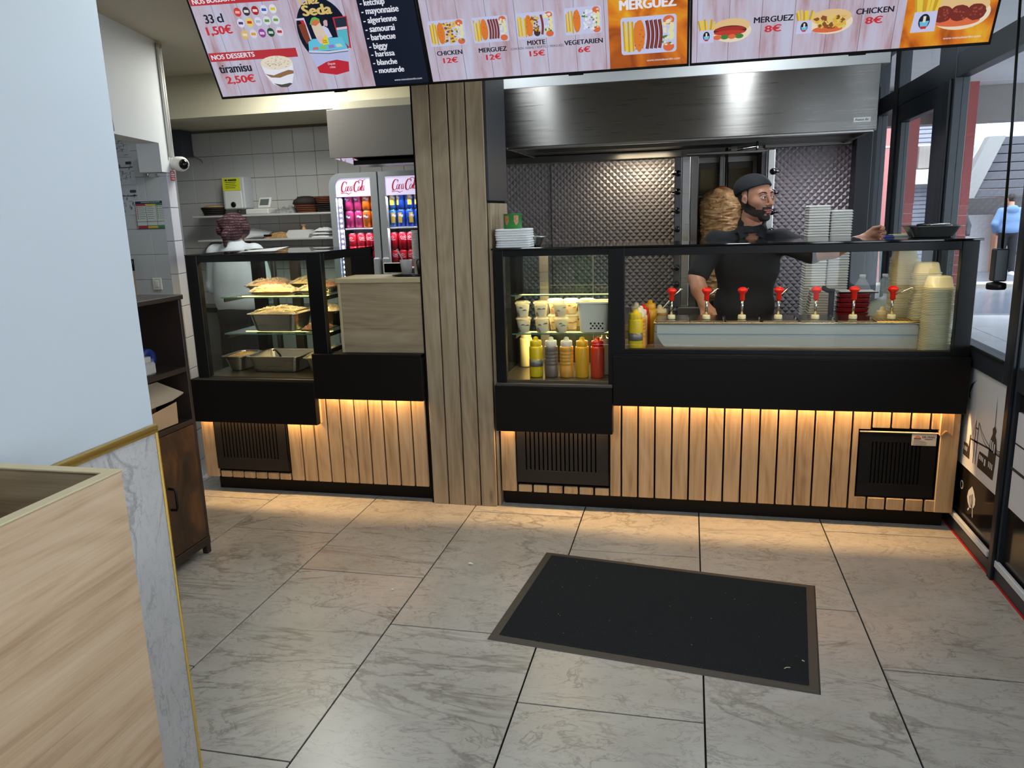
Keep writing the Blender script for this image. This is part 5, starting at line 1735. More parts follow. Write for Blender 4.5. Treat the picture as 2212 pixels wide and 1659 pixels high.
# ================================================================ FOOD PANS IN THE LEFT CASE
rgp = random.Random(12)
CLING = film_mat('cling_film', (246, 238, 216), 0.24, 0.05)
for _n in [CLING.node_tree]:
    _t = N(_n, 'ShaderNodeTexCoord')
    _v = N(_n, 'ShaderNodeTexVoronoi', Scale=55.0)
    _v.feature = 'DISTANCE_TO_EDGE'
    _n.links.new(_t.outputs['Object'], _v.inputs['Vector'])
    _b = N(_n, 'ShaderNodeBump', Strength=1.0, Distance=0.02)
    _n.links.new(_v.outputs['Distance'], _b.inputs['Height'])
    _n.links.new(_b.outputs[0], _n.nodes['Principled BSDF'].inputs['Normal'])
def heap(x0, x1, y0, y1, z, h, seed, nu=30, nv=22, rough=.35):
    rg = np.random.RandomState(seed)
    g = rg.rand(nv + 1, nu + 1)
    g2 = rg.rand(8, 10)
    b = MB()
    def f(u, v):
        e = max(0, math.sin(PI * u)) ** .45 * max(0, math.sin(PI * v)) ** .45
        i, j = int(round(u * nu)), int(round(v * nv))
        q = g2[int(v * 7.99) % 8, int(u * 9.99) % 10]
        return (x0 + (x1 - x0) * u, y0 + (y1 - y0) * v, z + h * e * (1 - rough + rough * (0.55 * g[j, i] + .45 * q)))
    b.grid(f, nu, nv, 0, False)
    return b
def food_pan(label, x0, x1, y0, y1, z0, z1, fc, h, seed, film=True, tp=.02, steel=True, noise=.3, ns=60):
    t = open_tray('food_pan', label, 'food pan', x0, x1, y0, y1, z0, z1, STEEL if steel else BLACKM, tp, .012)
    if fc:
        obj('food', heap(x0 + .004, x1 - .004, y0 + .004, y1 - .004, z1 - .012, h, seed), mat('food_%d_%d_%d' % fc, fc, .45, noise=noise, nscale=ns, bump=.9), t)
    if film:
        obj('cling_film', heap(x0 - .006, x1 + .006, y0 - .006, y1 + .006, z1 - .002, h * 1.1 + .012, seed + 50, 34, 24, .75), CLING, t)
    return t
SZ1, SZ2, SZ0 = 1.1595, .9515, .7125
food_pan('steel pan of pinkish sliced meat, left on the top glass shelf', -.80, -.58, .17, .40, SZ1, SZ1 + .05, (206, 128, 100), .035, 1)
food_pan('film-wrapped low tray of orange shredded food at the front of the top shelf', -.70, -.43, .05, .155, SZ1, SZ1 + .025, (214, 140, 76), .040, 2)
food_pan('film-wrapped tray of pale food beside the post on the top shelf', -.41, -.265, .05, .18, SZ1, SZ1 + .03, (222, 190, 130), .03, 3)
food_pan('dark tray of pale salad at the back right of the top shelf', -.55, -.38, .22, .42, SZ1, SZ1 + .055, (216, 190, 120), .035, 4, steel=False)
food_pan('tray of orange grated carrot at the right end of the top shelf', -.36, -.255, .20, .42, SZ1, SZ1 + .04, (222, 130, 66), .03, 5)
food_pan('deep steel pan of film-covered food, left on the middle glass shelf', -.74, -.44, .075, .30, SZ2, SZ2 + .105, (206, 180, 120), .03, 6)
food_pan('flat tray of pink grated food at the front of the middle shelf', -.415, -.262, .06, .22, SZ2, SZ2 + .02, (214, 150, 110), .055, 7, film=False, noise=.25, ns=120)
food_pan('dark pan of white food at the back right of the middle shelf', -.425, -.265, .24, .42, SZ2, SZ2 + .10, (226, 210, 170), .03, 8, steel=False)
food_pan('open steel pan with a little brown food on the case floor', -.78, -.46, .085, .36, SZ0, SZ0 + .095, None, .0, 9, film=False)
food_pan('steel pan of white and yellow film-wrapped salad on the case floor', -.415, -.25, .08, .33, SZ0, SZ0 + .09, (226, 206, 110), .045, 10)
sp = thing('serving_spoon', 'long wooden-handled spoon resting in the deep middle shelf pan', 'spoon', (-.55, .15, 1.05))
obj('handle', MB().tube([(-.56, .18, 1.045), (-.37, .12, 1.085)], [.006, .005], 8), mat('spoon_handle', (206, 176, 110), .5), sp)
sp = thing('ladle', 'dark ladle handle standing in the open case floor pan', 'ladle', (-.62, .2, .75))
obj('handle', MB().tube([(-.62, .22, .735), (-.625, .19, .80), (-.64, .17, .835), (-.65, .16, .83)], .006, 8), BLACKM, sp)
pp = food_pan('pan of dark food behind the open steel pan on the case floor', -.99 + .04, -.82, .10, .32, SZ0, SZ0 + .09, (150, 120, 70), .02, 14, film=False)
fl = thing('paper_sheets', 'loose white paper sheets on top of the left case', 'paper', (-.65, .1, 1.404))
for k in range(3):
    obj('sheet', MB().add([(-.76 + .01 * k, .06, 1.4045 + .002 * k), (-.54 + .012 * k, .05, 1.4045 + .003 * k), (-.53 + .012 * k, .20, 1.405 + .012 * k), (-.76, .20, 1.405 + .003 * k)], [(0, 1, 2, 3)]), PAPER, fl)

# ================================================================ ON THE TILL SCREEN
tz2 = 1.2582
ct_ = local('cup', 'white paper cup in the tall nested stack beside the oak pillar', 'cup', (.272, .20, tz2 + .002), 'nested paper cups')
obj('wall', MB().lathe([(.026, 0), (.0265, .001), (.034, .088), (.036, .089), (.036, .092), (.034, .092), (.0265, .006), (0, .005)], n=20), mat('paper_cup', (236, 234, 230), .6), ct_)
for k in range(1, 17):
    dup(ct_, (.272, .20, tz2 + .002 + .0092 * k))
cu = local('plastic_cup', 'clear plastic cup holding a spoon, in front of the paper cups', 'cup', (.215, .15, tz2 + .008))
obj('wall', MB().lathe([(0, 0), (.026, 0), (.036, .075), (.037, .077), (.036, .077), (.0255, .003), (0, .002)], n=20), film_mat('frosted_cup', (226, 228, 228), .55, .3), cu)
obj('spoon', MB().tube([(.0, .0, .01), (-.03, .01, .09), (-.055, .012, .135)], [.004, .003, .006], 8), film_mat('frosted_cup', (226, 228, 228), .55, .3), cu)
bk = local('metal_bucket', 'tiny metal bucket with a dark handle against the oak pillar', 'bucket', (.310, .125, tz2 + .008))
obj('pail', MB().lathe([(0, 0), (.022, 0), (.029, .055), (.030, .057), (.028, .057), (.0215, .003), (0, .002)], n=20), steel_mat('bucket_steel', (150, 150, 140), .35), bk)
obj('handle', MB().tube([(-.028, 0, .052), (-.022, -.004, .075), (0, -.005, .085), (.022, -.004, .075), (.028, 0, .052)], .003, 6), BLACKM, bk)
open_tray('cash_tray', 'flat dark tray under the cups on the till screen', 'tray', .165, .342, .06, .15, tz2, tz2 + .007, BLACKM, .01, .004)
tb = thing('till_tablet', 'white-framed till tablet with a dark screen behind the till screen top', 'till', (.14, .21, tz2))
b = MB().cbox(.070, .200, .170, .182, tz2 + .012, tz2 + .070, .004)
obj('frame', b, WHITEPL, tb)
obj('screen', MB().cbox(.076, .194, .1685, .171, tz2 + .016, tz2 + .065, .002), BLACKG, tb)
obj('stand', MB().cbox(.11, .16, .182, .235, tz2, tz2 + .05, .004), WHITEPL, tb)
# ================================================================ DRINKS FRIDGE
FRG = mat('fridge_grey', (158, 162, 164), .35)
FRD = mat('fridge_dark', (96, 100, 104), .4)
fy = 1.60
fr = thing('drinks_fridge', 'two-door grey drinks fridge with lit white signs and red script lettering', 'fridge', (-.50, 1.78, 0))
b = MB()
# outer shell with a rounded upper left shoulder
def shell(r, x0, x1, z1):
    return [(x1, 0.0), (x1, z1)] + [(x0 + r - r * math.sin(a), z1 - r + r * math.cos(a)) for a in [PI / 2 * i / 8 for i in range(9)]] + [(x0, 0.0)]
b.box(-.905, -.885, fy + .05, 1.985, .02, 1.86).box(-.12, -.10, fy + .05, 1.985, .02, 1.90).box(-.885, -.12, fy + .05, 1.985, 1.875, 1.905).box(-.885, -.12, 1.96, 1.985, .1, 1.88).box(-.885, -.12, fy + .05, 1.985, .02, .10)
b.box(-.520, -.505, fy + .05, 1.97, .1, 1.88)
obj('cabinet', b, FRD, fr)
b = MB()
obj('lining', MB().box(-.884, -.52, 1.945, 1.958, .1, 1.875).box(-.504, -.12, 1.945, 1.958, .1, 1.875), mat('fridge_lining', (196, 190, 206), .4), fr)
SIGN = mat('lit_sign', (220, 210, 236), .4, emit=(214, 204, 236), strength=.78)
CRED = mat('script_red', (176, 22, 40), .5, emit=(176, 22, 40), strength=.4)
def fridge_door(x0, x1, gx0, gx1, round_left):
    zt, zg1, zg0 = 1.905, 1.868, .34
    pts_o = shell(.09, x0, x1, zt) if round_left else [(x1, 0), (x1, zt), (x0, zt), (x0, 0)]
    r = .055
    if round_left:
        inner = [(gx1, zg0), (gx1, zg1)] + [(gx0 + r - r * math.sin(a), zg1 - r + r * math.cos(a)) for a in [PI / 2 * i / 6 for i in range(7)]] + [(gx0, zg0)]
    else:
        inner = [(gx1, zg0)] + [(gx1 - r + r * math.cos(a), zg1 - r + r * math.sin(a)) for a in [PI / 2 * i / 6 for i in range(7)]] + [(gx0, zg1), (gx0, zg0)]
    b = MB()
    # door face made of strips round the opening
    zs = .05
    b.cbox(x0, x1, fy, fy + .045, zs, zg0, .004)
    b.box(x0, gx0, fy, fy + .045, zg0, zg1 - (r if round_left else 0))
    b.box(gx1, x1, fy, fy + .045, zg0, zg1 - (0 if round_left else r))
    if round_left:
        o = [(x0 + .09 - .09 * math.sin(a), zt - .09 + .09 * math.cos(a)) for a in [PI / 2 * i / 6 for i in range(7)]]
        i_ = [(gx0 + r - r * math.sin(a), zg1 - r + r * math.cos(a)) for a in [PI / 2 * i / 6 for i in range(7)]]
        for q in range(6):
            b.prism([(o[q][0], fy, o[q][1]), (o[q + 1][0], fy, o[q + 1][1]), (i_[q + 1][0], fy, i_[q + 1][1]), (i_[q][0], fy, i_[q][1])], (0, .045, 0))
        b.prism([(o[0][0], fy, zt), (i_[0][0], fy, zg1), (gx1, fy, zg1), (x1, fy, zg1), (x1, fy, zt)], (0, .045, 0))
        b.prism([(x0, fy, zt - .09), (x0, fy, zg1 - r - .0), (gx0, fy, zg1 - r), ], (0, .045, 0))
    else:
        i_ = [(gx1 - r + r * math.cos(a), zg1 - r + r * math.sin(a)) for a in [PI / 2 * i / 6 for i in range(7)]]
        for q in range(6):
            b.prism([(i_[q][0], fy, i_[q][1]), (x1, fy, i_[q][1]), (x1, fy, i_[q + 1][1]), (i_[q + 1][0], fy, i_[q + 1][1])], (0, .045, 0))
        b.box(x0, x1, fy, fy + .045, zg1, zt)
    d = obj('door', b, FRG, fr)
    # glazing and lit sign
    zsn = 1.735
    sg = [p for p in inner if p[1] > zsn]
    sg = [(gx1, zsn)] + sg + [(gx0, zsn)]
    s = obj('lit_sign', MB().prism([(x, fy + .012, z) for x, z in sg], (0, .02, 0)), SIGN, d)
    obj('glass', MB().box(gx0, gx1, fy + .016, fy + .019, zg0, zsn), GLASS, d)
    obj('handle', MB().cbox(x1 - .055 if round_left else x0 + .003, x1 - .003 if round_left else x0 + .055, fy - .030, fy, .80, 1.285, .010), FRG, d)
    return d, s
da, sa = fridge_door(-.905, -.522, -.856, -.575, True)
db, sb_ = fridge_door(-.510, -.100, -.460, -.150, False)

def script_logo(par, x, z, w, y):
    """flowing two-word cola script drawn as ribbons"""
    def arc(cx, cy, rx, ry, a0, a1, n=10):
        return [(cx + rx * math.cos(R(a0 + (a1 - a0) * i / n)), cy + ry * math.sin(R(a0 + (a1 - a0) * i / n))) for i in range(n + 1)]
    st = []
    def big_c(ox):
        st.append((arc(ox + .15, .20, .135, .235, 52, 318, 18), 1.0))
        st.append((arc(ox + .245, .36, .030, .060, -80, 190, 8), .5))
    def lo(ox):
        st.append((arc(ox + .055, .112, .057, .110, 80, 440, 16), .6))
    def lc(ox):
        st.append((arc(ox + .055, .112, .057, .110, 60, 305, 14), .62))
    def la(ox):
        st.append((arc(ox + .055, .112, .057, .110, 60, 330, 14), .62))
        st.append(([(ox + .108, .235), (ox + .100, .12), (ox + .105, .03), (ox + .130, .005), (ox + .165, .06)], .62))
    big_c(0.0); lo(.262); lc(.392); la(.515)
    st.append(([(.675, .245), (.700, .255)], 1.6))
    big_c(.725); lo(.985)
    st.append((arc(1.165, .33, .022, .13, 100, -60, 8) + [(1.140, .12), (1.145, .03), (1.170, .0), (1.20, .05)], .85))
    la(1.205)
    st.append(([(.14, -.035), (.02, -.04), (.04, -.10), (.20, -.085), (.34, -.08), (.42, -.12), (.50, -.135), (.56, -.09), (.66, -.07)], .8))
    st.append(([(.88, .40), (.95, .47), (1.04, .50), (1.12, .46), (1.22, .46), (1.32, .53)], .8))
    sc_ = w / 1.42
    b = MB()
    for pts, th in st:
        vs = []
        for i, p in enumerate(pts):
            q0, q1 = pts[max(0, i - 1)], pts[min(len(pts) - 1, i + 1)]
            dx, dy = q1[0] - q0[0], q1[1] - q0[1]
            l = math.hypot(dx, dy) or 1
            e = min(1, .35 + 3 * i / len(pts), .35 + 3 * (len(pts) - 1 - i) / len(pts))
            hw = th * e * (.013 + .026 * abs(dy) / l)
            nx, ny = -dy / l * hw, dx / l * hw
            for s in (1, -1):
                xx, yy = p[0] + s * nx, p[1] + s * ny
                vs.append((x + sc_ * (xx + .28 * yy), y, z + sc_ * yy * 1.15))
        b.add(vs, [(2 * i, 2 * i + 2, 2 * i + 3, 2 * i + 1) for i in range(len(pts) - 1)])
    return obj('lettering', b, CRED, par)
script_logo(sa, -.815, 1.775, .195, fy + .0108)
script_logo(sb_, -.412, 1.775, .200, fy + .0108)
LEDD = mat('fridge_led', (240, 240, 255), .4, emit=(238, 236, 255), strength=5)
b = MB()
for i in range(36):
    z = 1.715 - .0385 * i
    b.lathe([(0, -.001), (.0085, -.001)], (-.838, fy + .030, z), 10, axis='Y', smooth=False)
o = obj('led_dots', b, LEDD, fr)
o['kind'] = 'stuff'
obj('led_profile', MB().box(-.853, -.822, fy + .031, fy + .04, .36, 1.73), mat('led_profile', (196, 190, 214), .4), fr)
area('fridge_strip_light', (-.70, fy + .03, 1.72), (R(-25), 0, 0), .30, .03, 1.3, (.93, .90, 1.0))
area('fridge_strip_light', (-.31, fy + .03, 1.72), (R(-25), 0, 0), .30, .03, 1.3, (.93, .90, 1.0))
area('fridge_strip_light', (-.70, fy + .04, 1.49), (R(-20), 0, 0), .30, .03, 1.1, (.93, .90, 1.0))
area('fridge_strip_light', (-.31, fy + .04, 1.49), (R(-20), 0, 0), .30, .03, 1.1, (.93, .90, 1.0))
WSH = mat('white_shelf', (226, 222, 236), .4)
for z in (1.492, 1.195, .90):
    obj('shelf', MB().cbox(-.822, -.525, fy + .055, 1.94, z, z + .012, .002), WSH, fr)
    obj('shelf', MB().cbox(-.500, -.125, fy + .055, 1.94, z, z + .012, .002), WSH, fr)

def can_proto(rgb, kind):
    t = local('drink_can', 'x', 'can', (0, 0, 0))
    h, r = .1285, .0325
    m = mat('can_%d_%d_%d' % rgb, rgb, .28, .35)
    obj('body', MB().lathe([(.023, 0), (r, .008), (r, h - .012), (.026, h - .002)], n=22), m, t)
    obj('lid', MB().lathe([(.026, h - .003), (.0272, h - .001), (.026, h), (.0, h - .002)], n=20), CHROME, t)
    def decal(a0, a1, z0, z1, mm, k=0.0004, wave=0.0):
        vs = []
        n = 8
        for q in range(n + 1):
            a = -PI / 2 + R(a0 + (a1 - a0) * q / n)
            w = wave * math.sin(PI * 2 * q / n)
            for z in (z0 + w, z1 + w):
                vs.append(((r + k) * math.cos(a), (r + k) * math.sin(a), z))
        obj('print', MB().add(vs, [(2 * q, 2 * q + 2, 2 * q + 3, 2 * q + 1) for q in range(n)], 0, True), mm, t)
    W_ = mat('can_white', (236, 232, 236), .35)
    if kind == 'cola':
        b = MB()
        for k, (a, s) in enumerate(((-34, 1.2), (-16, .7), (-4, .7), (8, .7), (24, 1.2), (42, .7))):
            vs = []
            for q in range(9):
                th = R(50 + 270 * q / 8)
                for rr_ in (.0045 * s, .0062 * s):
                    aa = -PI / 2 + R(a) + rr_ * math.cos(th) / r
                    vs.append(((r + .0004) * math.cos(aa), (r + .0004) * math.sin(aa), .092 + rr_ * 1.3 * math.sin(th)))
            b.add(vs, [(2 * q, 2 * q + 2, 2 * q + 3, 2 * q + 1) for q in range(8)])
        obj('print', b, W_, t)
        decal(-38, 60, .074, .0765, W_, .0004, .003)
    elif kind == 'orb':
        b = MB()
        vs = [((r + .0004) * math.cos(-PI / 2 + .5 * math.cos(R(20 * q))), (r + .0004) * math.sin(-PI / 2 + .5 * math.cos(R(20 * q))), .082 + .020 * math.sin(R(20 * q))) for q in range(18)]
        obj('print', MB().poly(vs), mat('can_blue_orb', (50, 80, 176), .35), t)
        decal(-34, 34, .076, .090, W_, .0016, .004)
    else:
        decal(-30, 26, .03, .105, mat('can_gold_mark', (214, 176, 60), .35), .0004)
        decal(-14, 40, .075, .092, W_, .0008, .004)
    return t
protos = {}
def can(kind, rgb, x, y, z, label, grp, rz):
    key = (kind, rgb)
    if key not in protos:
        t = can_proto(rgb, kind)
        protos[key] = t
        t.location = (x, y, z)
        t.rotation_euler.z = rz
        t['label'], t['group'] = label, grp
        return t
    return dup(protos[key], (x, y, z), label, grp, rz)
PINK, ORNG, BLUE, LBLU, CRD = (206, 60, 130), (226, 120, 40), (32, 84, 196), (70, 130, 206), (186, 22, 44)
yA = fy + .095
for lay in range(2):
    z = 1.5045 + .1295 * lay
    for i in range(4):
        c = PINK if i < 2 else ORNG
        can('orb', c, -.792 + .069 * i, yA + (.01 if i == 1 else 0), z, 'pink soda can with a blue disc, top shelf of the left fridge door' if i < 2 else 'orange soda can with a blue disc, top shelf of the left fridge door',
            'pink soda cans' if i < 2 else 'orange soda cans', random.uniform(-.5, .5))
    for i in range(5):
        c = LBLU if i in (0,) else BLUE
        can('blue', c, -.447 + .0685 * i, yA, z, 'light blue soda can at the left end of the right fridge door shelf' if i == 0 else 'deep blue soda can with a gold mark behind the right fridge door',
            'light blue cans' if i == 0 else 'deep blue cans', random.uniform(-.7, .7))
    z = 1.2075 + .1295 * lay
    for i in range(4):
        can('cola', CRD, -.780 + .0685 * i, yA, z, 'red cola can with white script behind the left fridge door', 'red cola cans, left fridge door', random.uniform(-.7, .7))
    for i in range(5):
        can('cola', CRD, -.447 + .0685 * i, yA, z, 'red cola can with white script behind the right fridge door', 'red cola cans, right fridge door', random.uniform(-.7, .7))

# ================================================================ BACK WALL OF THE LEFT KITCHEN
SHW = mat('white_shelf_board', (206, 204, 198), .5)
BRK = mat('brown_bracket', (120, 86, 76), .5)
def wall_shelf(x0, x1, z, label):
    t = thing('wall_shelf', label, 'shelf', ((x0 + x1) / 2, 1.99, z))
    obj('board', MB().cbox(x0, x1, 1.79, 1.998, z - .016, z, .003), SHW, t)
    for x in (x1 - .06, x0 + .35):
        b = MB().box(x - .008, x + .008, 1.985, 1.998, z - .13, z - .016).box(x - .008, x + .008, 1.83, 1.998, z - .028, z - .016)
        b.prism([(x - .004, 1.99, z - .12), (x - .004, 1.99, z - .10), (x - .004, 1.85, z - .024), (x - .004, 1.83, z - .024)], (.008, 0, 0))
        obj('bracket', b, BRK, t)
    return t
s1, s2 = 1.633, 1.440
wall_shelf(-2.215, -.93, s1, 'upper white wall shelf carrying baskets and scales left of the fridge')
wall_shelf(-2.19, -.93, s2, 'lower white wall shelf behind the woman\'s head')
WICK = mat('dark_wicker', (40, 32, 28), .8, noise=.4, nscale=80)
WICB = mat('brown_wicker', (120, 66, 42), .7, noise=.3, nscale=80)
def basket(nm, label, x, y, z, r0, r1, h, m, upside=False, fill=None):
    t = local(nm, label, 'basket', (x, y, z))
    prof = [(0, 0), (r0, 0), (r1, h), (r1 + .006, h + .003), (r1 - .004, h), (r0 - .006, .006), (0, .006)]
    if upside:
        prof = [(r1, 0), (r1 + .006, .004), (r1 * .96, h * .5), (r0, h * .92), (r0 * .6, h), (0, h)]
    obj('weave', MB().lathe(prof, n=26), m, t)
    b = MB()
    for k in range(4):
        zz = h * (k + .5) / 4
        rr = r0 + (r1 - r0) * zz / h if not upside else r1 + (r0 - r1) * zz / h
        b.tube([((rr + .002) * math.cos(2 * PI * q / 24), (rr + .002) * math.sin(2 * PI * q / 24), zz) for q in range(25)], .004, 5)
    obj('strands', b, m, t)
    if fill:
        obj('filling', MB().ball((0, 0, h), (r1 * .92, r1 * .92, h * .35)), fill, t)
    return t
basket('bread_basket', 'small dark bread basket with a tan top, left end of the upper shelf', -2.075, 1.89, s1 + .001, .075, .098, .062, WICK, False, mat('tan_bread', (176, 146, 96), .8, noise=.2, nscale=30))
basket('bread_basket', 'brown wicker basket under the black upturned one, right part of the upper shelf', -1.235, 1.88, s1 + .001, .075, .10, .060, WICB)
basket('bread_basket', 'black round basket turned upside down on the brown one', -1.245, 1.88, s1 + .066, .055, .098, .062, WICK, True)
basket('bread_basket', 'reddish brown basket nested in a black one next to the fridge', -1.07, 1.89, s1 + .067, .072, .095, .050, WICB)
basket('bread_basket', 'black basket beside the fridge under a reddish brown one', -1.07, 1.89, s1 + .001, .07, .098, .060, WICK)
sc_ = thing('kitchen_scale', 'white kitchen scale with a tilted display on the upper shelf', 'scale', (-1.62, 1.88, s1))
obj('body', MB().cbox(-1.735, -1.535, 1.80, 1.97, s1 + .001, s1 + .042, .006), WHITEPL, sc_)
a = frame_m((-1.655, 1.85, s1 + .05), (1, -.15, 0), (.10, .30, .95))
obj('display', MB().cbox(0, .115, 0, .085, -.02, 0, .004).xf(a), WHITEPL, sc_)
obj('screen', MB().cbox(.016, .10, .02, .070, 0, .0012, .0004).xf(a), mat('lcd', (110, 116, 110), .2), sc_)
for k in range(3):
    cl = thing('folded_cloth', 'crumpled striped tea towel beside the scale on the upper shelf', 'towel', (-1.45, 1.88, s1 + .001), 'striped tea towels')
    obj('cloth', heap(-1.53 + .055 * k, -1.44 + .055 * k, 1.82, 1.94, s1 + .001, .05 + .012 * k, 70 + k, 16, 12, .7), mat('striped_cloth', (146, 146, 144), .9, noise=.5, nscale=40), cl)
dp = thing('soap_dispenser', 'white wall dispenser with a bright yellow notice over the shelf', 'dispenser', (-1.85, 2.0, 1.66))
b = MB().cbox(-1.965, -1.770, 1.865, 1.996, 1.680, 1.930, .008)
obj('housing', b, mat('dispenser_grey', (206, 208, 208), .4), dp)
obj('front_cover', MB().cbox(-1.945, -1.790, 1.855, 1.866, 1.685, 1.82, .004), WHITEPL, dp)
obj('lock', MB().lathe([(.022, 0), (.022, -.006), (.016, -.010), (0, -.010)], (-1.868, 1.855, 1.715), 16, axis='Y'), BLACKM, dp)
obj('spout', MB().lathe([(.014, -.03), (.018, 0)], (-1.86, 1.92, 1.68), 12), STEELD, dp)
yn = obj('notice', MB().box(-1.955, -1.800, 1.862, 1.8645, 1.825, 1.925), mat('yellow_notice', (224, 224, 40), .6), dp)
YT = mat('notice_ink', (70, 66, 20), .6)
for q_, (xa_, xb_) in enumerate(((-1.932, -1.910), (-1.904, -1.826))):
    obj('print_line', MB().quad((xa_, 1.8612, 1.900), (xb_, 1.8612, 1.900), (xb_, 1.8612, 1.914), (xa_, 1.8612, 1.914)), YT, yn)
for k in range(4):
    z = 1.888 - .014 * k
    obj('print_line', MB().quad((-1.93, 1.8612, z), (-1.83 - .012 * (k % 2), 1.8612, z), (-1.83 - .012 * (k % 2), 1.8612, z + .004), (-1.93, 1.8612, z + .004)), YT, yn)
pa = thing('paper_sheets', 'loose papers and a knife on the lower wall shelf behind the woman', 'paper', (-1.7, 1.88, s2))
for k in range(3):
    obj('sheet', MB().add([(-1.80 + .03 * k, 1.81, s2 + .002 + .004 * k), (-1.62 + .02 * k, 1.80, s2 + .004 + .006 * k), (-1.60, 1.95, s2 + .012 + .02 * k), (-1.79, 1.95, s2 + .02 + .035 * k)], [(0, 1, 2, 3)]), PAPER, pa)
kn = thing('knife', 'kitchen knife lying on the papers of the lower wall shelf', 'knife', (-1.64, 1.82, s2 + .02))
obj('blade', MB().prism([(-1.73, 1.805, s2 + .022), (-1.60, 1.805, s2 + .022), (-1.60, 1.82, s2 + .022), (-1.70, 1.82, s2 + .022)], (0, 0, .002)), CHROME, kn)
obj('handle', MB().cbox(-1.60, -1.53, 1.803, 1.822, s2 + .016, s2 + .032, .003), BLACKM, kn)
br = thing('bread_loaf', 'flat seeded bread loaf in the middle of the lower wall shelf', 'bread', (-1.49, 1.88, s2))
obj('loaf', heap(-1.60, -1.375, 1.80, 1.95, s2 + .001, .055, 91, 26, 16, .3), mat('bread_crust', (178, 138, 88), .7, noise=.4, nscale=40), br)
fo = thing('takeaway_box', 'white foam takeaway box on the lower wall shelf near the fridge', 'takeaway box', (-1.30, 1.88, s2))
b = MB().prism([(-1.385, 1.80, s2 + .001), (-1.21, 1.80, s2 + .001), (-1.195, 1.80, s2 + .03), (-1.225, 1.80, s2 + .062), (-1.375, 1.80, s2 + .062), (-1.40, 1.80, s2 + .03)], (0, .13, 0))
obj('shell', b, FOAM, fo)
ts = thing('thread_spool', 'small tan spool standing on the foam takeaway box', 'spool', (-1.27, 1.86, s2 + .062))
obj('spool', MB().lathe([(.018, 0), (.018, .006), (.012, .008), (.012, .03), (.018, .032), (.018, .04), (0, .04)], (-1.27, 1.86, s2 + .0625), 14), mat('tan_spool', (206, 160, 110), .6), ts)
fp = thing('folded_cloth', 'folded white cloth with dark folds at the fridge end of the lower shelf', 'towel', (-1.10, 1.88, s2))
for k in range(3):
    obj('fold', heap(-1.185 + .01 * k, -1.03, 1.80, 1.95, s2 + .001 + .024 * k, .032, 95 + k, 16, 10, .4), PAPER, fp)
bx = thing('speaker_box', 'black box fixed high in the corner of the tiled kitchen wall', 'wall box', (-2.4, 1.95, 2.1))
obj('housing', MB().prism([(-2.62, 1.72, 2.115), (-2.62, 1.99, 2.115), (-2.275, 1.99, 2.112), (-2.275, 1.84, 2.112)], (0, 0, .20)), mat('charcoal_box', (60, 62, 70), .5), bx)
cbw = thing('wall_cable', 'grey cable running from the black box across the tiles', 'cable', (-2.25, 1.99, 2.1))
obj('cable', MB().tube([(-2.27, 1.985, 2.118), (-2.235, 1.985, 2.10), (-2.205, 1.985, 2.085), (-2.195, 1.985, 2.06)], .004, 6), mat('grey_cable', (130, 130, 130), .5), cbw)
dh = thing('kitchen_hood', 'plain grey extraction duct above the drinks fridge', 'extraction hood', (-.25, 1.1, 1.95))
obj('canopy', MB().cbox(-.545, .335, .90, .915, 1.955, 2.255, .003), mat('hood_grey', (148, 142, 136), .5, .3, noise=.05, nscale=3), dh)
obj('side_panel', MB().cbox(-.545, -.53, .915, 1.27, 1.955, 2.255, .002), mat('hood_grey', (148, 142, 136), .5, .3), dh)
obj('underside', MB().prism([(-.53, .915, 1.958), (-.53, 1.27, 1.958), (-.53, 1.27, 1.935)], (.865, 0, 0)), BLACKG, dh)
obj('filter_box', MB().cbox(-.43, .335, 1.0, 1.27, 1.915, 1.945, .003), BLACKM, dh)
obj('duct', MB().box(-.53, .335, 1.0, 1.27, 2.20, 2.258), FRD, dh)
obj('top_board', MB().cbox(-.545, .335, 1.0, 1.26, 2.26, 2.315, .002), CREAM, dh)
kt3 = thing('worktop', 'kitchen worktop along the tiled wall in front of the woman', 'worktop', (-1.7, 1.8, 0))
obj('top', MB().cbox(-2.6, -.95, 1.70, 1.995, .86, .90, .004), STEELD, kt3)
obj('cabinet', MB().box(-2.58, -.97, 1.72, 1.99, 0, .86), mat('pale_cabinet', (176, 174, 168), .5), kt3)

# ================================================================ ALCOVE SEEN THROUGH THE HATCH
ya = 1.2985
INK = mat('poster_ink', (120, 124, 136), .8)
def notice(label, x0, x1, z0, z1, seed, bar=True):
    t = thing('paper_notice', label, 'notice', ((x0 + x1) / 2, ya, z0))
    s = obj('sheet', MB().box(x0, x1, ya - .002, ya, z0, z1), mat('notice_paper', (196, 202, 210), .7), t)
    rg = random.Random(seed)
    yy = ya - .0026
    w = x1 - x0
    if bar:
        obj('print_line', MB().quad((x0 + .05 * w, yy, z1 - .075), (x1 - .05 * w, yy, z1 - .075), (x1 - .05 * w, yy, z1 - .069), (x0 + .05 * w, yy, z1 - .069)), mat('poster_black', (60, 62, 70), .8), s)
        obj('print_line', MB().quad((x1 - .35 * w, yy, z1 - .05), (x1 - .08 * w, yy, z1 - .05), (x1 - .08 * w, yy, z1 - .03), (x1 - .35 * w, yy, z1 - .03)), mat('poster_black', (60, 62, 70), .8), s)
    b = MB()
    for k in range(26):
        xx, zz = x0 + w * rg.uniform(.08, .85), z0 + (z1 - z0) * rg.uniform(.06, .68)
        if rg.random() < .5:
            b.quad((xx, yy, zz), (xx + .03, yy, zz), (xx + .03, yy, zz + .003), (xx, yy, zz + .003))
        else:
            b.quad((xx, yy, zz), (xx + .006, yy, zz), (xx + .006, yy, zz + .02), (xx, yy, zz + .02))
    o = obj('print_marks', b, INK, s)
    o['kind'] = 'stuff'
    return t
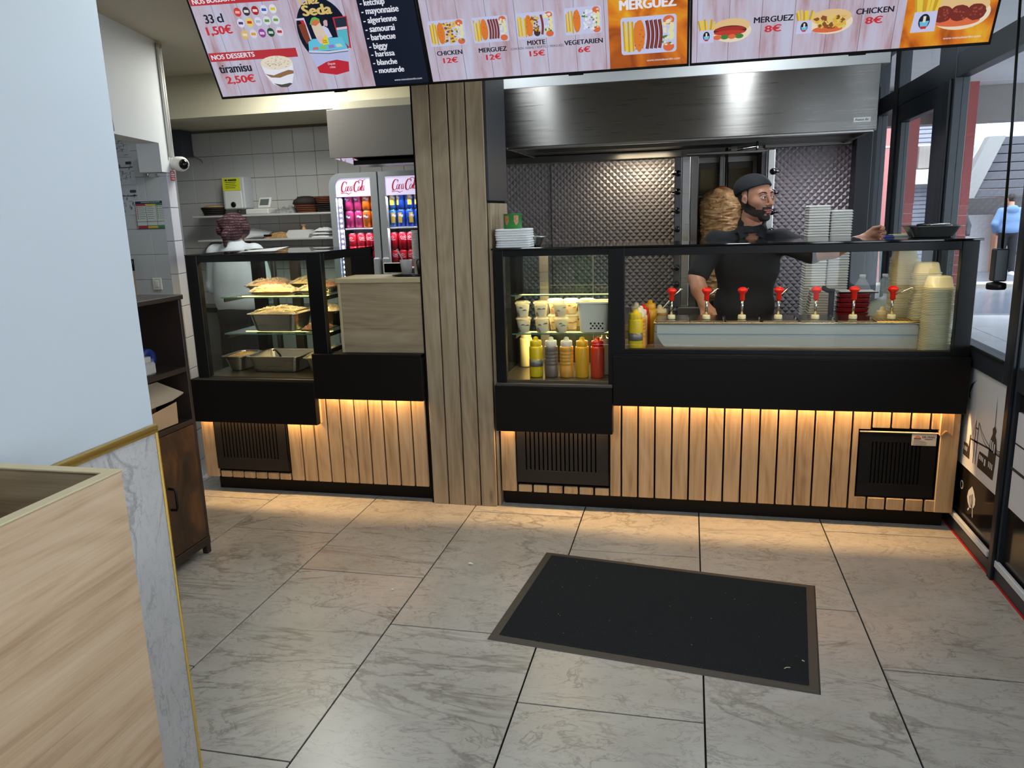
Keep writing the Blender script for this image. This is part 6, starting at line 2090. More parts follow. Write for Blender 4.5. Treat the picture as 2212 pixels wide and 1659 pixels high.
notice('top white notice of printed tables in the column left of the hatch opening', -2.50, -2.335, 2.075, 2.25, 1, False)
notice('middle white notice with a black heading bar in the hatch', -2.50, -2.315, 1.875, 2.07, 2)
notice('lowest white notice with a black heading bar in the hatch', -2.50, -2.305, 1.655, 1.865, 3)
ps = thing('safety_poster', 'framed safety poster with red, yellow and green columns', 'poster', (-2.2, ya, 1.55))
obj('sheet', MB().box(-2.346, -2.062, ya - .003, ya, 1.548, 1.755), mat('poster_white', (216, 224, 218), .5), ps)
NV = mat('poster_navy', (40, 52, 92), .6)
yy = ya - .0036
def pq(x0, x1, z0, z1, m, k=0.0, nm='print_block'):
    return obj(nm, MB().quad((x0, yy - k, z0), (x1, yy - k, z0), (x1, yy - k, z1), (x0, yy - k, z1)), m, ps)
pq(-2.340, -2.068, 1.732, 1.750, NV)
text('CONSIGNES DE SECURITE', .16, .009, mat('poster_white', (216, 224, 218), .5), frame_m((-2.29, yy - .0006, 1.737), (1, 0, 0), (0, 0, 1)), ps, .02)
for x0, x1, c in ((-2.338, -2.258, (196, 50, 54)), (-2.252, -2.170, (222, 200, 60)), (-2.164, -2.070, (60, 150, 90))):
    pq(x0, x1, 1.716, 1.729, mat('poster_%d' % c[0], c, .6))
    pq(x0, x1, 1.551, 1.568, mat('poster_%d' % c[0], c, .6))
for x in (-2.344, -2.255, -2.167, -2.066):
    pq(x - .0015, x + .0015, 1.55, 1.73, NV)
for z in (1.5495, 1.570, 1.600, 1.731):
    pq(-2.345, -2.063, z - .0015, z + .0015, NV)
for k in range(7):
    z = 1.704 - .014 * k
    pq(-2.334, -2.326, z, z + .008, mat('poster_196', (196, 50, 54), .6))
    pq(-2.160, -2.152, z, z + .008, mat('poster_60', (60, 150, 90), .6))
    for x0 in (-2.32, -2.246, -2.146):
        pq(x0, x0 + .05 + .01 * (k % 2), z + .002, z + .005, INK)
sw = thing('light_switch', 'square white light switch low on the tiles in the hatch', 'light switch', (-2.235, ya, 1.08))
obj('plate', MB().cbox(-2.276, -2.198, ya - .008, ya, 1.088, 1.178, .003), WHITEPL, sw)
obj('rocker', MB().cbox(-2.252, -2.222, ya - .012, ya - .008, 1.108, 1.158, .002), WHITEPL, sw)
bm = thing('broom', 'wooden broom with a black cap leaning in the hatch corner', 'broom', (-2.42, 1.24, 0))
obj('stick', MB().tube([(-2.425, 1.235, .10), (-2.420, 1.270, 1.24)], .013, 10), mat('broom_wood', (146, 118, 96), .6), bm)
obj('cap', MB().tube([(-2.420, 1.270, 1.238), (-2.4197, 1.2735, 1.325)], .015, 10), BLACKM, bm)
obj('head', MB().cbox(-2.58, -2.28, 1.20, 1.26, .0, .11, .01), BLACKM, bm)
fb = thing('switch_box', 'narrow white box with a chrome handle at the hatch edge', 'wall box', (-2.18, 1.28, 1.9))
obj('box', MB().cbox(-2.175, -2.09, ya - .06, ya, 1.945, 2.10, .003), WHITEPL, fb)
obj('handle', MB().cbox(-2.205, -2.180, ya - .03, ya, 1.93, 2.05, .003), STEEL, fb)

# ---- conduits, camera and red notice on the end of the angled wall
def aw(s, t, z):
    p = A0 + AD * s + AN * t
    return (p.x, p.y, z)
for k, s in enumerate((.018, -.010)):
    cd = thing('conduit', 'white cable conduit running down the wall end, %s' % ('left of the pair' if k == 0 else 'right of the pair beside the corner'), 'conduit', aw(s, .008, 1.98))
    obj('pipe', MB().tube([aw(s, .010, 2.585), aw(s - .004 * k, .010, 1.96)], .0095, 10), WHITEPL, cd)
    obj('clip', MB().lathe([(.012, 0), (.013, .01), (.012, .022)], aw(s, .010, 2.565), 12), mat('tan_clip', (176, 160, 130), .5), cd)
sc2_ = thing('security_camera', 'white dome security camera with a black lens on the wall end', 'camera', aw(-.02, .03, 1.9))
c0 = Vector(aw(-.012, .045, 1.922))
b = MB().lathe([(0, -.035), (.036, -.035), (.042, -.02), (.043, .03), (.036, .050), (.030, .056)], n=22)
look = Vector((.86, -.50, -.10)).normalized()
M_ = Matrix.Translation(c0) @ look.to_track_quat('Z', 'Y').to_matrix().to_4x4()
obj('housing', b.xf(M_), WHITEPL, sc2_)
obj('lens_dome', MB().ball((0, 0, .048), .031, 18).xf(M_), BLACKG, sc2_)
obj('mount', MB().lathe([(.034, 0), (.034, .03)], n=16).xf(Matrix.Translation(Vector(aw(-.012, .002, 1.922))) @ AN.to_track_quat('Z', 'Y').to_matrix().to_4x4()), WHITEPL, sc2_)
rn = thing('red_sticker', 'small red sticker with white print under the security camera', 'sticker', aw(.01, 0, 1.83))
a = frame_m(aw(.030, .0015, 1.826), -AD, (0, 0, 1))
rs = obj('sheet', MB().box(0, .062, 0, .056, 0, .001).xf(a), mat('sticker_red', (200, 50, 54), .5), rn)
for k in range(4):
    obj('print_line', MB().quad((.006, .008 + .012 * k, .0014), (.050 - .006 * (k % 2), .008 + .012 * k, .0014), (.050 - .006 * (k % 2), .013 + .012 * k, .0014), (.006, .013 + .012 * k, .0014)).xf(a), WHITEPL, rs)
pl = thing('hanging_plant', 'tip of a green artificial vine poking out by the near white wall', 'plant', aw(.72, .02, 2.35))
rg = random.Random(4)
for k in range(6):
    z = 2.28 + .055 * k
    p = Vector(aw(.80 + .01 * k, .03, z))
    dx = Vector((.035, -.02, rg.uniform(-.01, .02)))
    obj('leaf', MB().add([p, p + dx * .5 + Vector((0, 0, .012)), p + dx * 1.3, p + dx * .5 - Vector((0, 0, .012))], [(0, 1, 2, 3)]), mat('vine_leaf', (70, 96, 80), .6), pl)
obj('stem', MB().tube([aw(.80, .03, 2.25), aw(.85, .03, 2.59)], .004, 6), mat('vine_leaf', (70, 96, 80), .6), pl)
wc = thing('wall_cable', 'thin white cable sagging down the angled wall to the hatch corner', 'cable', aw(.68, .01, 2.05))
obj('cable', MB().tube([aw(.74, .012, 2.33), aw(.715, .012, 2.25), aw(.70, .012, 2.16), aw(.675, .012, 2.09), aw(.67, .012, 2.04)], .0035, 6), mat('grey_cable2', (176, 172, 168), .5), wc)

# ================================================================ DARK CABINET AND THINGS ON IT
RUST = rust_mat('rustic_board')
RUSTD = mat('dark_rustic', (44, 32, 26), .5, noise=.2, nscale=10)
cbn = thing('cabinet', 'tall rustic dark-brown cabinet with open shelves and a door, behind the white wall', 'cabinet', (-.70, -1.2, 0))
x0, x1, y0, y1 = -.84, -.53, -1.66, -.79
obj('top', MB().cbox(x0 - .01, x1 + .008, y0 - .01, y1 + .008, 1.236, 1.258, .003), RUSTD, cbn)
obj('side_panel', MB().cbox(x0, x1, y1 - .020, y1, .05, 1.236, .002), RUSTD, cbn)
obj('side_panel', MB().cbox(x0, x1, y0, y0 + .02, .05, 1.236, .002), RUSTD, cbn)
obj('back_panel', MB().cbox(x0, x0 + .012, y0, y1, .05, 1.236, .002), RUST, cbn)
obj('shelf', MB().cbox(x0, x1, y0 + .02, y1 - .02, .905, .928, .002), RUSTD, cbn)
obj('shelf', MB().cbox(x0, x1, y0 + .02, y1 - .02, .655, .678, .002), RUSTD, cbn)
obj('base_rail', MB().cbox(x0, x1 + .002, y0, y1, .045, .085, .002), RUSTD, cbn)
d = obj('door', MB().cbox(x1 - .016, x1, y0 + .43, y1 - .022, .088, .652, .002), RUST, cbn)
hy = -1.038
obj('handle', MB().tube([(x1, hy, .312), (x1 + .03, hy, .314), (x1 + .034, hy, .325), (x1 + .034, hy, .40), (x1 + .03, hy, .411), (x1, hy, .413)], .006, 8), BLACKM, d)
d = obj('door', MB().cbox(x1 - .016, x1, y0 + .022, y0 + .427, .088, .652, .002), RUST, cbn)
for yy_ in (y1 - .03, y0):
    for xx in (x1 - .03, x0):
        obj('leg', MB().cbox(xx, xx + .03, yy_, yy_ + .03, 0, .05, .003), RUSTD, cbn)
FOIL = mat('foil_box_silver', (186, 184, 178), .35, .3, noise=.08, nscale=40)
b1 = thing('foil_box', 'silver foil carton lying on the middle cabinet shelf', 'carton', (-.62, -1.15, .929))
obj('carton', MB().cbox(-.66, -.55, -1.34, -.985, .929, .985, .008), FOIL, b1)
b2 = thing('foil_box', 'thinner silver carton lying on top of the other silver one', 'carton', (-.62, -1.15, .986))
obj('carton', MB().prism([(-.66, -1.34, .986), (-.66, -1.005, .986), (-.66, -1.005, 1.010), (-.66, -1.34, 1.028)], (.10, 0, 0)), FOIL, b2)
bb = local('tape_roll', 'roll of dark blue film beside the silver cartons', 'roll', (-.66, -.925, .929 + .05))
obj('film', MB().lathe([(.018, -.03), (.048, -.03), (.050, -.02), (.050, .02), (.048, .03), (.018, .03), (.018, -.03)], n=20, axis='X'), mat('blue_film', (34, 50, 110), .35, noise=.2, nscale=40), bb)
k1 = thing('cardboard_piece', 'flattened cardboard sheet tilted across the lower cabinet shelf', 'cardboard', (-.62, -1.0, .75))
obj('sheet', MB().prism([(-.56, -.815, .800), (-.64, -.885, .862), (-.66, -1.25, .86), (-.58, -1.25, .770), (-.56, -.90, .785)], (.002, .0, .006)), mat('grey_card', (176, 156, 130), .8, noise=.05, nscale=10), k1)
k2_ = thing('cardboard_piece', 'short brown cardboard flap standing at the foot of the lower cabinet shelf', 'cardboard', (-.58, -1.0, .68))
obj('sheet', MB().prism([(-.545, -.905, .680), (-.55, -1.13, .680), (-.575, -1.10, .745), (-.575, -.86, .768)], (.005, .002, .003)), KRAFT, k2_)
k3_ = thing('cardboard_box', 'small brown carton between the two cardboard sheets', 'carton', (-.70, -1.0, .68))
obj('carton', MB().cbox(-.78, -.64, -.985, -.91, .679, .80, .003), KRAFT, k3_)
k4_ = thing('leaflets', 'grey folded leaflets behind the brown cardboard flap', 'paper', (-.68, -1.12, .68))
obj('sheet', MB().cbox(-.72, -.66, -1.13, -1.03, .679, .765, .002), mat('leaflet', (146, 150, 156), .7), k4_)
vb = local('vase', 'green and white patterned bottle on top of the dark cabinet', 'bottle', (-.63, -1.115, 1.2585))
obj('bottle', MB().lathe([(0, 0), (.040, 0), (.043, .01), (.043, .12), (.036, .165), (.016, .20), (.013, .25), (0, .25)], n=20), mat('bottle_glass_green', (60, 84, 60), .15, noise=.6, nscale=16), vb)
obj('label_band', MB().lathe([(.0435, .02), (.0438, .02), (.0438, .11), (.0435, .11)], n=20), mat('bottle_label', (196, 200, 186), .5, noise=.35, nscale=14), vb)

# ================================================================ PLANTER BOX IN FRONT
pb = thing('planter_box', 'open oak-laminate box in the left foreground against the marble wainscot', 'planter', (.55, -3.2, 0))
X0, X1, Y0, Y1, Z1 = .392, .70, -3.86, -2.71, 1.124
obj('side_panel', MB().cbox(X1 - .020, X1, Y0, Y1, 0, Z1 - .003, .002), OAKY, pb)
obj('side_panel', MB().cbox(X0, X0 + .02, Y0, Y1, 0, Z1 - .003, .002), OAKY, pb)
obj('end_panel', MB().cbox(X0 + .02, X1 - .02, Y1 - .020, Y1, 0, Z1 - .003, .002), OAKX, pb)
obj('end_panel', MB().cbox(X0 + .02, X1 - .02, Y0, Y0 + .02, 0, Z1 - .003, .002), OAKX, pb)
obj('rim', MB().cbox(X1 - .024, X1 + .001, Y0, Y1 + .001, Z1 - .004, Z1, .001), OAKRIM, pb)
obj('rim', MB().cbox(X0, X1 - .0245, Y1 - .024, Y1 + .001, Z1 - .004, Z1, .001), OAKRIM, pb)
obj('rim', MB().cbox(X0, X0 + .024, Y0, Y1 - .025, Z1 - .004, Z1, .001), OAKRIM, pb)
obj('inner_tray', MB().box(X0 + .02, X1 - .02, Y0 + .02, Y1 - .02, Z1 - .12, Z1 - .105), mat('dark_tray', (44, 48, 48), .4), pb)

# ================================================================ MAT, LITTER, HANGING CRANK
mt = thing('door_mat', 'large black ribbed mat with a rubber border lying askew on the floor', 'mat', (1.64, -1.02, 0))
c = [(1.093, -.550), (2.269, -.699), (2.173, -1.483), (1.007, -1.340)]
def inset(c, d):
    cx, cy = sum(p[0] for p in c) / 4, sum(p[1] for p in c) / 4
    out = []
    n = len(c)
    for i in range(n):
        p, a, b_ = Vector(c[i]), Vector(c[i - 1]), Vector(c[(i + 1) % n])
        u1, u2 = (a - p).normalized(), (b_ - p).normalized()
        out.append(p + (u1 + u2) * d / abs(u1.cross(u2)) if False else p + (u1 + u2) * d)
    return out
ci = inset(c, .036)
b = MB()
co = [(x, y, .0005) for x, y in c]
ct2 = [(p.x, p.y, .004) for p in inset(c, .006)]
cin = [(p.x, p.y, .0045) for p in ci]
b.add(co + ct2 + cin, [(q, (q + 1) % 4, 4 + (q + 1) % 4, 4 + q) for q in range(4)] + [(4 + q, 4 + (q + 1) % 4, 8 + (q + 1) % 4, 8 + q) for q in range(4)])
obj('rubber_border', b, mat('mat_rubber', (62, 58, 52), .55), mt)
PILE = mat('mat_pile', (40, 40, 40), .95, noise=.35, nscale=420, bump=.8)
b = MB()
ci2 = [(p.x, p.y) for p in ci]
def bil(u, v):
    a = Vector(ci2[0]).lerp(Vector(ci2[1]), u)
    d_ = Vector(ci2[3]).lerp(Vector(ci2[2]), u)
    p = a.lerp(d_, v)
    return p
nv = 150
for k in range(nv):
    v0, v1 = k / nv, (k + 1) / nv
    p0, p1, p2, p3 = bil(0, v0), bil(1, v0), bil(1, v1), bil(0, v1)
    m0, m1 = bil(0, (v0 + v1) / 2), bil(1, (v0 + v1) / 2)
    b.add([(p0.x, p0.y, .0055), (p1.x, p1.y, .0055), (m1.x, m1.y, .0085), (m0.x, m0.y, .0085), (p2.x, p2.y, .0055), (p3.x, p3.y, .0055)], [(0, 3, 2, 1), (3, 5, 4, 2)])
o = obj('pile', b, PILE, mt)
o['kind'] = 'stuff'
rg = random.Random(31)
b = MB()
for k in range(30):
    p = bil(rg.uniform(.03, .97), rg.uniform(.03, .97))
    s = rg.uniform(.0007, .0016)
    b.ball((p.x, p.y, .0095), (s, s * rg.uniform(.5, 1.2), s * .6), 6, 0, 4)
b.tube([(2.072, -1.362, .010), (2.081, -1.355, .0105), (2.092, -1.353, .010)], .0018, 5).tube([(2.138, -1.30, .010), (2.145, -1.306, .010)], .0022, 5)
o = obj('crumbs', b, mat('crumb', (206, 200, 170), .8))
o['kind'] = 'stuff'
o['label'], o['category'] = 'pale crumbs scattered over the black mat', 'crumbs'
def scrap(x, y, s, label, seed):
    rg = random.Random(seed)
    t = thing('paper_scrap', label, 'paper', (x, y, 0))
    b = MB()
    for k in range(5):
        a = rg.uniform(0, 6.28)
        q = [(x + s * rg.uniform(.2, 1) * math.cos(a + d_), y + s * rg.uniform(.2, 1) * math.sin(a + d_), .001 + s * rg.uniform(.05, .7)) for d_ in (0, 1.3, 2.7, 4.2)]
        b.add(q, [(0, 1, 2), (0, 2, 3)])
    b.add([(x - s * .6, y - s * .4, .0006), (x + s * .6, y - s * .4, .0006), (x + s * .2, y + s * .6, .0006)], [(0, 1, 2)])
    obj('scrap', b, PAPER, t)
scrap(.774, -.738, .018, 'crumpled white paper scrap on the floor left of the mat', 1)
scrap(.504, -1.027, .008, 'tiny white crumb on the floor well left of the mat', 2)
hc = thing('awning_crank', 'black hanging crank rod with a square grip and knob by the shop window', 'crank', (2.93, -.45, 1.22))
obj('rod', MB().tube([(2.915, -.36, 2.58), (2.925, -.39, 2.30), (2.938, -.40, 1.85), (2.945, -.41, 1.365)], .0055, 8), BLACKM, hc)
obj('grip', MB().cbox(2.915, 2.965, -.435, -.385, 1.245, 1.375, .005), mat('crank_grip', (38, 46, 50), .4), hc)
obj('knob', MB().lathe([(.012, 1.243), (.034, 1.238), (.036, 1.232), (.036, 1.218), (.033, 1.213), (0, 1.213)], (2.935, -.415, 0), 22), BLACKM, hc)
# ================================================================ PEOPLE
class Field:
    """signed-distance blend sampled on a grid and skinned as one continuous surface"""
    def __init__(s, lo, hi, h):
        s.lo, s.h = np.array(lo, float), h
        n = np.ceil((np.array(hi) - s.lo) / h).astype(int) + 1
        s.ax = [s.lo[i] + h * np.arange(n[i]) for i in range(3)]
        s.d = np.full(n, 0.25)
        s.n = n

    def win(s, lo, hi, m):
        sl = []
        for i in range(3):
            a = max(0, int((lo[i] - m - s.lo[i]) / s.h))
            b = min(s.n[i], int((hi[i] + m - s.lo[i]) / s.h) + 2)
            sl.append(slice(a, max(a, b)))
        g = np.meshgrid(*[s.ax[i][sl[i]] for i in range(3)], indexing='ij', sparse=True)
        return tuple(sl), g

    def put(s, sl, v, k, sub=False):
        a = s.d[sl]
        if a.size == 0:
            return
        if sub:
            v = -v
            hh = np.clip(.5 - .5 * (v - a) / k, 0, 1)
            s.d[sl] = a * (1 - hh) + v * hh + 0 if False else np.maximum(a, v) + k * .25 * np.clip(1 - np.abs(a - v) / k, 0, 1) ** 2
        else:
            s.d[sl] = np.minimum(a, v) - k * .25 * np.clip(1 - np.abs(a - v) / k, 0, 1) ** 2

    def cap(s, a, b, ra, rb=None, k=.02, sub=False):
        a, b = np.array(a, float), np.array(b, float)
        rb = ra if rb is None else rb
        r = max(ra, rb)
        sl, g = s.win(np.minimum(a, b) - r, np.maximum(a, b) + r, k + 3 * s.h)
        ba = b - a
        p = [g[i] - a[i] for i in range(3)]
        t = np.clip((p[0] * ba[0] + p[1] * ba[1] + p[2] * ba[2]) / max(ba @ ba, 1e-9), 0, 1)
        v = np.sqrt(sum((p[i] - t * ba[i]) ** 2 for i in range(3))) - (ra + (rb - ra) * t)
        s.put(sl, v, k, sub)
        return s

    def ell(s, c, r, k=.02, sub=False, rot=None):
        c, r = np.array(c, float), np.array(r, float)
        m = r.max() if rot is not None else r
        sl, g = s.win(c - m, c + m, k + 3 * s.h)
        p = [g[i] - c[i] for i in range(3)]
        if rot is not None:
            p = [rot[i][0] * p[0] + rot[i][1] * p[1] + rot[i][2] * p[2] for i in range(3)]
        k0 = np.sqrt(sum((p[i] / r[i]) ** 2 for i in range(3)))
        k1 = np.sqrt(sum((p[i] / r[i] ** 2) ** 2 for i in range(3))) + 1e-9
        s.put(sl, k0 * (k0 - 1) / k1, k, sub)
        return s

    def cut(s, fn):
        g = np.meshgrid(*s.ax, indexing='ij', sparse=True)
        s.d = np.maximum(s.d, fn(*g))
        return s

    def skin(s):
        d = s.d
        n = d.shape
        ins = d < 0
        c = [slice(0, -1), slice(1, None)]
        cnt = np.zeros([x - 1 for x in n])
        acc = np.zeros([x - 1 for x in n] + [3])
        for ax in range(3):
            o = [i for i in range(3) if i != ax]
            for u in (0, 1):
                for v in (0, 1):
                    A, B = [None] * 3, [None] * 3
                    A[ax], B[ax] = c[0], c[1]
                    A[o[0]] = B[o[0]] = c[u]
                    A[o[1]] = B[o[1]] = c[v]
                    a, b = d[tuple(A)], d[tuple(B)]
                    m = (a < 0) != (b < 0)
                    t = np.where(m, a / np.where(m, a - b, 1), 0)
                    cnt += m
                    acc[..., ax] += np.where(m, t, 0)
                    acc[..., o[0]] += m * u
                    acc[..., o[1]] += m * v
        has = cnt > 0
        idx = np.full(has.shape, -1)
        idx[has] = np.arange(has.sum())
        loc = np.argwhere(has)
        P = s.lo + s.h * (loc + acc[has] / cnt[has][:, None])
        F = []
        for ax in range(3):
            o = [(ax + 1) % 3, (ax + 2) % 3]
            A, B = [slice(None)] * 3, [slice(None)] * 3
            A[ax], B[ax] = slice(0, -1), slice(1, None)
            sa, sb = ins[tuple(A)], ins[tuple(B)]
            e = np.argwhere(sa != sb)
            e = e[(e[:, o[0]] > 0) & (e[:, o[1]] > 0) & (e[:, o[0]] < n[o[0]] - 1) & (e[:, o[1]] < n[o[1]] - 1)]
            if not len(e):
                continue
            q = []
            for du, dv in ((-1, -1), (0, -1), (0, 0), (-1, 0)):
                f = e.copy()
                f[:, o[0]] += du
                f[:, o[1]] += dv
                q.append(idx[f[:, 0], f[:, 1], f[:, 2]])
            q = np.stack(q, 1)
            fl = ~sa[e[:, 0], e[:, 1], e[:, 2]]
            q[fl] = q[fl][:, ::-1]
            F.append(q)
        return P, np.concatenate(F) if F else np.zeros((0, 4), int)


def skin_obj(name, pieces, mats, parent, pick=None):
    """pieces: (points, quads, matrix or None, picker or None)"""
    V, Fs, MI = [], [], []
    o = 0
    for P, F, M, pk in pieces:
        mi = np.zeros(len(F), int)
        if pk is not None and len(F):
            mi = pk(P[F].mean(1))
        if M is not None:
            A = np.array(M)
            P = P @ A[:3, :3].T + A[:3, 3]
        V.append(P)
        Fs.append(F + o)
        MI.append(mi)
        o += len(P)
    V, Fs, MI = np.concatenate(V), np.concatenate(Fs), np.concatenate(MI)
    me = bpy.data.meshes.new(name)
    me.from_pydata(V.tolist(), [], Fs.tolist())
    for m in mats:
        me.materials.append(m)
    me.polygons.foreach_set('material_index', MI.astype(np.int32))
    me.polygons.foreach_set('use_smooth', [True] * len(me.polygons))
    me.update()
    return put(name, me, parent)


def hand_field(wrist, palm, out, side, curl=0.6, s=1.0, h=.003, thumb=1.0):
    """palm with five separate bent fingers; OUT points along the fingers, SIDE toward the thumb"""
    w, p = Vector(wrist), Vector(palm)
    o = Vector(out).normalized()
    sd = (Vector(side) - o * Vector(side).dot(o)).normalized()
    nrm = o.cross(sd)                               # back of the hand is -nrm * sign; fingers curl toward +nrm
    c = p + o * .05 * s
    f = Field([min(w[i], c[i]) - .10 for i in range(3)], [max(w[i], c[i]) + .10 for i in range(3)], h)
    f.cap(w - (p - w).normalized() * .03, w, .029 * s, .027 * s, .015)
    f.cap(w, p, .026 * s, .020 * s, .02)
    for k in (-1, 0, 1):
        f.cap(w + o * .02 + sd * .010 * k, p + o * .018 * s + sd * .022 * k * s, .016 * s, .0125 * s, .014)
    ln = (.062, .075, .082, .076)
    for i in range(4):
        off = (-.031 + .0205 * i) * s
        q0 = p + o * (.020 - .004 * abs(i - 2)) * s + sd * off
        L = ln[i] * s
        d0 = (o * math.cos(curl * .5) + nrm * math.sin(curl * .5) + sd * (.05 * (i - 1.5))).normalized()
        d1 = (o * math.cos(curl * 1.3) + nrm * math.sin(curl * 1.3)).normalized()
        d2 = (o * math.cos(curl * 1.9) + nrm * math.sin(curl * 1.9)).normalized()
        q1 = q0 + d0 * L * .48
        q2 = q1 + d1 * L * .30
        q3 = q2 + d2 * L * .22
        f.cap(q0, q1, .0092 * s, .0086 * s, .005)
        f.cap(q1, q2, .0086 * s, .0078 * s, .003)
        f.cap(q2, q3, .0078 * s, .0066 * s, .003)
    t0 = w + (p - w) * .45 + sd * .020 * s
    t1 = t0 + (sd * .75 * thumb + o * .8 + nrm * .25).normalized() * .040 * s
    t2 = t1 + (sd * .25 * thumb + o * .95 + nrm * .35).normalized() * .034 * s
    f.cap(t0, t1, .0140 * s, .0100 * s, .010)
    f.cap(t1, t2, .0098 * s, .0076 * s, .004)
    return f


def head_field(h=.0035, hair=0.0):
    f = Field((-.14, -.12, -.16), (.15, .12, .16), h)
    f.ell((-.014, 0, .036), (.098, .075, .092), .02)
    f.ell((.034, 0, -.034), (.062, .058, .084), .03)
    f.ell((.030, 0, -.070), (.058, .052, .038), .02)
    f.ell((.078, 0, -.096), (.022, .024, .018), .016)
    f.cap((.078, -.034, .034), (.078, .034, .034), .013, None, .02)
    for s in (1, -1):
        f.ell((.060, .040 * s, -.012), (.028, .022, .024), .025)
        f.ell((.0985, .032 * s, .0135), (.016, .017, .0105), .012, True)
        f.ell((-.004, .077 * s, -.002), (.019, .0085, .031), .008)
        f.ell((.002, .086 * s, .002), (.008, .006, .016), .004, True)
    f.cap((.092, 0, .024), (.114, 0, -.018), .0075, .0115, .010)
    f.ell((.113, 0, -.023), (.0125, .0115, .0095), .006)
    for s in (1, -1):
        f.ell((.101, .0115 * s, -.026), (.010, .0075, .0075), .005)
    f.ell((.090, 0, -.055), (.017, .026, .018), .012)
    f.ell((.1000, 0, -.0545), (.0075, .0215, .0048), .003)
    f.ell((.0985, 0, -.0665), (.0080, .0185, .0058), .003)
    f.ell((.1085, 0, -.0602), (.0065, .017, .0014), .002, True)
    f.cap((-.018, 0, -.05), (-.034, 0, -.15), .052, .056, .02)
    return f


def head_matrix(c, az, pitch=0.0, roll=0.0, s=1.0):
    """local x = face direction; az measured from -y toward +x"""
    fd = Vector((math.sin(az) * math.cos(pitch), -math.cos(az) * math.cos(pitch), math.sin(pitch)))
    lf = Vector((0, 0, 1)).cross(fd).normalized()   # the person's own left
    up = fd.cross(lf)
    M = Matrix(((fd.x * s, lf.x * s, up.x * s, c[0]), (fd.y * s, lf.y * s, up.y * s, c[1]), (fd.z * s, lf.z * s, up.z * s, c[2]), (0, 0, 0, 1)))
    return M @ Matrix.Rotation(roll, 4, 'X')


BEARD = mat('dark_beard', (48, 38, 34), .8, noise=.4, nscale=300)
STUB = mat('stubble', (92, 68, 58), .7, noise=.25, nscale=300)
LIPS = mat('lips', (170, 96, 88), .4)
HAIRS = mat('short_dark_hair', (44, 34, 32), .8, noise=.3, nscale=200)
EYEW = mat('eye_white', (226, 222, 216), .15)
EYEB = mat('dark_iris', (30, 20, 16), .1)

def man_pick(c):
    f, s, u = c[:, 0], np.abs(c[:, 1]), c[:, 2]
    mi = np.zeros(len(c), int)
    line = -.012 - (f - .0) * .44
    jaw = (u < line) & (f > -.028) & (u > -.122) & ~((u < -.088 + .35 * (.05 - f).clip(0)) & (f < .06))
    mi[jaw] = 1
    mous = (f > .080) & (u < -.036) & (u > -.0505) & (s < .034)
    mi[mous] = 1
    cheekfree = (f > .060) & (u > -.050) & (s > .034)
    mi[cheekfree & jaw] = 0
    side = (f > -.03) & (f < .022) & (s > .055) & (u > -.03) & (u < .075) & (s < .0725)
    mi[side & (f < .014 + .10 * np.maximum(u, 0))] = 3
    mi[(f <= -.02) & (u > -.055) & (s < .074)] = 3
    chinfree = (f > .088) & (u < -.073) & (u > -.081) & (s > .010) & (s < .022)
    mi[chinfree] = 0
    lip = (f > .088) & (u < -.0500) & (u > -.0735) & (s < .0205)
    mi[lip] = 2
    return mi

# ---- the man behind the counter
man = thing('person', 'bearded man in a black cap and black polo shirt reaching across the counter', 'person', (2.05, .70, 0))
HM = head_matrix((2.072, .60, 1.606), R(40), R(-2), R(2))
hf = head_field(.0025)
hp, hq = hf.skin()
bf = Field((1.66, .36, -.02), (2.76, .96, 1.62), .0075)
bf.cap((2.05, .655, 1.36), (2.062, .618, 1.50), .058, .054, .03)
bf.ell((2.045, .68, 1.25), (.160, .095, .20), .03)
bf.cap((1.88, .67, 1.37), (2.22, .67, 1.37), .05, None, .03)
bf.ell((2.035, .71, 1.00), (.145, .095, .16), .04)
bf.ell((2.035, .72, .88), (.155, .10, .10), .04)
for x in (1.95, 2.12):
    bf.cap((x, .73, .86), (x, .71, .48), .078, .054, .03)
    bf.cap((x, .71, .48), (x, .75, .09), .053, .036, .02)
    bf.cap((x, .76, .045), (x, .61, .03), .036, .03, .02)
# right arm (image left) down and forward; left arm out to the side
bf.cap((1.87, .665, 1.375), (1.768, .565, 1.185), .050, .043, .03)
bf.cap((1.768, .565, 1.185), (1.785, .50, 1.13), .046, .043, .02)
bf.cap((1.785, .50, 1.13), (1.806, .452, 1.065), .042, .029, .02)
bf.cap((2.225, .665, 1.375), (2.365, .500, 1.318), .050, .043, .03)
bf.cap((2.365, .500, 1.318), (2.46, .475, 1.335), .046, .043, .02)
bf.cap((2.46, .475, 1.335), (2.600, .440, 1.388), .041, .028, .02)
bp_, bq_ = bf.skin()
h1 = hand_field((1.806, .452, 1.065), (1.826, .425, 1.030), (.10, -.16, -1), (1, .1, .1), .55, .95).skin()
h2 = hand_field((2.600, .440, 1.388), (2.640, .425, 1.415), (1, -.10, .10), (-.1, -.2, 1), 1.25, .95).skin()
skin_obj('body', [(hp, hq, HM, man_pick), (bp_, bq_, None, None), (h1[0], h1[1], None, None), (h2[0], h2[1], None, None)], [SKIN, BEARD, LIPS, HAIRS], man)
sf_ = Field((1.66, .38, .80), (2.50, .96, 1.56), .0065)
sf_.ell((2.045, .68, 1.25), (.178, .112, .20), .03)
sf_.cap((1.88, .67, 1.375), (2.215, .67, 1.375), .063, None, .04)
sf_.ell((2.035, .70, 1.02), (.168, .115, .19), .05)
sf_.cap((2.035, .70, .98), (2.035, .71, .84), .135, .14, .05)
sf_.cap((1.87, .665, 1.378), (1.782, .578, 1.215), .064, .060, .035)
sf_.cap((2.225, .665, 1.378), (2.362, .505, 1.320), .064, .058, .035)
sf_.cap((2.052, .655, 1.40), (2.058, .640, 1.475), .068, .073, .03)
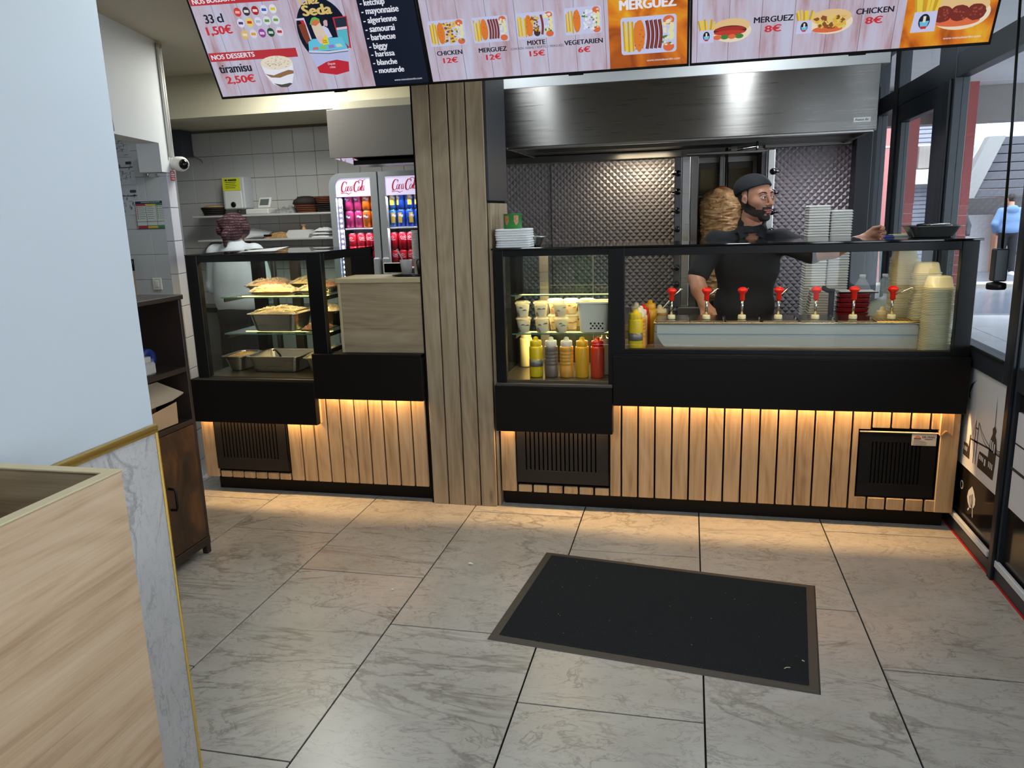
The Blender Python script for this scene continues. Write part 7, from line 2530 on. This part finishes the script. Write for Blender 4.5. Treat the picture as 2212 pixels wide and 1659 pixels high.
sf_.cap((2.058, .60, 1.40), (2.070, .52, 1.56), .030, .085, .008, True)
sf_.cap((2.056, .645, 1.41), (2.062, .62, 1.56), .062, .060, .006, True)
sf_.cut(lambda x, y, z: .84 - z + 0 * x + 0 * y)
sp_, sq_ = sf_.skin()
skin_obj('polo_shirt', [(sp_, sq_, None, None)], [BLACKCLOTH], man)
# collar flaps, placket and button
col_ = MB()
def collar(u, v):
    a = R(-62 + 304 * u) + PI / 2 + R(28)
    r = .070 + .016 * v
    return (2.058 + r * math.cos(a), .640 + r * .92 * math.sin(a), 1.478 - .040 * v - .012 * math.sin(PI * u))
col_.grid(collar, 28, 4)
for sgn in (1, -1):
    col_.add([(2.058 + .050 * sgn, .585, 1.470), (2.058 + .078 * sgn, .578, 1.445), (2.058 + .060 * sgn, .556, 1.398), (2.058 + .018 * sgn, .562, 1.418)], [(0, 1, 2, 3)])
o = obj('collar', col_, BLACKCLOTH, man)
md = o.modifiers.new('thickness', 'SOLIDIFY')
md.thickness = .004
obj('button', MB().lathe([(0, 0), (.006, 0), (.006, .002), (0, .002)], (2.057, .556, 1.375), 10, axis='Y'), mat('grey_button', (120, 120, 126), .3), man)
pf = Field((1.78, .54, -.01), (2.30, .92, .98), .010)
pf.ell((2.035, .72, .88), (.165, .112, .11), .04)
for x in (1.95, 2.12):
    pf.cap((x, .73, .86), (x, .71, .48), .090, .066, .03)
    pf.cap((x, .71, .48), (x, .74, .10), .066, .056, .02)
    pf.cap((x, .76, .045), (x, .60, .035), .044, .038, .02)
skin_obj('trousers', [(*pf.skin(), None, None)], [BLACKCLOTH], man)
cf = Field((-.17, -.13, -.04), (.13, .13, .17), .0035)
cf.ell((-.012, 0, .045), (.106, .084, .092), .02)
cf.ell((-.055, 0, .062), (.072, .084, .064), .03)
cf.cut(lambda f, s, u: (.052 + .36 * f - u) * .9 + 0 * s)
cm = mat('black_cap', (26, 28, 34), .8, noise=.1, nscale=60)
skin_obj('cap', [(*cf.skin(), HM, None)], [cm], man)
eyes = MB()
for s in (1, -1):
    eyes.ball((.0835, .032 * s, .0135), .0122, 16)
obj('eyes', eyes.xf(HM), EYEW, man)
ir = MB()
for s in (1, -1):
    c_ = Vector((.0835, .032 * s, .0135))
    d_ = Vector((.9, .42, -.02)).normalized()
    M_ = Matrix.Translation(c_ + d_ * .0100) @ d_.to_track_quat('Z', 'Y').to_matrix().to_4x4()
    st_ = len(ir.v)
    ir.ball((0, 0, 0), (.0062, .0062, .0030), 12)
    ir.xf(M_, st_)
obj('irises', ir.xf(HM), EYEB, man)
lid = MB()
for s in (1, -1):
    for k, (up, r) in enumerate(((.0085, .0036), (-.0085, .0028))):
        pts = [(.0835 + .0112 * math.cos(t * 1.0) + .001, .032 * s + .0145 * math.sin(t * 1.25), .0135 + up * math.cos(t * 1.3) ** .8) for t in [-.95 + 1.9 * i / 8 for i in range(9)]]
        lid.tube(pts, r, 6)
obj('eyelids', lid.xf(HM), SKIN, man)
bw = MB()
for s in (1, -1):
    bw.tube([(.0925, .012 * s, .0335), (.0930, .024 * s, .0385), (.0870, .040 * s, .0395), (.0760, .051 * s, .034)], [.0032, .0044, .0038, .0016], 7)
obj('eyebrows', bw.xf(HM), BEARD, man)

# ---- the woman in the headscarf, seen from behind
wo = thing('person', 'woman in a patterned maroon headscarf and white blouse seen from behind', 'person', (-1.60, 1.38, 0))
WM = head_matrix((-1.600, 1.405, 1.510), R(200), R(-4), 0, .96)
wf = Field((-2.0, 1.02, -.01), (-1.25, 1.60, 1.58), .010)
wf.cap((-1.60, 1.36, 1.30), (-1.595, 1.36, 1.46), .052, .050, .03)
wf.ell((-1.60, 1.38, 1.21), (.150, .10, .18), .03)
wf.ell((-1.60, 1.38, .93), (.165, .12, .16), .05)
for s in (1, -1):
    wf.cap((-1.60 + .085 * s, 1.38, .84), (-1.60 + .08 * s, 1.38, .46), .080, .055, .03)
    wf.cap((-1.60 + .08 * s, 1.38, .46), (-1.60 + .08 * s, 1.36, .09), .052, .036, .02)
    wf.cap((-1.60 + .08 * s, 1.35, .045), (-1.60 + .08 * s, 1.50, .03), .036, .03, .02)
    wf.cap((-1.60 + .165 * s, 1.38, 1.345), (-1.60 + .215 * s, 1.40, 1.09), .045, .040, .03)
    wf.cap((-1.60 + .215 * s, 1.40, 1.09), (-1.60 + .12 * s, 1.58, 1.00), .040, .028, .02)
hw = [hand_field((-1.60 + .12 * s, 1.57, 1.00), (-1.60 + .09 * s, 1.61, .985), (-.35 * s, 1, -.2), (-s, .1, .3), .5, .85).skin() for s in (1, -1)]
WSK = mat('skin_tan', (170, 120, 96), .5, sss=.1)
skin_obj('body', [(*head_field(.005).skin(), WM, None), (*wf.skin(), None, None)] + [(a, b, None, None) for a, b in hw], [WSK], wo)
bl_ = Field((-2.0, 1.10, .86), (-1.28, 1.62, 1.54), .008)
bl_.ell((-1.60, 1.37, 1.22), (.178, .125, .20), .04)
bl_.cap((-1.755, 1.38, 1.355), (-1.445, 1.38, 1.355), .062, None, .05)
bl_.ell((-1.60, 1.37, 1.09), (.186, .133, .20), .05)
bl_.ell((-1.60, 1.37, .99), (.185, .14, .16), .05)
bl_.cap((-1.60, 1.36, 1.37), (-1.60, 1.375, 1.425), .085, .068, .04)
for s in (1, -1):
    bl_.cap((-1.60 + .17 * s, 1.38, 1.345), (-1.60 + .222 * s, 1.40, 1.10), .062, .056, .035)
    bl_.cap((-1.60 + .222 * s, 1.40, 1.10), (-1.60 + .15 * s, 1.53, 1.01), .055, .042, .03)
bl_.cut(lambda x, y, z: .93 - z + 0 * x + 0 * y)
skin_obj('blouse', [(*bl_.skin(), None, None)], [mat('white_blouse', (230, 238, 242), .8, noise=.05, nscale=9, bump=.8)], wo)
sk_ = Field((-1.98, 1.12, .02), (-1.30, 1.66, 1.02), .012)
sk_.ell((-1.60, 1.38, .90), (.182, .135, .12), .04)
sk_.cap((-1.60, 1.38, .85), (-1.60, 1.38, .20), .165, .19, .05)
skin_obj('skirt', [(*sk_.skin(), None, None)], [mat('dark_skirt', (34, 32, 34), .85)], wo)
hs = Field((-.19, -.15, -.14), (.14, .15, .19), .005)
hs.ell((-.018, 0, .045), (.116, .098, .098), .02)
hs.ell((-.085, 0, .055), (.060, .088, .070), .03)
hs.ell((-.078, .0, -.025), (.050, .070, .055), .03)
hs.cap((-.070, -.085, .085), (-.140, .045, -.035), .022, .032, .015)
hs.cap((-.060, .095, .075), (-.135, .02, .0), .022, .028, .015)
hs.ell((-.055, -.098, .02), (.045, .026, .045), .02)
hs.ell((-.055, .100, .005), (.045, .028, .040), .02)
hs.cap((-.130, .045, -.04), (-.115, .055, -.115), .028, .012, .012)
hs.cut(lambda f, s, u: f - .075 + 0 * s + 0 * u)
SCF = bpy.data.materials.new('maroon_scarf')
SCF.use_nodes = True
nt = SCF.node_tree
v = N(nt, 'ShaderNodeTexCoord')
wv = N(nt, 'ShaderNodeTexWave', Scale=16.0, Distortion=4.0, Detail=2.0)
wv.bands_direction = 'Z'
nt.links.new(v.outputs['Object'], wv.inputs['Vector'])
nz_ = N(nt, 'ShaderNodeTexNoise', Scale=120.0)
nt.links.new(v.outputs['Object'], nz_.inputs['Vector'])
ml = N(nt, 'ShaderNodeMath', operation='MULTIPLY')
nt.links.new(wv.outputs['Fac'], ml.inputs[0])
nt.links.new(nz_.outputs['Fac'], ml.inputs[1])
rp = ramp(nt, [(.22, (62, 34, 40)), (.46, (96, 62, 70)), (.62, (156, 128, 132))])
nt.links.new(ml.outputs[0], rp.inputs[0])
nt.links.new(rp.outputs[0], nt.nodes['Principled BSDF'].inputs['Base Color'])
nt.nodes['Principled BSDF'].inputs['Roughness'].default_value = .85
skin_obj('headscarf', [(*hs.skin(), WM, None)], [SCF], wo)

# ---- the passer-by in the blue hoodie
hx, hy, hz = 8.47, 15.1, -.06
pw = thing('person', 'passer-by in a pale blue hoodie, black trousers and white shoes walking away outside', 'person', (hx, hy, hz))
def L(x, y, z):
    return (hx + x, hy + y, hz + z)
f = Field(L(-.45, -.35, -.02), L(.45, .40, 1.85), .016)
f.cap(L(0, 0, 1.42), L(0, .01, 1.55), .055, .052, .03)
f.ell(L(0, 0, 1.20), (.17, .11, .24), .03)
f.ell(L(0, 0, .95), (.16, .11, .13), .04)
for s in (1, -1):
    f.cap(L(.09 * s, 0, .90), L(.10 * s, -.03 if s > 0 else .03, .48), .085, .058, .03)
    f.cap(L(.10 * s, -.03 if s > 0 else .03, .48), L(.09 * s, -.12 if s > 0 else .05, .09), .055, .038, .02)
    f.cap(L(.18 * s, 0, 1.38), L(.27 * s, -.03, 1.12), .05, .045, .03)
    f.cap(L(.27 * s, -.03, 1.12), L(.20 * s, .12, .95), .045, .03, .02)
HMw = head_matrix(L(0, .02, 1.63), R(190), 0, 0, .98)
hnds = [hand_field(L(.20 * s, .12, .95), L(.17 * s, .15, .92), (-.3 * s, .5, -.5), (-s, .3, .3), .8, .9, .006).skin() for s in (1, -1)]
def hp_pick(c):
    return ((c[:, 0] < .045) & (c[:, 2] > -.05) & ((c[:, 2] > .02) | (c[:, 0] < -.02))).astype(int)
skin_obj('body', [(*head_field(.006).skin(), HMw, hp_pick), (*f.skin(), None, None)] + [(a, b, None, None) for a, b in hnds], [SKIN, HAIRS], pw)
f = Field(L(-.45, -.35, .80), L(.45, .40, 1.60), .014)
f.ell(L(0, 0, 1.22), (.215, .150, .24), .04)
f.ell(L(0, 0, 1.02), (.225, .155, .17), .05)
f.cap(L(-.17, 0, 1.38), L(.17, 0, 1.38), .075, None, .06)
f.ell(L(0, -.11, 1.42), (.12, .07, .09), .04)
for s in (1, -1):
    f.cap(L(.19 * s, 0, 1.37), L(.29 * s, -.03, 1.12), .075, .072, .04)
    f.cap(L(.29 * s, -.03, 1.12), L(.22 * s, .12, .95), .070, .055, .03)
f.cut(lambda x, y, z: (hz + .88) - z + 0 * x + 0 * y)
skin_obj('hoodie', [(*f.skin(), None, None)], [mat('blue_hoodie', (104, 132, 172), .85, noise=.05, nscale=8)], pw)
f = Field(L(-.4, -.4, .02), L(.4, .4, 1.05), .016)
f.ell(L(0, 0, .93), (.175, .125, .13), .04)
for s in (1, -1):
    f.cap(L(.09 * s, 0, .88), L(.10 * s, -.03 if s > 0 else .03, .48), .100, .080, .03)
    f.cap(L(.10 * s, -.03 if s > 0 else .03, .48), L(.09 * s, -.11 if s > 0 else .05, .12), .078, .062, .02)
skin_obj('trousers', [(*f.skin(), None, None)], [BLACKCLOTH], pw)
for s in (1, -1):
    y_ = -.12 if s > 0 else .05
    f = Field(L(.09 * s - .12, y_ - .16, -.06), L(.09 * s + .12, y_ + .26, .18), .010)
    f.cap(L(.09 * s, y_ - .04, .045), L(.09 * s, y_ + .14, .035), .050, .040, .02)
    f.cap(L(.09 * s, y_, .05), L(.09 * s, y_, .10), .048, .045, .02)
    skin_obj('shoe', [(*f.skin(), None, None)], [mat('white_shoe', (226, 226, 230), .6)], pw)

# ---- someone in a dark jacket, mostly hidden by the window post
dx_, dy_, dz_ = 7.55, 15.6, -.06
p2 = thing('person', 'person in a dark jacket standing outside, half hidden by the window post', 'person', (dx_, dy_, dz_))
def L2(x, y, z):
    return (dx_ + x, dy_ + y, dz_ + z)
f = Field(L2(-.7, -.35, -.02), L2(.4, .35, 1.7), .018)
f.cap(L2(0, 0, 1.36), L2(-.02, -.02, 1.48), .055, .052, .03)
f.ell(L2(0, 0, 1.15), (.17, .11, .24), .03)
f.ell(L2(0, 0, .90), (.16, .11, .13), .04)
for s in (1, -1):
    f.cap(L2(.09 * s, 0, .86), L2(.10 * s, .0, .46), .085, .058, .03)
    f.cap(L2(.10 * s, .0, .46), L2(.10 * s, .03, .05), .055, .038, .02)
f.cap(L2(-.16, 0, 1.32), L2(-.33, -.06, 1.10), .05, .045, .03)
f.cap(L2(-.33, -.06, 1.10), L2(-.52, -.12, .97), .045, .03, .02)
f.cap(L2(.16, 0, 1.32), L2(.26, -.03, 1.08), .05, .045, .03)
f.cap(L2(.26, -.03, 1.08), L2(.24, -.12, .86), .045, .03, .02)
hn = [hand_field(L2(-.52, -.12, .97), L2(-.56, -.14, .94), (-.8, -.2, -.4), (0, -.6, .4), .6, .9, .008).skin(), hand_field(L2(.24, -.12, .86), L2(.235, -.14, .82), (0, -.2, -1), (-1, 0, 0), .6, .9, .008).skin()]
skin_obj('body', [(*head_field(.007).skin(), head_matrix(L2(-.04, -.03, 1.56), R(-40), R(-10)), hp_pick), (*f.skin(), None, None)] + [(a, b, None, None) for a, b in hn], [SKIN, HAIRS], p2)
f = Field(L2(-.7, -.35, .02), L2(.4, .35, 1.6), .016)
f.ell(L2(0, 0, 1.15), (.20, .14, .26), .04)
f.ell(L2(0, 0, .92), (.19, .135, .15), .05)
f.cap(L2(-.15, 0, 1.33), L2(.15, 0, 1.33), .07, None, .05)
f.cap(L2(-.17, 0, 1.32), L2(-.33, -.06, 1.10), .072, .066, .03)
f.cap(L2(-.33, -.06, 1.10), L2(-.50, -.115, .98), .064, .05, .03)
f.cap(L2(.17, 0, 1.32), L2(.26, -.03, 1.08), .07, .065, .03)
f.cap(L2(.26, -.03, 1.08), L2(.24, -.115, .89), .06, .05, .03)
for s in (1, -1):
    f.cap(L2(.09 * s, 0, .84), L2(.10 * s, .0, .46), .098, .075, .03)
    f.cap(L2(.10 * s, .0, .46), L2(.10 * s, .03, .08), .075, .06, .02)
skin_obj('jacket', [(*f.skin(), None, None)], [mat('dark_jacket', (50, 52, 58), .6, noise=.2, nscale=10)], p2)
# street bin seen between the window posts
bn = local('street_bin', 'small green street bin beyond the left window strip', 'bin', (6.05, 14.6, -.13))
obj('drum', MB().lathe([(.22, 0), (.26, .8), (.28, .82), (.26, .86), (.0, .90)], n=20), mat('bin_green', (120, 146, 132), .5), bn)
obj('hoop', MB().tube([(-.15, 0, .88), (-.10, 0, 1.02), (.10, 0, 1.02), (.15, 0, .88)], .012, 6), STEELD, bn)
